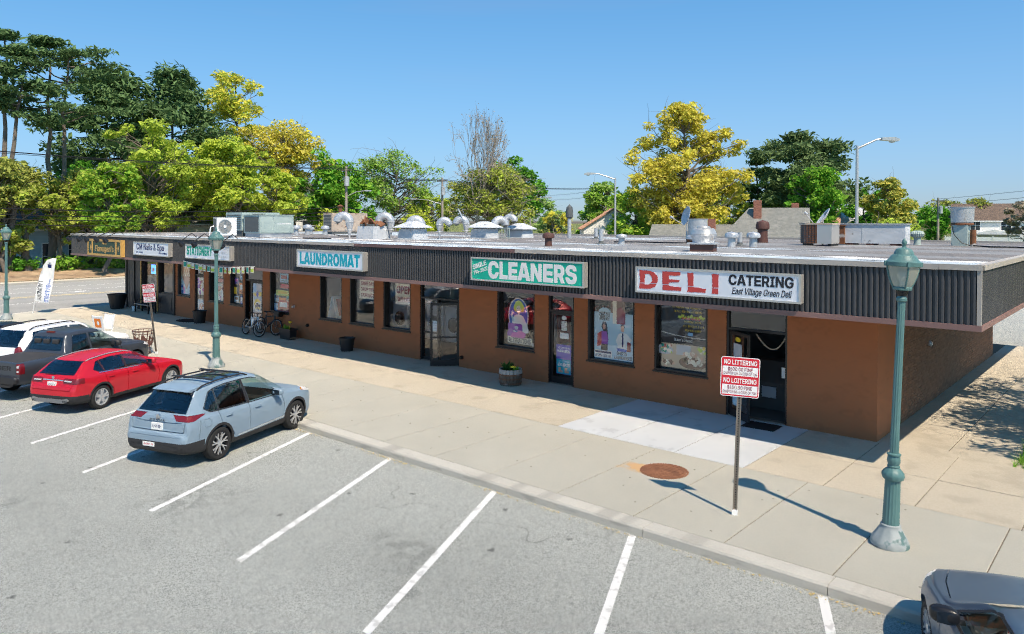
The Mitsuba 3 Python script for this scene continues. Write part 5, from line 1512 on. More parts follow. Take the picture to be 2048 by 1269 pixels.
for k in range(9):
    part(CD, 'grille_wire', xf(MB().tube([(-0.32 + 0.055 * k, -0.44, 0.1), (-0.32 + 0.055 * k, -0.44, 0.78)], 0.006, 4), M), 'm_rust')
roofbox(CD, 'side_panel', 0.13, 0.64, -0.435, -0.405, 0.1, 0.8, 'm_aluminium', M)
roofbox(CD, 'side_panel', 0.62, 0.645, -0.40, 0.42, 0.1, 0.8, 'm_aluminium', M)
part(CD, 'lid', xf(MB().poly(unary_union([Point(-0.2, 0).buffer(0.45), sbox(-0.3, -0.45, 0.66, 0.45)]), 0.06, 0.79, plane='xy'), M), 'm_hvac_beige')
for x in (-0.4, 0.5):
    roofbox(CD, 'foot', x, x + 0.12, -0.4, 0.4, 0.0, 0.1, 'm_black', M)
RB = tag(numbered('rust_box'), 'small rusty red metal box between the condenser and the silver duct box', 'roof box')
put(RB, xf(MB().box(-0.24, 0.24, -0.2, 0.2, 0.06, 0.74).box(-0.27, 0.27, -0.23, 0.23, 0.741, 0.78), at(-9.5, 10.9)), 'm_rust')
SB = thing('duct_box', 'long silver painted duct box raised on blocks on the right part of the roof', 'roof duct')
M = at(-8.35, 11.3, 0.06)
roofbox(SB, 'duct', -1.12, 1.12, -0.45, 0.45, 0.10, 0.80, 'm_silver', M)
roofbox(SB, 'lid', -1.16, 1.17, -0.49, 0.49, 0.801, 0.84, 'm_galv', M)
for x in (-0.9, -0.2, 0.6):
    roofbox(SB, 'block', x, x + 0.25, -0.44, 0.4, 0.0, 0.1, 'm_flue', M)
roofbox(SB, 'seam', -0.36, -0.33, -0.458, -0.451, 0.1, 0.8, 'm_galv', M)
TV = thing('turbine_vent', 'small round turbine vent right of the silver duct box', 'roof vent')
M = at(-7.2, 12.6)
part(TV, 'neck', xf(MB().lathe([(0.15, 0.0), (0.12, 0.1), (0.12, 0.32)], sides=18), M), 'm_hvac', 30)
part(TV, 'turbine', xf(MB().lathe([(0.12, 0.30), (0.2, 0.36), (0.235, 0.45), (0.2, 0.53), (0.1, 0.57), (0.0, 0.575)], sides=40, rib=lambda a, z: 1 + 0.06 * np.cos(20 * a)), M), 'm_hvac')
D2 = thing('exhaust_fan', 'silver drum fan on a tall grey duct at the right end of the roof', 'roof fan')
M = at(-5.75, 12.8)
roofbox(D2, 'duct', -0.30, 0.22, -0.3, 0.3, 0.0, 0.80, 'm_hvac', M)
part(D2, 'drum', xf(MB().lathe([(0.34, 0.86), (0.37, 0.9), (0.385, 1.42), (0.41, 1.43), (0.41, 1.46), (0.36, 1.46), (0.35, 1.1), (0.0, 1.1)], sides=36), M), 'm_galv', 30)
part(D2, 'collar', xf(MB().lathe([(0.30, 0.78), (0.38, 0.82), (0.36, 0.865)], sides=28), M), 'm_rust', 30)
part(D2, 'rust_pipe', xf(MB().lathe([(0.10, 0.0), (0.10, 0.62), (0.0, 0.62)], (0.36, -0.05, 0), 14), M), 'm_rust', 30)
part(D2, 'cable', xf(MB().tube([(-0.28, -0.32, 0.8), (-0.2, -0.36, 0.45), (0.05, -0.40, 0.15), (0.4, -0.4, 0.03)], 0.015, 5), M), 'm_black', True)
part(D2, 'motor', xf(MB().box(-0.44, -0.36, -0.06, 0.06, 1.05, 1.15), M), 'm_black')
for k, pts in enumerate((((-5.3, 12.3), (-4.6, 11.2), (-3.9, 11.4), (-3.1, 10.5)), ((-14.2, 7.6), (-15.0, 7.1), (-15.9, 7.3), (-17.0, 6.8)), ((-38.6, 8.8), (-36.0, 7.0), (-33.0, 5.2), (-31.0, 5.6)), ((-30.5, 1.2), (-29.4, 1.7), (-28.6, 1.4)))):
    s = tag(numbered('roof_cable'), f'black cable lying loose on the roof, {("by the right end drum fan", "left of the tall drum fan", "before the beige unit", "left of the first silver duct")[k]}', 'cable')
    put(s, MB().tube([(x, y, RZ + 0.06) for x, y in pts], 0.025, 5), 'm_black', True)

# ------------------------------------------------------------------ cars
def carpaint(key, c, metallic=0.0, flake=0.0):
    scene[key] = {'type': 'principled', 'base_color': rgb(*c), 'roughness': 0.28, 'metallic': metallic, 'clearcoat': 1.0, 'clearcoat_gloss': 0.96, 'specular': 0.5}


carpaint('p_bluegrey', (0.20, 0.275, 0.345))
carpaint('p_red', (0.52, 0.008, 0.022), 0.15)
carpaint('p_slate', (0.06, 0.07, 0.085), 0.4)
carpaint('p_white', (0.75, 0.76, 0.77))
carpaint('p_navy', (0.012, 0.014, 0.022), 0.2)
carpaint('p_steelgrey', (0.08, 0.12, 0.165), 0.2)
mat('m_carglass', (0.010, 0.016, 0.024), 0.03, specular=0.9)
mat('m_seat', (0.035, 0.035, 0.037), 0.8, two=True)
scene['m_glass_tint'] = {'type': 'thindielectric', 'int_ior': 1.6, 'specular_transmittance': rgb(0.10, 0.12, 0.14)}
scene['m_glass_clear'] = {'type': 'thindielectric', 'int_ior': 1.55, 'specular_transmittance': rgb(0.62, 0.72, 0.68)}
mat('m_plastic', (0.022, 0.022, 0.024), 0.55)
mat('m_tyre', (0.018, 0.018, 0.018), 0.85)
mat('m_lens_red', (0.15, 0.005, 0.010), 0.08, clearcoat=1.0)
mat('m_lens_clear', (0.6, 0.6, 0.6), 0.08, clearcoat=1.0)
mat('m_lens_amber', (0.55, 0.16, 0.03), 0.1, clearcoat=1.0)
mat('m_chrome', (0.75, 0.75, 0.76), 0.12, metallic=1.0)
mat('m_darkalloy', (0.03, 0.03, 0.033), 0.3, metallic=0.3)
mat('m_skid', (0.20, 0.205, 0.21), 0.4, metallic=0.3)
mat('m_tonneau', (0.03, 0.03, 0.032), 0.85)


def to_man(v, f):
    return m3.Manifold(m3.Mesh(vert_properties=np.asarray(v, np.float32), tri_verts=np.asarray(f, np.uint32)))


def prism(poly, axis, a, b):
    """A shapely polygon extruded along an axis as a Manifold: 'y' takes (x, z), 'x' takes (y, z), 'z' takes (x, y)."""
    out = None
    for g in getattr(poly, 'geoms', [poly]):
        if g.is_empty:
            continue
        rings = [np.array(g.exterior.coords)[:-1]] + [np.array(r.coords)[:-1] for r in g.interiors]
        m = m3.CrossSection(rings, m3.FillRule.EvenOdd).extrude(b - a)
        if axis == 'z':
            m = m.translate((0, 0, a))
        elif axis == 'y':
            m = m.transform(np.array([[1, 0, 0, 0], [0, 0, -1, b], [0, 1, 0, 0]], float))
        else:
            m = m.transform(np.array([[0, 0, 1, a], [1, 0, 0, 0], [0, 1, 0, 0]], float))
        out = m if out is None else out + m
    return out


def interp(pts):
    p = np.array(pts, float)
    return lambda x: PchipInterpolator(p[:, 0], p[:, 1], extrapolate=False)(np.clip(x, p[0, 0], p[-1, 0]))


class Car:
    def __init__(self, name, label, cat, T_, B_, W_, ZB, WR, wb, arch=0.40, roof=1.0, smoothT=True, group=None):
        self.root = thing(name, label, cat, group)
        self.parts = []
        self.T = (lambda x: np.interp(x, *np.array(T_, float).T)) if not smoothT else interp(T_)
        self.B, self.W, self.ZB = interp(B_), interp(W_), interp(ZB)
        self.WR = interp(WR)
        self.wb, self.arch = wb, arch
        x0, x1 = T_[0][0], T_[-1][0]
        xs = np.unique(np.round(np.concatenate([np.linspace(x0, x1, 96), np.array(T_)[:, 0], x0 + np.array([0.005, 0.015, 0.03, 0.05, 0.08, 0.12]), x1 - np.array([0.005, 0.015, 0.03, 0.05, 0.08, 0.12]), np.array(W_)[:, 0]]), 4))
        xs = xs[(xs >= x0) & (xs <= x1)]
        self.rows = [self.half(x) for x in xs]
        self.xs = xs
        self.body = self.loft(self.rows, xs)
        self.outer = None

    @staticmethod
    def loft(rows, xs):
        """Closed solid through the half sections."""
        V = []
        for x, h in zip(xs, rows):
            ring_ = np.concatenate([h, (h * [-1, 1])[::-1][1:-1]])
            V.append(np.stack([np.full(len(ring_), x), ring_[:, 0], ring_[:, 1]], 1))
        m = len(V[0])
        V = np.concatenate(V)
        i, j = np.meshgrid(np.arange(len(xs) - 1), np.arange(m), indexing='ij')
        q = np.stack([i * m + j, i * m + (j + 1) % m, (i + 1) * m + (j + 1) % m, (i + 1) * m + j], -1).reshape(-1, 4)
        f = np.vstack([q[:, [0, 2, 1]], q[:, [0, 3, 2]]])
        c0, c1 = len(V), len(V) + 1
        V = np.vstack([V, [xs[0], 0, V[:m, 2].mean()], [xs[-1], 0, V[-m:, 2].mean()]])
        k = np.arange(m)
        f = np.vstack([f, np.stack([k, (k + 1) % m, np.full(m, c0)], 1), np.stack([(k + 1) % m + (len(xs) - 1) * m, k + (len(xs) - 1) * m, np.full(m, c1)], 1)])
        body = to_man(V, f)
        return body if body.volume() > 0 else to_man(V, f[:, ::-1])

    def hollow(self, x0, x1, floor, seats, drop=0.06):
        """Hollows out the cabin; seats: x of each row of seats. To be called before the windows are cut."""
        def inner(d):
            xs = np.linspace(x0 - (0.07 - d), x1 + (0.07 - d), 44)
            rows = []
            for x in xs:
                h = self.half(x).copy()
                h[:, 0] = np.maximum(h[:, 0] - d, 0)
                h[:, 1] = np.maximum(h[:, 1] - d * (h[:, 1] > floor + 0.3), floor + 0.07 - d)
                h[0, 0] = h[-1, 0] = 0
                h[:, 1] += np.arange(len(h)) * 1e-5
                rows.append(h)
            return self.loft(rows, xs)
        self.outer = inner(0.045)
        self.body = self.body - inner(0.07)
        y = 0.36
        for k, x in enumerate(seats):
            for sy in ((-1, 1) if k == len(seats) - 1 else (-1, 0, 1)):
                c = rrect(-0.22, 0.22, -0.02, 0.16, 0.05)
                M = rotz(0, (x, sy * y, floor + 0.12))
                st = part(self.root, 'seat', xf(MB().poly(rrect(-0.24, 0.26, 0.0, 0.15, 0.06), 0.46, -0.23), M), 'm_seat')
                part(st, 'backrest', xf(MB().poly(Polygon([(-0.30, 0.1), (-0.16, 0.1), (-0.30, 0.62), (-0.42, 0.62)]).buffer(0.03), 0.44, -0.22), M), 'm_seat')
                part(st, 'headrest', xf(MB().poly(rrect(-0.46, -0.34, 0.66, 0.82, 0.04), 0.24, -0.12), M), 'm_seat')
        xd = seats[-1] + 0.75
        self.add('dashboard', MB().poly(Polygon([(xd, floor), (xd + 0.55, floor), (xd + 0.55, floor + 0.42), (xd + 0.2, floor + 0.46), (xd, floor + 0.38)]), 1.3, -0.65).get(), 'm_seat')
        S_ = rot([0, 1, 0], -0.45, (xd - 0.1, 0.36, floor + 0.42))
        self.add('steering_wheel', xf(MB().tube([(0, 0.18 * math.cos(a), 0.18 * math.sin(a)) for a in np.linspace(0, 2 * PI, 21)], 0.016, 6, False).tube([(0, -0.17, 0), (0, 0.17, 0)], 0.02, 5), S_), 'm_black')

    def glass(self, name, tool, shrink, out, material):
        """Cuts a window out of the shell and keeps its outer face as a single pane."""
        piece = self.body ^ shrink
        self.body = self.body - tool
        for comp in piece.decompose():
            if comp.volume() < 1e-5:
                continue
            v, f = MB().mesh(comp).get()
            n = np.cross(v[f[:, 1]] - v[f[:, 0]], v[f[:, 2]] - v[f[:, 0]])
            n /= np.linalg.norm(n, axis=1, keepdims=True) + 1e-12
            c = v[f].mean(1)
            o = np.stack([0 * c[:, 0], np.sign(c[:, 1]), 0 * c[:, 1]], 1) if out == 'y' else np.array([[out, 0, 0.0]])
            keep = (n * o).sum(1) > (0.35 if out == 'y' else 0.2)
            if keep.any():
                m = trimesh.Trimesh(v, f[keep], process=False)
                m.remove_unreferenced_vertices()
                part(self.root, name, (np.array(m.vertices), np.array(m.faces)), material, 40)

    def glass_side(self, poly, material, gap=0.004):
        p, s = prism(poly, 'y', 0.2, 1.3), prism(poly.buffer(-gap, join_style=2), 'y', 0.2, 1.3)
        self.glass('side_window', p + p.mirror((0, 1, 0)), s + s.mirror((0, 1, 0)), 'y', material)

    def glass_end(self, name, poly, material, a, b, out, gap=0.004):
        self.glass(name, prism(poly, 'x', a, b), prism(poly.buffer(-gap, join_style=2), 'x', a, b), out, material)

    def half(self, x):
        """The half section at x: (y, z) from the bottom centre to the top centre."""
        T, B, W, zb, WR = (float(g(x)) for g in (self.T, self.B, self.W, self.ZB, self.WR))
        B = min(B, T - 0.05)
        zb = min(zb, B - 0.12)
        h = B - zb
        bulge = 0.0
        for cx in (0.0, self.wb):
            bulge = max(bulge, 0.018 * math.exp(-((x - cx) / 0.42) ** 4))
        low = [(0, zb), (0.8 * W, zb), (0.93 * W, zb + 0.035), (0.968 * W + bulge, zb + 0.10), (0.985 * W + bulge, zb + 0.3 * h), (0.992 * W + bulge, zb + 0.48 * h), (1.0 * W + bulge, zb + 0.62 * h), (1.002 * W + bulge * 0.7, zb + 0.76 * h),
               (0.985 * W, zb + 0.88 * h), (0.962 * W, B - 0.025), (0.94 * W, B)]
        k = min(1.0, max(0.0, (T - B - 0.06) / 0.42))
        ye = (0.90 * W) * (1 - k) + WR * k
        r = 0.05 * (1 - k) + 0.10 * k
        top = T - (0.03 * (1 - k) + 0.035 * k)
        zr = max(B + 0.012, top - r * 0.8)
        y0 = 0.935 * W
        up = [(y0 + (ye - y0) * u + 0.012 * math.sin(PI * u) * k, B + (zr - B) * u) for u in (0.03, 0.2, 0.4, 0.6, 0.8, 0.93, 1.0)]
        c = [(ye - r * 0.18, zr + (top - zr) * 0.45), (ye - r * 0.5, zr + (top - zr) * 0.8), (ye - r, top), (0.75 * (ye - r), top + (T - top) * 0.45), (0.5 * (ye - r), top + (T - top) * 0.76), (0.25 * (ye - r), top + (T - top) * 0.94), (0, T)]
        return np.array(low + up + c)

    def side(self, x, z):
        """Half width of the body at (x, z)."""
        i = int(np.clip(np.searchsorted(self.xs, x), 1, len(self.xs) - 1))
        out = []
        for r in (self.rows[i - 1], self.rows[i]):
            out.append(np.interp(z, r[1:, 1], r[1:, 0]))
        t = (x - self.xs[i - 1]) / (self.xs[i] - self.xs[i - 1])
        return out[0] * (1 - t) + out[1] * t

    def rear(self, z, y=0.0, front=False):
        """x of the tail (or nose) at (y, z)."""
        order = range(len(self.xs) - 1, -1, -1) if front else range(len(self.xs))
        for i in order:
            r = self.rows[i]
            if r[-1, 1] >= z and np.interp(z, r[1:, 1], r[1:, 0]) >= abs(y) and r[0, 1] <= z:
                return float(self.xs[i])
        return float(self.xs[0])

    def add(self, name, m, material, smooth=False, parent=None, label=None):
        root = parent or self.root
        if hasattr(m, 'to_mesh') and m.is_empty():
            return None
        mesh = MB().mesh(m).get()
        k = part(root, name, mesh, material, smooth, label)
        return k

    def cut(self, name, tool, material, smooth=35, inset=0.0, parent=None, shrink=None):
        """Takes the piece of the body inside the tool out as a part of its own."""
        piece = self.body ^ (shrink if shrink is not None else tool)
        self.body = self.body - tool
        for comp in piece.decompose():
            if comp.volume() > 2e-6:
                self.add(name, comp, material, smooth, parent)

    def sidecut(self, name, poly, material, ymin=0.35, gap=0.004):
        p, s = prism(poly, 'y', ymin, 1.3), prism(poly.buffer(-gap, join_style=2), 'y', ymin, 1.3)
        self.cut(name, p + p.mirror((0, 1, 0)), material, shrink=s + s.mirror((0, 1, 0)))

    def endcut(self, name, poly, material, a, b, gap=0.004):
        self.cut(name, prism(poly, 'x', a, b), material, shrink=prism(poly.buffer(-gap, join_style=2), 'x', a, b))

    def groove_side(self, lines, w=0.010, depth=0.05):
        for l in lines:
            l = LineString(l)
            pts = np.array(l.segmentize(0.12).coords)
            yy = [self.side(x, z) for x, z in pts]
            t = prism(l.buffer(w, cap_style=2), 'y', min(yy) - depth, 1.3)
            self.body = self.body - (t + t.mirror((0, 1, 0)))

    def groove_rear(self, lines, x0, x1, w=0.006):
        for l in lines:
            self.body = self.body - prism(LineString(l).buffer(w, cap_style=2), 'x', x0, x1)

    def wheels(self, r, width, yo, style):
        for cx in (0.0, self.wb):
            cyl = prism(Point(cx, r).buffer(self.arch, quad_segs=16), 'y', 0.52, 1.3)
            ring_ = Point(cx, r).buffer(self.arch + 0.001, quad_segs=16)
            both = cyl + cyl.mirror((0, 1, 0))
            liner = prism(Point(cx, r).buffer(self.arch + 0.03, quad_segs=16), 'y', 0.49, 0.83)
            piece = (self.body ^ (liner + liner.mirror((0, 1, 0)))) - both
            self.body = self.body - both - (liner + liner.mirror((0, 1, 0)))
            self.add('wheel_well', piece, 'm_plastic')
        for cx in (0.0, self.wb):
            for s in (1, -1):
                self.wheel(cx, s * yo, r, width, style, s)

    def wheel(self, cx, y, r, width, style, s):
        M = rot([1, 0, 0], -s * PI / 2, (cx, y, r))   # +z of the wheel points outwards
        w, rr = width, style.get('rim', 0.68) * r
        prof = [(rr, -w), (rr + 0.02, -w - 0.004), (r - 0.025, -w), (r - 0.004, -w + 0.03), (r, -w + 0.06), (r, -0.06), (r - 0.004, -0.03), (r - 0.03, -0.004), (rr + 0.03, 0.004), (rr + 0.005, -0.004), (rr, -0.012)]
        k = part(self.root, 'wheel', xf(MB().lathe([(rr - 0.005, -0.16), (rr, -0.012), (rr - 0.004, -0.004), (rr - 0.018, -0.006), (rr - 0.03, -0.05), (rr - 0.03, -0.09), (0.06, -0.10), (0.0, -0.10)], sides=40), M), style['back'], 35)
        part(k, 'tyre', xf(MB().lathe(prof[::-1] if False else prof, sides=44), M), 'm_tyre', 30)
        n = style['n']
        b = MB()
        for i in range(n):
            a = i * 2 * PI / n + 0.2
            if style['kind'] == 'twin':
                for da in (-0.16, 0.16):
                    p = Polygon([(0.05, -0.028), (rr * 0.62, -0.024), (rr - 0.012, -0.018), (rr - 0.012, 0.018), (rr * 0.62, 0.024), (0.05, 0.028)])
                    b.poly(affinity.translate(affinity.rotate(p, math.degrees(a + da), origin=(0, 0)), 0, 0), 0.035, -0.045, plane='xy')
            elif style['kind'] == 'vee':
                for da in (-0.11, 0.11):
                    p = LineString([(0.05, 0), (rr * 0.55, 0.004), (rr - 0.015, math.copysign(0.03, da))]).buffer(0.011)
                    b.poly(affinity.rotate(p, math.degrees(a + da * 0.7), origin=(0, 0)), 0.03, -0.04, plane='xy')
            else:
                p = Polygon([(0.05, -0.035), (rr - 0.012, -0.05), (rr - 0.012, 0.05), (0.05, 0.035)])
                b.poly(affinity.rotate(p, math.degrees(a), origin=(0, 0)), 0.035, -0.045, plane='xy')
        part(k, 'rim', xf(b, M), style['front'])
        part(k, 'hub', xf(MB().lathe([(0.065, -0.06), (0.062, -0.012), (0.05, -0.004), (0.0, -0.002)], sides=20), M), style['front'], 35)

    def mirror(self, x, z, m, size=1.0):
        sp = trimesh.creation.icosphere(3, 1.0)
        v0 = np.array(sp.vertices)
        v0 = np.sign(v0) * np.abs(v0) ** 0.75
        for s in (1, -1):
            y = self.side(x, z)
            v = v0 * [0.075 * size, 0.13 * size, 0.085 * size]
            v[:, 0] += 0.25 * (v[:, 1])
            v = v * [1, s, 1] + [x - 0.02, s * (y + 0.15), z + 0.09]
            k = self.add('mirror', (v, np.array(sp.faces) if s > 0 else np.array(sp.faces)[:, ::-1]), m, True)
            part(k, 'stalk', MB().box(x - 0.03, x + 0.06, *(sorted((s * (y - 0.06), s * (y + 0.09)))), z + 0.0, z + 0.06), 'm_plastic')
            part(k, 'mirror_glass', MB().box(x - 0.105, x - 0.10, *(sorted((s * (y + 0.05), s * (y + 0.24)))), z + 0.03, z + 0.15), 'm_carglass')

    def handle(self, x, z, m):
        for s in (1, -1):
            y = self.side(x, z) - 0.004
            b = MB().tube([(x - 0.10, s * y, z), (x - 0.085, s * (y + 0.028), z + 0.002), (x + 0.085, s * (y + 0.028), z + 0.004), (x + 0.10, s * y, z + 0.004)], 0.013, 8)
            self.add('door_handle', b.get(), m, True)

    def rails(self, x0, x1, y, m, lift=0.05, r=0.018):
        for s in (1, -1):
            xs = np.linspace(x0, x1, 12)
            pts = []
            for i, x in enumerate(xs):
                row = self.rows[int(np.clip(np.searchsorted(self.xs, x), 0, len(self.xs) - 1))]
                z = np.interp(-y, -row[-9:, 0], row[-9:, 1])
                pts.append((x, s * y, z + (lift if 0 < i < 11 else 0.0)))
            self.add('roof_rail', MB().tube(pts, r, 8).get(), m, True)

    def plate(self, z, w=0.30, h=0.15, text='', y=0.0, bg='c_chalk', ink_='c_navy', x=None):
        x = (self.rear(z) if x is None else x) - 0.006
        k = self.add('number_plate', MB().box(x - 0.012, x + 0.05, y - w / 2, y + w / 2, z - h / 2, z + h / 2).get(), bg)
        g = tr_(scribble(w * 0.8, h * 0.42, int(1000 * abs(z))), -w * 0.4, 0)
        v, f = MB().poly(g, 0.004, -0.002).get()
        R = np.array([[0, 1, 0, x - 0.012], [-1, 0, 0, y], [0, 0, 1, z - h * 0.2], [0, 0, 0, 1.0]])
        part(k, 'small_print', xf((v, f), R), ink_)

    def letters(self, text, h, z, y, m, x, parent=None, w=None, wt=700):
        """Lettering on the tail, read from behind (from -x, where +y is on the left)."""
        g = fit_text(text, h, w, wt, align='c') if w else text_poly(text, h, wt, align='c')
        v, f = MB().poly(g, 0.004, -0.002).get()       # front face at y = -0.002, reading along +x, seen from -y
        R = np.array([[0, 1, 0, x], [-1, 0, 0, y], [0, 0, 1, z], [0, 0, 0, 1.0]])
        part(parent or self.root, 'lettering', xf((v, f), R), m)

    def finish(self, m, M, smooth=35):
        if self.outer is not None:
            self.add('cabin_lining', self.body ^ self.outer, 'm_seat')
            self.body = self.body - self.outer
        self.add('body', self.body, m, smooth)
        place(self.root, M)


def pose(x, y, deg):
    return rotz(math.radians(deg), (x, y, -0.15))


def mirrored(poly):
    return unary_union([poly, affinity.scale(poly, -1, 1, origin=(0, 0))])


# blue-grey crossover
C = Car('parked_car', 'blue grey crossover parked alone nearest the camera, seen from behind', 'car',
        [(-1.0, 0.60), (-0.992, 0.70), (-0.975, 0.765), (-0.93, 0.79), (-0.90, 0.84), (-0.885, 0.98), (-0.85, 1.09), (-0.80, 1.16), (-0.62, 1.37), (-0.46, 1.575), (-0.38, 1.625), (-0.1, 1.665), (0.5, 1.695), (1.1, 1.69), (1.5, 1.645), (1.75, 1.55), (2.1, 1.335), (2.42, 1.125), (2.55, 1.085), (3.1, 1.015), (3.4, 0.94), (3.55, 0.85), (3.62, 0.72), (3.65, 0.58)],
        [(-1.0, 0.95), (-0.8, 1.05), (0.0, 1.035), (1.2, 1.005), (2.4, 0.985), (3.3, 0.90), (3.65, 0.8)],
        [(-1.0, 0.66), (-0.985, 0.74), (-0.94, 0.81), (-0.85, 0.86), (-0.65, 0.893), (-0.2, 0.905), (0.6, 0.895), (2.0, 0.895), (2.9, 0.905), (3.2, 0.87), (3.45, 0.77), (3.58, 0.64), (3.65, 0.50)],
        [(-1.0, 0.42), (-0.9, 0.33), (-0.5, 0.27), (0.5, 0.22), (2.8, 0.22), (3.4, 0.25), (3.65, 0.36)],
        [(-1.0, 0.56), (-0.5, 0.60), (0.5, 0.635), (1.4, 0.62), (2.0, 0.62), (3.65, 0.62)], 2.706, 0.405)
C.hollow(-0.55, 2.1, 0.50, (0.25, 1.22))
C.wheels(0.365, 0.23, 0.905, dict(n=7, kind='vee', back='m_darkalloy', front='m_alloy', rim=0.72))
C.glass_end('rear_window', Polygon([(-0.67, 1.165), (0.67, 1.165), (0.545, 1.585), (-0.545, 1.585)]), 'm_glass_tint', -1.2, -0.3, -1)
C.glass_end('windscreen', Polygon([(-0.74, 1.12), (0.74, 1.12), (0.60, 1.635), (-0.60, 1.635)]), 'm_glass_clear', 1.5, 2.7, 1)
tl = unary_union([Polygon([(0.36, 1.14), (0.50, 1.02), (1.0, 1.02), (1.0, 1.135)])])
C.endcut('tail_light', mirrored(tl), 'm_lens_red', -1.2, -0.72)
C.sidecut('tail_light', Polygon([(-0.72, 1.02), (-0.40, 1.085), (-0.36, 1.115), (-0.72, 1.135)]), 'm_lens_red', 0.6)
qw = Polygon([(-0.36, 1.21), (-0.22, 1.12), (0.02, 1.105), (0.02, 1.53), (-0.10, 1.50)])
rw = Polygon([(0.06, 1.10), (0.96, 1.065), (0.90, 1.58), (0.4, 1.585), (0.06, 1.545)])
fw_ = Polygon([(1.05, 1.06), (2.02, 1.04), (2.12, 1.07), (1.52, 1.50), (1.3, 1.56), (0.98, 1.58)])
for g, gm in ((qw, 'm_glass_tint'), (rw, 'm_glass_tint'), (fw_, 'm_glass_clear')):
    C.glass_side(g, gm)
C.sidecut('window_trim', unary_union([qw, rw, fw_]).convex_hull.buffer(0.022).difference(unary_union([qw, rw, fw_]).buffer(0.001)), 'm_plastic', 0.45)
C.sidecut('arch_trim', unary_union([Point(cx, 0.365).buffer(0.462).difference(Point(cx, 0.365).buffer(0.40)) for cx in (0, 2.706)]), 'm_plastic', 0.5, 0.001)
C.sidecut('sill_trim', Polygon([(0.40, 0.1), (2.32, 0.1), (2.32, 0.40), (0.55, 0.36), (0.42, 0.40)]), 'm_plastic', 0.5, 0.001)
C.cut('rear_bumper_trim', prism(Polygon([(-1.1, 0.1), (-1.1, 0.585), (-0.46, 0.585), (-0.44, 0.1)]), 'y', -1.2, 1.2), 'm_plastic')
C.sidecut('sill_strip', Polygon([(0.62, 0.375), (2.25, 0.42), (2.25, 0.455), (0.62, 0.405)]), 'm_alloy', 0.6, 0.001)
C.groove_side([[(1.0, 0.45), (1.0, 1.05)], [(0.02, 1.08), (0.06, 0.78), (0.44, 0.52), (0.5, 0.42)], [(2.18, 1.02), (2.25, 0.7), (2.22, 0.42)], [(-0.62, 0.60), (-0.56, 1.0)]])
C.groove_side([[(-0.43, 0.83), (-0.30, 0.83), (-0.27, 0.86), (-0.27, 0.96), (-0.30, 0.99), (-0.43, 0.99), (-0.46, 0.96), (-0.46, 0.86), (-0.43, 0.83)]], 0.004, 0.02)
C.groove_rear([[(-0.74, 1.0), (-0.72, 0.80), (-0.66, 0.795), (0.66, 0.795), (0.72, 0.80), (0.74, 1.0)], [(-0.66, 0.995), (-0.4, 0.975), (0.4, 0.975), (0.66, 0.995)]], -1.2, -0.86, 0.012)
C.groove_rear([[(-0.75, 0.70), (0.75, 0.70)]], -1.2, -0.975, 0.005)
C.mirror(1.93, 1.03, 'p_bluegrey')
C.handle(0.30, 0.93, 'p_bluegrey')
C.handle(1.28, 0.905, 'p_bluegrey')
C.rails(-0.35, 1.25, 0.56, 'm_plastic')
for x in (0.1, 0.95):
    C.add('roof_bar', MB().box(x - 0.04, x + 0.04, -0.57, 0.57, 1.735, 1.76).get(), 'm_plastic')
C.cut('sunroof', prism(rrect(0.25, 1.30, -0.46, 0.46, 0.06), 'z', 1.5, 1.9), 'm_carglass')
C.add('spoiler', MB().poly(Polygon([(-0.54, 1.575), (-0.45, 1.55), (-0.22, 1.60), (-0.22, 1.642), (-0.42, 1.618), (-0.535, 1.59)]), 1.02, -0.51).get(), 'p_bluegrey')
C.plate(0.885, x=-0.905)
C.letters('R O G U E', 0.04, 1.005, 0.0, 'm_black', -0.905, w=0.42)
C.letters('Platinum', 0.03, 0.90, -0.52, 'm_chrome', -0.885, w=0.16)
C.add('badge', xf(MB().lathe([(0.06, 0.0), (0.055, 0.02), (0.0, 0.022)], sides=24), rot([0, 1, 0], -PI / 2, (-0.868, 0, 1.085))), 'm_chrome', 35)
C.add('wiper', MB().box(-0.80, -0.785, -0.32, 0.12, 1.2, 1.215, rot([1, 0, 0], 0.04)).get(), 'm_black')
C.plate(0.515, 0.32, 0.09, y=0.14, ink_='c_delired', x=-0.996)
for s in (1, -1):
    C.add('reflector', MB().box(-0.985, -0.90, *sorted((s * 0.58, s * 0.70)), 0.47, 0.50).get(), 'm_lens_red')
C.sidecut('headlight', Polygon([(3.05, 0.92), (3.55, 0.80), (3.62, 0.86), (3.4, 0.95), (3.1, 0.99)]), 'm_lens_clear', 0.5)
C.sidecut('headlight', Polygon([(3.0, 0.94), (3.05, 0.92), (3.1, 0.99), (3.02, 0.98)]), 'm_lens_amber', 0.5)
C.finish('p_bluegrey', pose(-16.81, -10.95, 109.8))

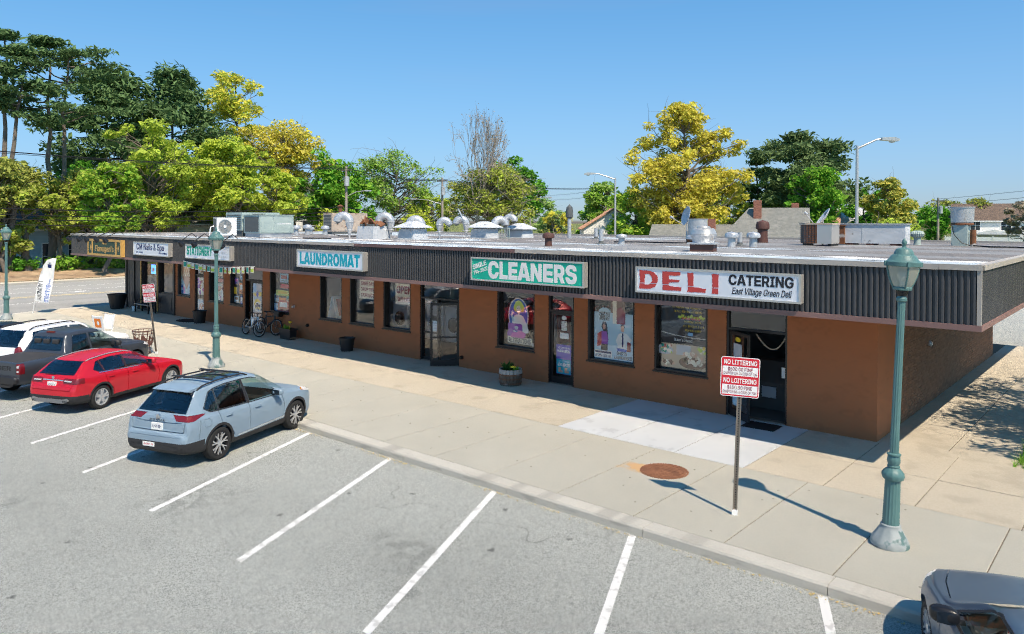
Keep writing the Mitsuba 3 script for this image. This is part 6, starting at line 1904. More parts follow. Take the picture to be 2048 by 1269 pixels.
# red crossover
C = Car('parked_car', 'bright red crossover with silver bumper trim parked beside the dark pickup', 'car',
        [(-0.905, 0.55), (-0.898, 0.66), (-0.88, 0.75), (-0.85, 0.785), (-0.82, 0.84), (-0.80, 0.95), (-0.75, 1.02), (-0.68, 1.085), (-0.52, 1.22), (-0.36, 1.355), (-0.28, 1.395), (0.0, 1.435), (0.6, 1.485), (1.1, 1.475), (1.45, 1.42), (1.8, 1.255), (2.2, 1.045), (2.35, 1.01), (2.9, 0.93), (3.25, 0.83), (3.42, 0.72), (3.50, 0.60), (3.52, 0.48)],
        [(-0.9, 0.9), (-0.7, 1.0), (0.0, 0.98), (1.2, 0.94), (2.3, 0.915), (3.2, 0.8), (3.52, 0.7)],
        [(-0.905, 0.62), (-0.89, 0.70), (-0.84, 0.78), (-0.75, 0.83), (-0.5, 0.875), (0.0, 0.89), (0.7, 0.875), (2.0, 0.875), (2.8, 0.89), (3.1, 0.85), (3.35, 0.74), (3.47, 0.60), (3.52, 0.46)],
        [(-0.905, 0.36), (-0.8, 0.28), (-0.4, 0.24), (0.5, 0.2), (2.8, 0.2), (3.3, 0.22), (3.52, 0.3)],
        [(-0.905, 0.52), (-0.5, 0.56), (0.5, 0.60), (1.4, 0.59), (3.52, 0.58)], 2.70, 0.375)
C.hollow(-0.45, 1.9, 0.42, (0.2, 1.12))
C.wheels(0.34, 0.22, 0.88, dict(n=5, kind='twin', back='m_alloy', front='m_alloy', rim=0.70))
C.glass_end('rear_window', Polygon([(-0.62, 1.05), (0.62, 1.05), (0.52, 1.37), (-0.52, 1.37)]), 'm_glass_tint', -1.2, -0.2, -1)
C.glass_end('windscreen', Polygon([(-0.70, 1.04), (0.70, 1.04), (0.56, 1.42), (-0.56, 1.42)]), 'm_glass_clear', 1.4, 2.6, 1)
C.endcut('tail_light', mirrored(rrect(0.36, 1.0, 0.83, 0.975, 0.05)), 'm_lens_red', -1.2, -0.56)
qw = Polygon([(-0.18, 1.12), (-0.02, 1.045), (0.16, 1.035), (0.10, 1.33), (0.02, 1.32)])
rw = Polygon([(0.20, 1.035), (0.94, 1.005), (0.90, 1.375), (0.5, 1.38), (0.14, 1.345)])
fw_ = Polygon([(1.0, 1.0), (1.86, 0.975), (1.98, 0.99), (1.5, 1.29), (1.25, 1.35), (0.96, 1.375)])
for g, gm in ((qw, 'm_glass_tint'), (rw, 'm_glass_tint'), (fw_, 'm_glass_clear')):
    C.glass_side(g, gm)
hull = unary_union([qw, rw, fw_]).convex_hull
C.sidecut('window_trim', hull.difference(unary_union([qw, rw, fw_]).buffer(0.001)), 'm_plastic', 0.42)
C.sidecut('chrome_strip', LineString([(-0.02, 1.03), (0.9, 0.992), (1.9, 0.96)]).buffer(0.011), 'm_chrome', 0.6, 0.0005)
C.sidecut('arch_trim', unary_union([Point(cx, 0.34).buffer(0.425).difference(Point(cx, 0.34).buffer(0.37)) for cx in (0, 2.70)]), 'm_plastic', 0.5, 0.001)
C.sidecut('sill_trim', Polygon([(0.36, 0.1), (2.34, 0.1), (2.34, 0.33), (0.36, 0.33)]), 'm_plastic', 0.5, 0.001)
C.cut('rear_bumper_trim', prism(Polygon([(-1.1, 0.1), (-1.1, 0.52), (-0.42, 0.50), (-0.40, 0.1)]), 'y', -1.2, 1.2), 'm_plastic')
C.add('skid_plate', MB().poly(Polygon([(-0.66, 0.40), (-0.60, 0.46), (-0.42, 0.425), (0.42, 0.425), (0.60, 0.46), (0.66, 0.40), (0.5, 0.32), (-0.5, 0.32)]), 0.10, -0.825, plane='yz').get(), 'm_skid')
for s in (1, -1):
    C.add('exhaust', MB().box(-0.925, -0.85, *sorted((s * 0.45, s * 0.62)), 0.335, 0.40).get(), 'm_black')
C.groove_side([[(0.98, 0.35), (0.96, 1.0)], [(0.14, 1.03), (0.18, 0.75), (0.42, 0.5), (0.46, 0.35)], [(2.12, 0.95), (2.2, 0.6), (2.16, 0.35)]])
C.groove_rear([[(-0.70, 0.84), (-0.66, 0.66), (0.66, 0.66), (0.70, 0.84)]], -1.2, -0.78, 0.006)
C.endcut('chrome_strip', sbox(-0.36, 0.905, 0.36, 0.935), 'm_chrome', -1.0, -0.6, 0.0005)
C.mirror(1.80, 0.97, 'p_red')
C.handle(0.34, 0.87, 'p_red')
C.handle(1.24, 0.85, 'p_red')
C.rails(-0.25, 1.3, 0.54, 'm_aluminium', 0.025, 0.014)
C.plate(0.80, 0.30, 0.15, x=-0.84)
C.add('badge', xf(MB().lathe([(0.045, 0.0), (0.045, 0.012), (0.036, 0.014), (0.036, 0.004), (0.0, 0.004)], sides=24), rot([0, 1, 0], -PI / 2, (-0.795, 0, 0.985))), 'm_chrome', 35)
C.add('wiper', MB().box(-0.745, -0.73, -0.02, 0.34, 1.06, 1.075).get(), 'm_black')
for s in (1, -1):
    C.add('tail_light_inlay', MB().box(-0.83, -0.77, *sorted((s * 0.42, s * 0.66)), 0.895, 0.925).get(), 'm_lens_clear')
C.finish('p_red', pose(-23.55, -10.9, 113.5))

# dark grey pickup with covered bed
C = Car('pickup_truck', 'dark grey pickup truck with a black cover over its bed', 'pickup truck',
        [(-1.27, 0.60), (-1.265, 0.74), (-1.24, 0.765), (-1.15, 0.77), (-1.145, 1.10), (-1.13, 1.14), (-1.08, 1.155), (0.40, 1.165), (0.42, 1.18), (0.46, 1.24), (0.62, 1.66), (0.68, 1.74), (0.8, 1.785), (1.3, 1.81), (1.8, 1.79), (2.05, 1.71), (2.45, 1.46), (2.82, 1.22), (2.95, 1.185), (3.6, 1.13), (3.9, 1.06), (4.02, 0.95), (4.07, 0.75), (4.08, 0.5)],
        [(-1.27, 1.1), (-1.1, 1.13), (0.4, 1.14), (0.6, 1.14), (2.6, 1.09), (3.7, 1.03), (4.08, 0.9)],
        [(-1.27, 0.80), (-1.24, 0.86), (-1.1, 0.905), (-0.5, 0.93), (0.5, 0.92), (2.5, 0.92), (3.3, 0.935), (3.7, 0.90), (3.95, 0.80), (4.08, 0.66)],
        [(-1.27, 0.50), (-1.0, 0.46), (0.5, 0.40), (3.5, 0.38), (4.08, 0.42)],
        [(-1.27, 0.66), (0.5, 0.66), (1.4, 0.66), (4.08, 0.66)], 3.22, 0.46, smoothT=False)
C.hollow(0.66, 2.5, 0.62, (0.98, 1.72))
C.wheels(0.40, 0.25, 0.93, dict(n=6, kind='five', back='m_darkalloy', front='m_alloy', rim=0.62))
C.cut('tonneau_cover', prism(rrect(-1.08, 0.40, -0.76, 0.76, 0.03), 'z', 1.10, 1.3), 'm_tonneau', shrink=prism(rrect(-1.075, 0.395, -0.755, 0.755, 0.03), 'z', 1.10, 1.3))
C.glass_end('rear_window', Polygon([(-0.66, 1.22), (0.66, 1.22), (0.60, 1.62), (-0.60, 1.62)]), 'm_glass_tint', 0.3, 0.8, -1)
C.glass_end('windscreen', Polygon([(-0.78, 1.23), (0.78, 1.23), (0.64, 1.70), (-0.64, 1.70)]), 'm_glass_clear', 1.9, 3.0, 1)
rw = Polygon([(0.72, 1.18), (1.40, 1.17), (1.38, 1.655), (0.86, 1.65)])
fw_ = Polygon([(1.50, 1.165), (2.50, 1.14), (2.52, 1.18), (2.02, 1.57), (1.9, 1.64), (1.48, 1.655)])
for g, gm in ((rw, 'm_glass_tint'), (fw_, 'm_glass_clear')):
    C.glass_side(g, gm)
    C.sidecut('window_trim', g.buffer(0.018).difference(g.buffer(0.001)), 'm_plastic', 0.45, 0.0005)
C.endcut('tail_light', mirrored(rrect(0.77, 1.2, 0.80, 1.11, 0.02)), 'm_lens_red', -1.25, -0.98)
for s in (1, -1):
    C.add('tail_light_inlay', MB().box(-1.16, -1.12, *sorted((s * 0.81, s * 0.87)), 0.98, 1.06).box(-1.16, -1.12, *sorted((s * 0.81, s * 0.87)), 0.86, 0.91).get(), 'm_lens_clear')
C.add('brake_light', MB().box(0.66, 0.74, -0.14, 0.14, 1.745, 1.785).get(), 'm_lens_red')
C.groove_side([[(0.56, 0.5), (0.56, 1.15)], [(1.45, 0.45), (1.45, 1.15)], [(2.62, 1.1), (2.66, 0.45)], [(0.64, 1.15), (0.68, 0.75), (0.8, 0.55)]])
C.groove_rear([[(-0.76, 0.80), (-0.76, 1.16)], [(0.76, 0.80), (0.76, 1.16)]], -1.3, -1.08, 0.007)
C.cut('rear_bumper', prism(Polygon([(-1.3, 0.4), (-1.3, 0.775), (-1.16, 0.775), (-1.16, 0.4)]), 'y', -1.2, 1.2), 'm_darkalloy')
C.letters('RANGER', 0.13, 0.90, 0.0, 'm_plastic', -1.152, w=1.15, wt=800)
C.mirror(2.32, 1.14, 'm_plastic', 1.25)
C.handle(0.78, 1.05, 'm_plastic')
C.handle(1.66, 1.04, 'm_plastic')
C.plate(0.62, 0.30, 0.15, x=-1.27)
C.sidecut('headlight', Polygon([(3.6, 0.98), (4.0, 0.88), (4.02, 0.96), (3.75, 1.05)]), 'm_lens_clear', 0.5)
C.finish('p_slate', pose(-26.6, -11.15, 113.5))

# white van-like suv with roof rails
C = Car('parked_car', 'white sport utility car with black roof rails behind the dark pickup', 'car',
        [(-1.1, 0.60), (-1.09, 0.72), (-1.06, 0.78), (-1.02, 0.82), (-0.98, 1.0), (-0.95, 1.12), (-0.70, 1.50), (-0.55, 1.66), (-0.45, 1.70), (0.0, 1.75), (0.9, 1.77), (1.5, 1.74), (1.9, 1.62), (2.5, 1.22), (2.65, 1.17), (3.3, 1.09), (3.7, 1.0), (3.85, 0.85), (3.9, 0.6)],
        [(-1.1, 1.0), (-0.9, 1.10), (1.2, 1.06), (2.5, 1.04), (3.9, 0.85)],
        [(-1.1, 0.70), (-1.07, 0.80), (-0.9, 0.90), (-0.3, 0.95), (2.9, 0.95), (3.4, 0.90), (3.75, 0.76), (3.9, 0.56)],
        [(-1.1, 0.42), (-0.7, 0.30), (3.3, 0.26), (3.9, 0.36)], [(-1.1, 0.63), (0.5, 0.68), (3.9, 0.66)], 2.9, 0.42)
C.hollow(-0.6, 2.2, 0.55, (0.3, 1.3))
C.wheels(0.375, 0.24, 0.94, dict(n=5, kind='twin', back='m_darkalloy', front='m_alloy', rim=0.68))
C.glass_end('rear_window', Polygon([(-0.74, 1.16), (0.74, 1.16), (0.60, 1.66), (-0.60, 1.66)]), 'm_glass_tint', -1.2, -0.3, -1)
C.glass_end('windscreen', Polygon([(-0.78, 1.22), (0.78, 1.22), (0.63, 1.68), (-0.63, 1.68)]), 'm_glass_clear', 1.6, 2.8, 1)
for g in (Polygon([(-0.5, 1.17), (0.16, 1.15), (0.16, 1.63), (-0.3, 1.59)]), Polygon([(0.22, 1.15), (1.06, 1.12), (1.02, 1.655), (0.22, 1.64)]), Polygon([(1.14, 1.12), (2.2, 1.09), (1.72, 1.54), (1.55, 1.62), (1.1, 1.655)])):
    C.glass_side(g, 'm_glass_tint')
C.endcut('tail_light', mirrored(rrect(0.66, 1.2, 0.92, 1.2, 0.03)), 'm_lens_red', -1.2, -0.85)
C.groove_side([[(1.1, 0.4), (1.1, 1.1)], [(0.2, 1.13), (0.25, 0.8), (0.5, 0.5)], [(2.3, 1.05), (2.36, 0.4)]])
C.mirror(2.1, 1.09, 'p_white', 1.15)
C.rails(-0.4, 1.4, 0.62, 'm_plastic', 0.06, 0.02)
C.add('roof_fin', MB().poly(Polygon([(-0.35, 1.70), (-0.1, 1.74), (-0.32, 1.80)]), 0.03, -0.015).get(), 'p_white')
C.add('badge', MB().box(-0.965, -0.955, -0.08, 0.08, 1.04, 1.08).get(), 'm_chrome')
C.finish('p_white', pose(-29.3, -10.5, 113.5))

SED = ([(-1.15, 0.60), (-1.13, 0.78), (-1.1, 0.92), (-1.05, 1.0), (-0.6, 1.05), (-0.45, 1.07), (0.2, 1.36), (0.5, 1.44), (0.9, 1.46), (1.3, 1.43), (1.6, 1.34), (2.35, 0.99), (2.5, 0.965), (3.2, 0.90), (3.6, 0.82), (3.75, 0.70), (3.8, 0.5)],
       [(-1.15, 0.9), (-0.9, 0.96), (1.2, 0.94), (2.4, 0.90), (3.8, 0.7)],
       [(-1.15, 0.68), (-1.1, 0.80), (-0.9, 0.88), (-0.2, 0.92), (2.9, 0.92), (3.3, 0.87), (3.65, 0.74), (3.8, 0.54)],
       [(-1.15, 0.40), (-0.7, 0.24), (3.3, 0.2), (3.8, 0.28)], [(-1.15, 0.6), (0.5, 0.60), (3.8, 0.6)])


def sedan(label, paint, M, wide=1.0, group=None):
    C = Car('parked_car', label, 'car', SED[0], SED[1], [(a, b * wide) for a, b in SED[2]], SED[3], SED[4], 2.85, 0.385, group=group)
    C.hollow(-0.1, 2.0, 0.42, (0.25, 1.1))
    C.wheels(0.345, 0.22, 0.91 * wide, dict(n=10, kind='vee', back='m_darkalloy', front='m_alloy', rim=0.70))
    C.glass_end('rear_window', Polygon([(-0.68, 1.09), (0.68, 1.09), (0.54, 1.40), (-0.54, 1.40)]), 'm_glass_tint', -0.6, 0.5, -1)
    C.glass_end('windscreen', Polygon([(-0.72, 1.0), (0.72, 1.0), (0.56, 1.40), (-0.56, 1.40)]), 'm_glass_clear', 1.35, 2.6, 1)
    for g in (Polygon([(-0.1, 1.04), (0.80, 1.01), (0.80, 1.345), (0.45, 1.32)]), Polygon([(0.88, 1.005), (2.0, 0.975), (1.45, 1.28), (1.25, 1.34), (0.86, 1.345)])):
        C.sidecut('window_trim', g.buffer(0.03).difference(g.buffer(0.0005)), 'm_plastic', 0.42, 0.0005)
        C.glass_side(g, 'm_glass_clear')
    C.endcut('tail_light', mirrored(rrect(0.3, 1.1, 0.80, 0.93, 0.03)), 'm_lens_red', -1.3, -0.9)
    C.sidecut('headlight', Polygon([(3.2, 0.72), (3.7, 0.66), (3.72, 0.76), (3.4, 0.84)]), 'm_lens_clear', 0.5)
    C.groove_side([[(0.86, 0.36), (0.86, 1.0)], [(2.08, 0.94), (2.15, 0.6), (2.1, 0.36)], [(0.0, 1.02), (0.05, 0.7), (0.4, 0.5)]])
    for s in (1, -1):
        C.groove_side([])
    C.body = C.body - prism(mirrored(affinity.scale(LineString([(0.80, 2.45), (0.74, 3.0), (0.60, 3.6)]).buffer(0.008), 1, 1)), 'z', 0.7, 1.3).transform(np.array([[0, 1, 0, 0], [1, 0, 0, 0], [0, 0, 1, 0]], float)) if False else C.body
    for s in (1, -1):
        l = LineString([(2.42, s * 0.78), (3.0, s * 0.70), (3.62, s * 0.52)]).buffer(0.007)
        C.body = C.body - prism(l, 'z', 0.80, 1.4)
    C.mirror(1.72, 0.985, 'm_black' if wide > 1 else paint, 1.1)
    C.handle(0.15, 0.86, paint)
    C.handle(1.12, 0.84, paint)
    C.finish(paint, M)
    return C.root


sedan('black saloon car at the left edge of the parking row', 'p_navy', pose(-33.0, -10.9, 113.5))
sedan('steel grey saloon car cut off at the bottom right corner', 'p_steelgrey', pose(-0.22, -11.02, 113.5), 1.04)

# ------------------------------------------------------------------ trees
mat('m_bark', lambda p, n, uv: mix((0.10, 0.082, 0.066), (0.24, 0.205, 0.17), fbm(p.x * 4, p.y * 4, p.z * 1.2, octaves=4)), 0.95)
mat('m_bark_pale', lambda p, n, uv: mix((0.22, 0.19, 0.16), (0.40, 0.36, 0.31), fbm(p.x * 3, p.y * 3, p.z * 1.0, octaves=4)), 0.95)
leafy('l_spring', (0.5, 0.62, 0.1), 0.4)
leafy('l_lime', (0.56, 0.64, 0.09), 0.4)
leafy('l_yellow', (0.72, 0.68, 0.11), 0.4)
leafy('l_gold', (0.68, 0.6, 0.13), 0.4)
leafy('l_green', (0.27, 0.48, 0.06), 0.35)
leafy('l_maple', (0.15, 0.38, 0.045), 0.3)
leafy('l_pale', (0.38, 0.54, 0.16), 0.4)
leafy('l_pine', (0.13, 0.215, 0.085), 0.15, 0.6)
leafy('l_pineblue', (0.15, 0.22, 0.09), 0.15, 0.6)
leafy('l_olive', (0.38, 0.42, 0.1), 0.3)
leafy('l_bud', (0.42, 0.36, 0.27), 0.3)


FINE = 1.35


def cards(g, C, s, up=0.35, slim=1.0, out=None):
    """Leaf cards about the centres C (n x 3)."""
    n = len(C)
    nrm = g.normal(size=(n, 3))
    nrm[:, 2] = np.abs(nrm[:, 2]) + up
    if out is not None:
        nrm += out
    nrm /= np.linalg.norm(nrm, axis=1, keepdims=True)
    t = np.cross(nrm, g.normal(size=(n, 3)))
    t /= np.linalg.norm(t, axis=1, keepdims=True) + 1e-9
    b = np.cross(nrm, t)
    sz = s * np.exp(g.normal(0, 0.42, (n, 1)))
    k = g.uniform(0.45, 0.75, (n, 1)) * slim
    fold = nrm * sz * 0.18
    V = np.stack([C - t * sz, C + b * sz * k + fold, C + t * sz, C - b * sz * k + fold], 1).reshape(-1, 3)
    i = np.arange(n)[:, None] * 4
    F = np.concatenate([i + [[0, 1, 2]], i + [[0, 2, 3]]], 0)
    return V, F


def bent(p0, p1, g, sag=0.12, n=5):
    p0, p1 = np.array(p0, float), np.array(p1, float)
    L = np.linalg.norm(p1 - p0)
    t = np.linspace(0, 1, n)[:, None]
    off = g.normal(size=3) * L * sag
    return p0 + (p1 - p0) * t + np.sin(PI * t) * off + np.concatenate([np.zeros((1, 3)), g.normal(size=(n - 2, 3)) * L * 0.025, np.zeros((1, 3))])


def tree(label, x, y, H, blobs, leaf, n, s, seed, trunk=0.25, bark='m_bark', clumps=46, cat='tree', name='tree', group=None, lean=(0, 0), split=0.35, cr=0.24, bare=0, z0=-0.2, second=None, shell=0.5):
    """blobs: (dx, dy, z, rx, ry, rz) ellipsoids that the crown fills."""
    g = np.random.default_rng(seed)
    root = thing(name, label, cat, group)
    B = np.array(blobs, float)
    vol = (B[:, 3] * B[:, 4] * B[:, 5]) ** 0.8
    pick = g.choice(len(B), clumps, p=vol / vol.sum())
    d = g.normal(size=(clumps, 3))
    d /= np.linalg.norm(d, axis=1, keepdims=True)
    rad = g.uniform(shell ** 2, 1, (clumps, 1)) ** 0.5
    c = B[pick, :3] + d * rad * B[pick, 3:] * 0.9
    size = cr * np.minimum(B[pick, 3], B[pick, 4])[:, None] * g.uniform(0.65, 1.45, (clumps, 1))
    base = np.array([0, 0, z0])
    top = np.array([B[:, 0].mean() + lean[0], B[:, 1].mean() + lean[1], np.max(B[:, 2] + 0.3 * B[:, 5])])
    fork = base + (top - base) * split
    w = MB()
    tp = bent(base, top, g, 0.03, 9)
    w.tube(tp, np.linspace(trunk, trunk * 0.18, 9) * np.r_[1.25, np.ones(8)], 8)
    for k in range(clumps):
        t = np.clip((c[k, 2] - 0.55 * np.linalg.norm(c[k, :2] - tp[4, :2]) - z0) / (top[2] - z0), split * 0.75, 0.93)
        p = np.array([np.interp(t, np.linspace(0, 1, 9), tp[:, j]) for j in range(3)])
        L = np.linalg.norm(c[k] - p)
        r0 = min(trunk * 0.42, 0.018 * L + 0.02)
        pts = bent(p, c[k], g, 0.10, 6)
        w.tube(pts, np.linspace(r0, 0.018, 6), 5, False)
        for j in range(3):
            q = pts[3] if j else pts[4]
            w.tube(bent(q, c[k] + g.normal(size=3) * size[k] * 0.9, g, 0.1, 4), [0.03, 0.022, 0.014, 0.008], 4, False)
    for k in range(bare):
        i = g.integers(clumps)
        e = c[i] + g.normal(size=3) * size[i] * 1.4 + [0, 0, 0.4]
        w.tube(bent(c[i], e, g, 0.12, 4), [0.034, 0.026, 0.02, 0.013], 3, False)
    off = np.array([x, y, 0])
    tv, tf = w.get()
    part(root, 'trunk', (tv + off, tf), bark, 60)
    n, s = int(n * FINE ** 2 * 0.9), s / FINE
    per = g.multinomial(n, (size[:, 0] ** 2) / (size[:, 0] ** 2).sum())
    idx = np.repeat(np.arange(clumps), per)
    u = g.normal(size=(n, 3))
    u /= np.linalg.norm(u, axis=1, keepdims=True)
    P = c[idx] + u * (g.uniform(0, 1, (n, 1)) ** 0.45) * size[idx] * [1.15, 1.15, 0.8]
    V, F = cards(g, P, s, 0.5, out=0.5 * u)
    if second:
        m = g.random(n) < second[1]
        mm = np.concatenate([m, m])
        part(root, 'crown', (V + off, F[~mm]), leaf)
        part(root, 'crown', (V + off, F[mm]), second[0])
    else:
        part(root, 'crown', (V + off, F), leaf)
    return root


def pine(label, x, y, H, R, seed, leaf='l_pine', z_low=0.45, tiers=9, n=4200, s=0.2, trunk=0.35, fork=False, flat=0.28, group='tall pines', one_side=0.0, per_tier=5, lean=(0, 0)):
    g = np.random.default_rng(seed)
    root = thing('pine_tree', label, 'tree', group)
    w = MB()
    stems = [bent((0, 0, -0.2), (lean[0], lean[1], H * 0.97), g, 0.006, 9)]
    stems[0][1:-1] = stems[0][1:-1] * 0.35 + (np.array([0, 0, -0.2]) + np.array([lean[0], lean[1], H * 0.97 + 0.2]) * np.linspace(0, 1, 9)[1:-1, None]) * 0.65
    if fork:
        stems.append(bent((0.35, 0.35, -0.2), (1.2 + lean[0], 1.3 + lean[1], H * 0.9), g, 0.008, 9))
        stems[1][:, :2] = stems[1][:, :2] * 0.4 + np.linspace(0.35, 1.2, 9)[:, None] * 0.6
    for st in stems:
        w.tube(st, np.linspace(trunk, 0.06, 9), 8)
    pads, psz = [], []
    for t in np.linspace(z_low, 1.0, tiers):
        for k in range(per_tier if t < 0.97 else 3):
            st = stems[g.integers(len(stems))]
            z = H * np.clip(t + g.normal() * 0.02, z_low * 0.95, 1.0)
            p = np.array([np.interp(z, st[:, 2], st[:, j]) for j in range(3)])
            p[2] = min(z, st[-1, 2])
            a = g.uniform(0, 2 * PI)
            prof = math.sin(PI * np.clip((t - z_low) / (1 - z_low) * 0.72 + 0.26, 0, 1)) ** 0.8
            L = R * prof * g.uniform(0.5, 1.1)
            e = p + np.array([math.cos(a) * L + one_side * L * 0.5, math.sin(a) * L, g.uniform(-0.02, 0.22) * L])
            br = bent(p, e, g, 0.06, 6)
            w.tube(br, np.linspace(0.03 + 0.012 * L, 0.02, 6), 5, False)
            for j in (3, 4, 5):
                pads.append(br[j] + g.normal(size=3) * 0.25 * [1, 1, 0.4] + [0, 0, 0.15])
                psz.append(R * 0.215 * g.uniform(0.75, 1.3) * (0.8 if j == 3 else 1))
    off = np.array([x, y, 0])
    tv, tf = w.get()
    part(root, 'trunk', (tv + off, tf), 'm_bark', 60)
    pads, psz = np.array(pads), np.array(psz)[:, None]
    per = g.multinomial(n, (psz[:, 0] ** 2) / (psz[:, 0] ** 2).sum())
    idx = np.repeat(np.arange(len(pads)), per)
    u = g.normal(size=(n, 3))
    u /= np.linalg.norm(u, axis=1, keepdims=True)
    P = pads[idx] + u * (g.uniform(0, 1, (n, 1)) ** 0.5) * psz[idx] * [1.25, 1.25, flat * 1.6]
    V, F = cards(g, P, s * 1.25, 0.6, 0.62)
    part(root, 'crown', (V + off, F), leaf)
    return root


def round_tree(label, x, y, H, R, zc, leaf, n, s, seed, rz=None, **kw):
    rz = rz or (H - zc)
    g = np.random.default_rng(seed + 1000)
    blobs = [(0, 0, zc, R * 0.8, R * 0.8, rz)]
    for k in range(6):
        a, t = g.uniform(0, 2 * PI), g.uniform(-0.6, 0.55)
        blobs.append((R * 0.55 * math.cos(a), R * 0.55 * math.sin(a), zc + rz * t, R * 0.45, R * 0.45, rz * 0.42))
    return tree(label, x, y, H, blobs, leaf, n, s, seed, **kw)


LEFT = 'trees beyond the side road'
# tall pines at the far left
pine('tall bare stemmed pine at the left edge of the picture', -78.3, 2.4, 22.0, 4.0, 1, z_low=0.68, tiers=6, n=5200, s=0.17, fork=True, flat=0.24, per_tier=4)
pine('tall pine with two bare stems and flat spreading tiers, second from the left', -79.5, 6.4, 22.3, 5.2, 2, z_low=0.63, tiers=7, n=8000, s=0.16, fork=True, flat=0.2, one_side=0.35, per_tier=4)
pine('dense dark pine behind the leafy trees, left one of the pair', -93.3, 16.8, 22.2, 7.0, 3, z_low=0.25, tiers=13, n=17000, s=0.24, flat=0.42, per_tier=7)
pine('dense dark pine behind the leafy trees, right one of the pair', -90.8, 23.5, 22.6, 6.6, 4, z_low=0.3, tiers=12, n=17000, s=0.24, flat=0.42, per_tier=7)
tree('tall yellow green tree rising above the dark pines', -96.3, 34.1, 27, [(0, 0, 22.5, 4.2, 4.2, 4.2), (-1.5, -1.0, 21, 3, 3, 3), (1.2, 1.2, 18.5, 3, 3, 3), (2, 1.5, 23, 2.5, 2.5, 2.6), (0, 0, 14, 4.5, 4.5, 4)], 'l_yellow', 6500, 0.24, 5, trunk=0.4, clumps=60, group=LEFT, second=('l_spring', 0.35), cr=0.27)
tree('golden leaved tree to the right of the tall yellow green one', -88.9, 37.5, 19, [(0, 0, 15, 4.6, 4.6, 3.4), (2.2, 2.0, 13.2, 3.6, 3.6, 2.8), (-3, -2.5, 15.5, 3.2, 3.2, 3.0), (0, 0, 9.5, 3.5, 3.5, 3)], 'l_gold', 6500, 0.23, 6, trunk=0.35, clumps=60, group=LEFT, second=('l_yellow', 0.5), cr=0.27)
round_tree('light green spreading tree in the middle of the left group, thin in leaf', -76.9, 15.2, 15.6, 5.8, 9.5, 'l_spring', 9500, 0.21, 7, rz=6.4, group=LEFT, clumps=80, bare=60, cr=0.2)
round_tree('light green tree right of the middle of the left group with lime tips', -75.8, 22.3, 14.6, 5.3, 8.6, 'l_lime', 9500, 0.21, 8, rz=6.2, group=LEFT, clumps=80, second=('l_spring', 0.5), bare=40, cr=0.2)
round_tree('fresh green tree before the dense dark pines', -74.8, 9.6, 12.3, 4.4, 7.3, 'l_green', 8000, 0.2, 9, rz=5.2, group=LEFT, clumps=70, second=('l_spring', 0.4), bare=30, cr=0.21)
round_tree('lime green tree at the right end of the left group', -75.5, 27.6, 11.6, 4.2, 6.9, 'l_spring', 8000, 0.2, 10, rz=4.9, group=LEFT, clumps=70, second=('l_lime', 0.4), cr=0.21)
round_tree('yellowish undergrowth tree under the two stemmed pine', -77.8, 6.4, 9.8, 3.6, 6.0, 'l_olive', 6500, 0.19, 11, rz=4.0, group=LEFT, clumps=55, second=('l_spring', 0.5), cr=0.24)
round_tree('olive undergrowth tree at the left edge', -77.0, 2.2, 9.2, 3.4, 5.6, 'l_olive', 6500, 0.19, 12, rz=3.9, group=LEFT, clumps=55, second=('l_spring', 0.3), cr=0.24)
round_tree('dark green tree deep behind the left group', -86, 12.5, 12.5, 5.5, 7.0, 'l_maple', 4500, 0.26, 13, rz=5.5, group=LEFT, clumps=60)
round_tree('mid green tree behind the lime green trees', -86, 29, 12.5, 5.5, 7.2, 'l_green', 4500, 0.26, 14, rz=5.2, group=LEFT, clumps=60, second=('l_spring', 0.5))
round_tree('dark leafy tree behind the left edge', -90, 3, 11, 5.5, 6.0, 'l_maple', 3600, 0.26, 15, rz=5.0, group=LEFT, clumps=50)


def shrub(label, x, y, w, d, h, leaf, n, s, seed, group, name='shrub', cat='shrub', second=None):
    g = np.random.default_rng(seed)
    blobs = [(g.uniform(-0.4, 0.4) * w, g.uniform(-0.4, 0.4) * d, h * g.uniform(0.45, 0.62), w * 0.33, d * 0.33, h * 0.42) for _ in range(6)] + [(0, 0, h * 0.5, w * 0.45, d * 0.45, h * 0.45)]
    return tree(label, x, y, h, blobs, leaf, n, s, seed, trunk=0.06, clumps=30, cat=cat, name=name, group=group, split=0.15, cr=0.4, second=second, z0=0.0, shell=0.3)


HG = 'hedge shrubs along the mulch bank'
for k, (x, y, w, h, lf) in enumerate(((-77.5, 7.6, 3.0, 2.1, 'l_green'), (-78, 10.2, 3.4, 2.5, 'l_spring'), (-77.6, 13.0, 3.2, 2.3, 'l_green'), (-78, 16.0, 3.4, 2.6, 'l_spring'), (-77.8, 19.0, 3.2, 2.3, 'l_green'), (-78.0, 3.5, 2.6, 1.9, 'l_maple'), (-78.4, 0.4, 2.6, 1.8, 'l_maple'))):
    nm = ('first', 'second', 'third', 'fourth', 'fifth', 'shaded', 'leftmost')[k]
    shrub(f'{nm} rounded hedge shrub beyond the road on the mulch bank', x, y, w, w * 1.15, h, lf, 1500, 0.13, 40 + k, HG, second=('l_maple', 0.3))
# trunks near the blue house
for k, (x, y) in enumerate(((-76.5, 1.4), (-77.6, 3.9), (-79.0, 9.0))):
    tree(f'thick dark tree stem {("at the left edge", "second from the left edge", "behind the feather flag")[k]} before the pale blue house', x, y, 9, [(0, 0, 8.2, 2.6, 2.6, 2.2)], 'l_olive', 1500, 0.2, 50 + k, trunk=0.42, clumps=20, group=LEFT, cr=0.35)

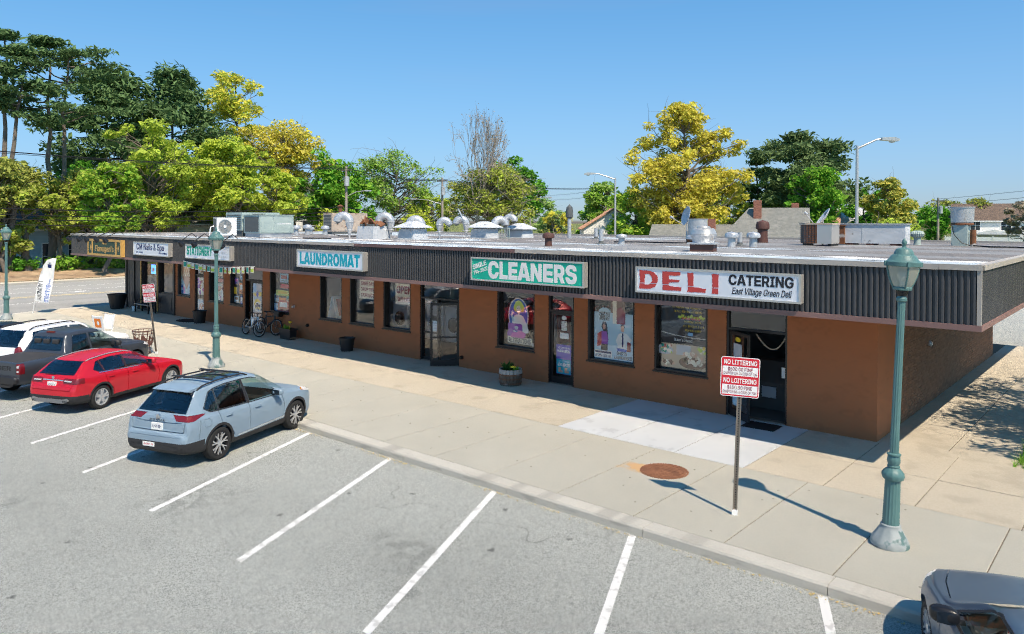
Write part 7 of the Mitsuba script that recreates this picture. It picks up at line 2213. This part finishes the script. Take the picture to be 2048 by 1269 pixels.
# trees behind the roof, middle
MID = 'trees behind the middle of the roof'
tree('dense bright green maple with a tall narrow top behind the utility pole', -82.5, 41.3, 15.6, [(0, 0, 8.5, 4.2, 4.2, 4.2), (-0.6, -0.5, 12, 2.6, 2.6, 3.3), (-2.6, -2.2, 7.5, 3.0, 3.0, 3.6), (2.4, 2.2, 8, 2.8, 2.8, 3.4)], 'l_maple', 7500, 0.26, 16, clumps=80, group=MID, second=('l_green', 0.45), cr=0.3)
tree('airy pale green vase shaped tree right of the bright maple', -82.9, 51.5, 16, [(0, 0, 10.5, 5.2, 5.2, 5.2), (2.6, 2.6, 10, 3.4, 3.4, 4), (-2.6, -2.2, 11, 3, 3, 4.2), (0, 0, 7, 3.6, 3.6, 3)], 'l_pale', 5200, 0.2, 17, clumps=85, group=MID, bare=80, cr=0.22, second=('l_green', 0.35))
shrub('low bright green shrub under the bright maple', -74.5, 35.0, 6, 6, 7.2, 'l_lime', 2600, 0.2, 18, MID)
shrub('low bright green shrub left of the bare tree', -73.5, 45.4, 6.4, 6.4, 7.2, 'l_lime', 2600, 0.2, 19, MID)
round_tree('yellow green small tree behind the low shrub', -79.5, 55.5, 10.5, 4.4, 6.4, 'l_spring', 3400, 0.22, 20, rz=4, group=MID)
tree('brownish green many stemmed tree below the bare top', -70.5, 57.5, 15.0, [(0, 0, 9, 5.4, 5.4, 5.2), (2.5, 2.2, 8, 3.5, 3.5, 4), (-2.5, -2.0, 8, 3.5, 3.5, 4)], 'l_olive', 9000, 0.2, 21, bark='m_bark_pale', clumps=120, group=MID, bare=420, cr=0.22, second=('l_spring', 0.35), split=0.2)
tree('dark green maple right of the bare tree', -72.6, 65.0, 16.7, [(0, 0, 12.2, 3.0, 3.0, 3.8), (1.8, 1.7, 9.2, 3.0, 3.0, 3.6), (-1.6, -1.4, 9, 3, 3, 4)], 'l_maple', 5400, 0.25, 22, clumps=60, group=MID, cr=0.3)


def bare_tree(label, x, y, H, R, seed):
    g = np.random.default_rng(seed)
    root = thing('bare_tree', label, 'tree', MID)
    w, tips = MB(), []

    def grow(p, d, L, r, lev):
        e = p + d * L
        w.tube(bent(p, e, g, 0.06, 4), np.linspace(r, r * 0.65, 4), 5 if lev < 2 else 3, False)
        if lev >= 5:
            tips.append(e)
            return
        for k in range(4 if lev in (1, 4) else 3 if lev else 6):
            nd = d + g.normal(size=3) * (0.40 if lev else 0.5) + [0, 0, 0.16]
            nd /= np.linalg.norm(nd)
            grow(p + d * L * g.uniform(0.6, 1.0), nd, L * g.uniform(0.6, 0.86), max(0.026, r * 0.55), lev + 1)
    grow(np.array([0, 0, -0.2]), np.array([0, 0, 1.0]), H * 0.30, 0.34, 0)
    v, f = w.get()
    k_ = R / np.percentile(np.abs(v[:, :2]), 98)
    hz = H / v[:, 2].max()
    v = v * [k_, k_, hz]
    part(root, 'trunk', (v + [x, y, 0], f), 'm_bark_pale', 60)
    t = np.array(tips) * [k_, k_, hz]
    V, F = cards(g, t + g.normal(size=t.shape) * 0.15, 0.085, 0.2)
    part(root, 'buds', (V + [x, y, 0], F), 'l_bud')


bare_tree('tall leafless grey brown tree in the middle of the skyline', -69.8, 54.3, 20.8, 4.0, 23)
# right of the middle
RT = 'trees behind the right of the roof'
round_tree('light green rounded tree with the street light before it', -64.1, 76.3, 12.2, 4.4, 7.0, 'l_green', 4600, 0.25, 24, rz=5.2, group=RT, second=('l_pale', 0.45))
round_tree('mid green tree at the foot of the big golden tree', -53.5, 67.5, 9.6, 4.6, 5.2, 'l_green', 4400, 0.24, 25, rz=4.6, group=RT, second=('l_spring', 0.35))
round_tree('dark conical bush beside the far street light', -54.0, 50.6, 6.5, 1.7, 3.8, 'l_olive', 1500, 0.17, 26, rz=3.0, group=RT, second=('l_pine', 0.6))
round_tree('low golden bush behind the dark conical bush', -61.3, 61.0, 6.9, 2.6, 4.4, 'l_yellow', 1500, 0.22, 27, rz=2.5, group=RT)
tree('big golden yellow tree that towers over the right half of the roof', -47.6, 69.5, 20.8, [(0, 0, 16.5, 4.3, 4.3, 4.2), (-2.6, -2.0, 14.5, 4.0, 4.0, 3.6), (3.4, 2.5, 15.0, 3.6, 3.6, 2.4), (-3.8, -2.8, 10.5, 3.8, 3.8, 4), (3.4, 3.0, 9.6, 4.2, 4.2, 4.0), (0, 0, 10, 5.2, 5.2, 4.4), (0, 0, 6, 5, 5, 3)], 'l_yellow', 23000, 0.24, 28, trunk=0.5, clumps=150, group=RT, second=('l_gold', 0.45), bare=60, cr=0.25)
round_tree('yellow green tree right under the big golden one', -50.0, 88.0, 13.0, 4.4, 7.4, 'l_spring', 4200, 0.23, 29, rz=5.2, group=RT, second=('l_yellow', 0.4))
pine('slim dark pine between the golden tree and the wide pine', -47.6, 93.0, 15.5, 3.2, 30, z_low=0.3, tiers=9, n=5000, s=0.25, group=RT)
round_tree('pale green tree between the golden tree and the wide pine', -45.0, 94.5, 14.0, 4.0, 8.4, 'l_spring', 3200, 0.25, 31, rz=5.4, group=RT, second=('l_maple', 0.4))
pine('wide flat topped dark pine behind the grey roofed house', -40.2, 89.2, 17.4, 7.4, 32, 'l_pineblue', z_low=0.35, tiers=9, n=15000, s=0.25, trunk=0.45, flat=0.34, group=RT, one_side=0.25, per_tier=6)
round_tree('round vivid green maple before the wide pine', -34.1, 80.1, 12.6, 4.2, 7.4, 'l_maple', 7000, 0.24, 33, rz=5.2, group=RT, second=('l_green', 0.5), clumps=80, cr=0.3)
round_tree('dark green tree right of the vivid maple', -35.5, 104, 11.4, 3.6, 7.6, 'l_maple', 2600, 0.26, 34, rz=4, group=RT)
round_tree('olive gold rounded tree right of the tall street light', -27.5, 87.3, 11.0, 4.0, 7.2, 'l_olive', 4600, 0.24, 35, rz=3.9, group=RT, second=('l_gold', 0.35))
round_tree('small feathery lime tree close behind the silver duct box', -14.6, 39.0, 5.6, 2.4, 4.2, 'l_spring', 2600, 0.11, 36, rz=1.3, group=RT, bare=30)
for k, (x, y, H, R, lf, l) in enumerate(((-99, 106, 9.8, 5.5, 'l_pale', 'far pale trees beside the far street light'), (-43.5, 126, 11, 4.5, 'l_green', 'far green tree left of the olive gold tree'), (-33, 140, 9.6, 5, 'l_maple', 'far dark tree left of the white house'),
                                         (-27.5, 150, 9.8, 5, 'l_olive', 'far olive tree by the brown roofed house'), (-16.9, 121, 9.0, 3.2, 'l_bud', 'brownish far tree at the right edge'), (-20, 150, 9, 5, 'l_green', 'far green tree behind the brown roofed house'),
                                         (-44, 160, 10.5, 6, 'l_green', 'far green tree between the olive gold tree and the brown roofed house'), (-38, 168, 10.5, 6.5, 'l_olive', 'far olive tree left behind the brown roofed house'), (-12, 158, 9.5, 5.5, 'l_maple', 'far dark tree behind the white annexe'), (-6, 150, 9.0, 5, 'l_green', 'far green tree at the right end of the white fence'),
                                         (-112, 62, 9.5, 5.5, 'l_gold', 'far reddish gold tree above the dark roofed house'), (-78, 98, 9, 5.5, 'l_green', 'far green tree behind the golden bush'), (-66, 110, 8.5, 5, 'l_pale', 'far pale tree behind the light green tree'), (-56, 118, 9, 5, 'l_maple', 'far dark tree behind the golden tree'))):
    round_tree(l, x, y, H, R, H * 0.6, lf, 2200, 0.3, 60 + k, group='distant trees', clumps=40, rz=H * 0.42)
# the tree beside the building whose shade falls on the side pavement
tree('young tree in the planted bed beside the building, outside the picture on the right', 1.7, 3.4, 7.4, [(0, 0, 5.4, 2.5, 2.4, 1.5), (-1.0, 2.8, 5.6, 1.8, 1.9, 1.2), (-0.7, -2.9, 5.0, 1.7, 1.5, 1.0), (-0.6, 5.0, 5.8, 1.7, 1.7, 1.1)], 'l_green', 8500, 0.085, 70, trunk=0.15, clumps=90, bare=60, cr=0.27)

# ------------------------------------------------------------------ houses, fence, poles
mat('m_siding', lambda p, n, uv: mix((0.66, 0.66, 0.64), (0.78, 0.78, 0.76), noise(p.x, p.y, p.z * 8)), 0.7)
mat('m_siding_blue', lambda p, n, uv: mix((0.36, 0.50, 0.56), (0.46, 0.60, 0.66), noise(p.x, p.y, p.z * 8)), 0.7)
mat('m_shingle_grey', lambda p, n, uv: mix((0.15, 0.155, 0.14), (0.27, 0.27, 0.25), 0.6 * fbm(p.x * 1.2, p.y * 1.2, p.z * 3, octaves=4) + 0.4 * cell_rand(p.x * 3, p.y * 3, p.z * 5)), 0.9)
mat('m_shingle_dark', lambda p, n, uv: mix((0.05, 0.055, 0.065), (0.09, 0.095, 0.105), fbm(p.x, p.y, p.z * 3, octaves=4)), 0.9)
mat('m_shingle_orange', lambda p, n, uv: mix((0.36, 0.19, 0.12), (0.48, 0.27, 0.17), fbm(p.x, p.y, p.z * 3, octaves=4)), 0.9)
mat('m_shingle_brown', lambda p, n, uv: mix((0.12, 0.085, 0.065), (0.18, 0.13, 0.10), fbm(p.x, p.y, p.z * 3, octaves=4)), 0.9)
mat('m_shingle_white', lambda p, n, uv: mix((0.44, 0.45, 0.46), (0.58, 0.59, 0.6), fbm(p.x, p.y, p.z * 3, octaves=4)), 0.9)
mat('m_chimney', lambda p, n, uv: mix((0.20, 0.085, 0.06), (0.34, 0.15, 0.11), cell_rand(p.x * 4 + p.y * 4, 1.0, p.z * 11)), 0.9)
mat('m_housewindow', (0.03, 0.04, 0.05), 0.08)


def house(label, x, y, deg, w, d, he, hr, wall, roof, wins=(), chim=(), hip=0.0, z0=-0.2, name='house', porch=None, onehip=False):
    """Ridge along local x, the side with the windows at local -y; wins: (x, z, w, h)."""
    s = thing(name, label, 'house')
    M = rotz(math.radians(deg), (x, y, 0))
    a, b = w / 2, d / 2
    hr_ = 0.0 if onehip else hip
    v = np.array([[-a, -b, z0], [a, -b, z0], [a, b, z0], [-a, b, z0], [-a, -b, he], [a, -b, he], [a, b, he], [-a, b, he], [-a + hip, 0, hr - 0.08], [a - hr_, 0, hr - 0.08]], float)
    f = [[0, 1, 5], [0, 5, 4], [1, 2, 6], [1, 6, 5], [2, 3, 7], [2, 7, 6], [3, 0, 4], [3, 4, 7]]
    if hr_ < 0.1:
        f += [[5, 6, 9]]
    if hip < 0.1:
        f += [[7, 4, 8]]
    part(s, 'wall', xf((v, np.array(f)), M), wall)
    o, k = 0.35, (hr - he) / b
    t = 0.12
    rv = []
    for dz in (0, t):
        rv += [[-a - o, -b - o, he - k * o + dz], [a + o, -b - o, he - k * o + dz], [a + o, b + o, he - k * o + dz], [-a - o, b + o, he - k * o + dz], [-a - (o if hip < 0.1 else 0) + hip, 0, hr + dz], [a + (o if hr_ < 0.1 else 0) - hr_, 0, hr + dz]]
    tri = [[0, 1, 5], [0, 5, 4], [2, 3, 4], [2, 4, 5]] + ([[1, 2, 5]] if hr_ > 0.1 else []) + ([[3, 0, 4]] if hip > 0.1 else [])
    rf = [[q + 6 for q in r] for r in tri] + [r[::-1] for r in tri]
    ed = [(0, 1), (2, 3)] + ([(1, 2)] if hr_ > 0.1 else [(1, 5), (5, 2)]) + ([(3, 0)] if hip > 0.1 else [(3, 4), (4, 0)])
    for p, q in ed:
        rf += [[p, q, q + 6], [p, q + 6, p + 6]]
    R = part(s, 'roof', xf((np.array(rv), np.array(rf)), M), roof)
    g = MB().box(-a - o, a + o, -b - o - 0.03, -b - o, he - k * o - 0.1, he - k * o + t)
    part(s, 'gutter', xf(g, M), 'm_white')
    for cx, cy, cw, ct in chim:
        c = part(R, 'chimney', xf(MB().box(cx - cw, cx + cw, cy - cw * 0.8, cy + cw * 0.8, he - 0.5, ct), M), 'm_chimney')
    for wx, wz, ww, wh in wins:
        W_ = part(s, 'window', xf(MB().poly(sbox(wx - ww / 2 - 0.1, wz - wh / 2 - 0.1, wx + ww / 2 + 0.1, wz + wh / 2 + 0.1).difference(sbox(wx - ww / 2, wz - wh / 2, wx + ww / 2, wz + wh / 2)), 0.08, -b - 0.08).box(wx - 0.03, wx + 0.03, -b - 0.05, -b - 0.01, wz - wh / 2, wz + wh / 2).box(wx - ww / 2, wx + ww / 2, -b - 0.052, -b - 0.012, wz - 0.03, wz + 0.03), M), 'm_white')
        part(W_, 'pane', xf(MB().box(wx - ww / 2, wx + ww / 2, -b - 0.03, -b - 0.002, wz - wh / 2, wz + wh / 2), M), 'm_housewindow')
    if porch:
        px0, px1, pz, pd = porch
        P_ = part(s, 'porch_roof', xf(MB().poly(Polygon([(px0 - 0.3, pz), (px1 + 0.3, pz), ((px0 + px1) / 2, pz + 0.9)]), pd, -b - pd), M), 'm_siding')
        for q in (px0, px1):
            part(s, 'porch_post', xf(MB().box(q - 0.08, q + 0.08, -b - pd + 0.05, -b - pd + 0.2, z0, pz), M), 'm_white')
    return s


# wall height and position follow the sight lines over the roof
house('grey shingled house with brick chimneys behind the right of the roof', -36.4, 68.4, 22, 9.6, 8, 2.9, 6.7, 'm_siding', 'm_shingle_grey', [(-3, 1.6, 1.2, 1.2)], [(-0.6, -1.0, 0.45, 7.7), (3.6, 1.2, 0.42, 7.4)], hip=3.2, onehip=True)
house('lower grey roofed wing left of the chimneyed grey house', -43.6, 66.5, 20, 11, 8, 2.2, 4.7, 'm_siding', 'm_shingle_grey', [], [(1.6, -1.4, 0.42, 5.5)])
house('small house with orange shingled roof and white gable', -43.6, 103.5, 16, 9, 7.5, 4.6, 6.9, 'm_siding', 'm_shingle_orange', [(2.5, 3.4, 1.2, 1.2)])
house('white house with pale hipped roof behind the silver duct box', -37.3, 108.6, 14, 13, 9, 5.0, 7.4, 'm_siding', 'm_shingle_white', [(-3.5, 4.0, 1.2, 1.4), (0, 4.0, 1.2, 1.4), (3.8, 4.0, 1.2, 1.4)], [(4.5, 0, 0.5, 8.2)], hip=3.0)
house('white two storey house with brown roof and porch at the far right', -25.8, 148, 11, 11.5, 9, 5.6, 8.6, 'm_siding', 'm_shingle_brown', [(-2.2, 4.6, 1.5, 1.7), (2.6, 4.6, 1.5, 1.7), (-3.5, 1.6, 1.4, 1.5)], [], porch=(-3.2, 4.6, 3.0, 2.6))
house('low white annexe with chimney beside the two storey house', -17.8, 150, 11, 7, 7, 2.8, 4.6, 'm_siding', 'm_shingle_brown', [(0, 1.6, 1.4, 1.3)], [(2.2, -2.0, 0.45, 5.6)])
house('dark roofed white house seen between the left trees and the maple', -104.5, 51.2, 50, 11, 9, 6.0, 9.2, 'm_siding', 'm_shingle_dark', [(-2.6, 4.3, 1.6, 1.7), (1.2, 4.3, 2.4, 1.7), (-2.6, 1.6, 1.6, 1.5)])
house('pale blue house in the shade of the left trees', -86.5, 7.2, 74, 11, 8, 4.4, 7.0, 'm_siding_blue', 'm_shingle_dark', [(-2.5, 2.2, 1.3, 1.5), (1.2, 1.6, 1.1, 2.4), (3.5, 2.2, 1.3, 1.5)])
house('white house half hidden behind the left group of trees', -95, 24, 66, 12, 8, 4.8, 7.4, 'm_siding', 'm_shingle_grey', [(-3, 3.4, 1.4, 1.6), (0.5, 3.4, 1.4, 1.6)])
house('small white gabled house with orange roof near the far street light', -60.8, 73.0, 130, 7, 8.5, 4.2, 6.9, 'm_siding', 'm_shingle_orange', [(0.5, 3.2, 1.3, 1.3)])
FN = thing('white_fence', 'long white panel fence before the houses at the far right', 'fence')
for k in range(16):
    x0 = -31 + 2.45 * k
    M = rotz(0.12, (x0, 138 + 0.29 * k, 0))
    part(FN, 'panel', xf(MB().box(0.1, 2.36, -0.03, 0.03, 0.1, 2.55), M), 'm_white')
    part(FN, 'post', xf(MB().box(-0.08, 0.09, -0.08, 0.08, 0.0, 2.75), M), 'm_white')
struct('lawn', MB().add(*sheet(-60, 40, 58.2, 136, -0.1)), 'm_lawn')
shrub('low dark hedge behind the right end of the roof', -17.2, 60.5, 8, 3, 3.3, 'l_olive', 2200, 0.15, 80, RT, second=('l_spring', 0.3))


def street_light(label, x, y, H, arm, adir, r=0.11):
    s = thing('street_light', label, 'street light', 'tall grey street lights behind the shops')
    part(s, 'pole', MB().tube([(x, y, -0.2), (x, y, H * 0.5), (x, y, H - 0.35)], [r, r * 0.8, r * 0.6], 10), 'm_aluminium', True)
    d = np.array([math.cos(adir), math.sin(adir), 0])
    p0 = np.array([x, y, H - 0.5])
    part(s, 'arm', MB().tube([p0, p0 + d * arm * 0.4 + [0, 0, 0.25], p0 + d * arm * 0.75 + [0, 0, 0.46], p0 + d * arm + [0, 0, 0.5]], [r * 0.5, r * 0.45, r * 0.4, r * 0.35], 8), 'm_aluminium', True)
    M = rotz(adir, tuple(p0 + d * arm + [0, 0, 0.48]))
    part(s, 'lamp_head', xf(MB().poly(Polygon([(-0.1, -0.06), (0.75, -0.10), (0.8, 0.0), (0.55, 0.10), (-0.1, 0.08)]), 0.32, -0.16), M), 'm_aluminium')
    part(s, 'lens', xf(MB().lathe([(0.0, -0.19), (0.13, -0.16), (0.15, -0.10)], (0.45, 0, 0), 14), M), 'm_lampglass', True)
    return s


street_light('tall grey street light with arm to the right, close behind the roof', -11.95, 21.3, 9.4, 1.3, AR)
street_light('grey street light with arm to the left before the light green tree', -36.2, 36.3, 9.3, 1.9, AR + PI, 0.12)
street_light('far grey street light with arm to the right by the conical bush', -75.5, 72.5, 8.9, 2.6, AR, 0.14)


def pole(label, x, y, H, arm=None):
    s = thing('utility_pole', label, 'utility pole', 'utility poles along the streets')
    part(s, 'pole', MB().tube([(x, y, -0.2), (x, y, H)], [0.19, 0.13], 9), 'm_bark_pale', True)
    part(s, 'crossarm', MB().box(x - 0.9, x + 0.9, y - 0.06, y + 0.06, H - 0.5, H - 0.36), 'm_bark')
    part(s, 'transformer', MB().lathe([(0.0, H - 2.2), (0.28, H - 2.2), (0.28, H - 1.2), (0.0, H - 1.1)], (x + 0.35, y - 0.2, 0), 14), 'm_galv', 30)
    if arm:
        d = np.array([0.756, 0.654, 0]) * arm
        p = np.array([x, y, H - 3.4])
        part(s, 'lamp_arm', MB().tube([p, p + d * 0.5 + [0, 0, 0.55], p + d + [0, 0, 0.7]], 0.045, 6), 'm_aluminium', True)
        part(s, 'lamp_head', MB().box(-0.1, 0.6, -0.14, 0.14, -0.08, 0.06, rotz(AR if arm > 0 else AR + PI, tuple(p + d + [0, 0, 0.7]))), 'm_aluminium')
    return s


pole('pale utility pole with transformer and lamp arm before the bright maple', -69.4, 32.8, 11.2, 2.2)
pole('utility pole with lamp arm to the left before the bare tree', -69.4, 47.6, 10.6, -3.4)
pole('utility pole half hidden left of the bright street light', -66.8, 80.5, 10.6, -2.4)
pole('slim utility pole beside the white house at the right', -24.4, 100, 8.6)
pole('utility pole at the far left outside the picture', -71.5, -9.0, 11.2)


def wire(pts, sag, label, r=0.022):
    s = tag(numbered('overhead_wire'), label, 'wire', 'overhead wires')
    b = MB()
    for p, q in zip(pts[:-1], pts[1:]):
        p, q = np.array(p, float), np.array(q, float)
        t = np.linspace(0, 1, 10)[:, None]
        b.tube(p + (q - p) * t - np.array([0, 0, sag]) * 4 * t * (1 - t), r, 4, False)
    put(s, b, 'm_black')


for dx, z, l in ((-0.7, 10.9, 'upper left wire'), (0.0, 11.0, 'upper middle wire'), (0.7, 10.9, 'upper right wire')):
    wire([(-71.5 + dx, -9, z), (-69.4 + dx, 32.8, z), (-69.4 + dx, 47.6, z - 0.6), (-66.8 + dx, 80.5, z - 0.6)], 0.5, f'{l} strung along the side road')
for dz, l in ((0.0, 'lowest'), (0.45, 'second'), (0.8, 'third'), (1.3, 'fourth')):
    wire([(-71.6, -9, 5.2 + dz), (-69.5, 32.8, 5.4 + dz), (-69.5, 47.6, 5.4 + dz)], 0.7, f'{l} of the low cable bundle along the side road', 0.035)
for dz, l in ((0, 'lower'), (0.9, 'upper')):
    wire([(-66.8, 80.5, 9.4 + dz), (-99, 100, 9.6 + dz)], 0.5, f'{l} wire running left from the pole by the street light')
    wire([(-24.4, 100, 7.6 + dz * 0.9), (20, 70, 12 + dz)], 0.6, f'{l} wire rising to the right edge over the white fence')
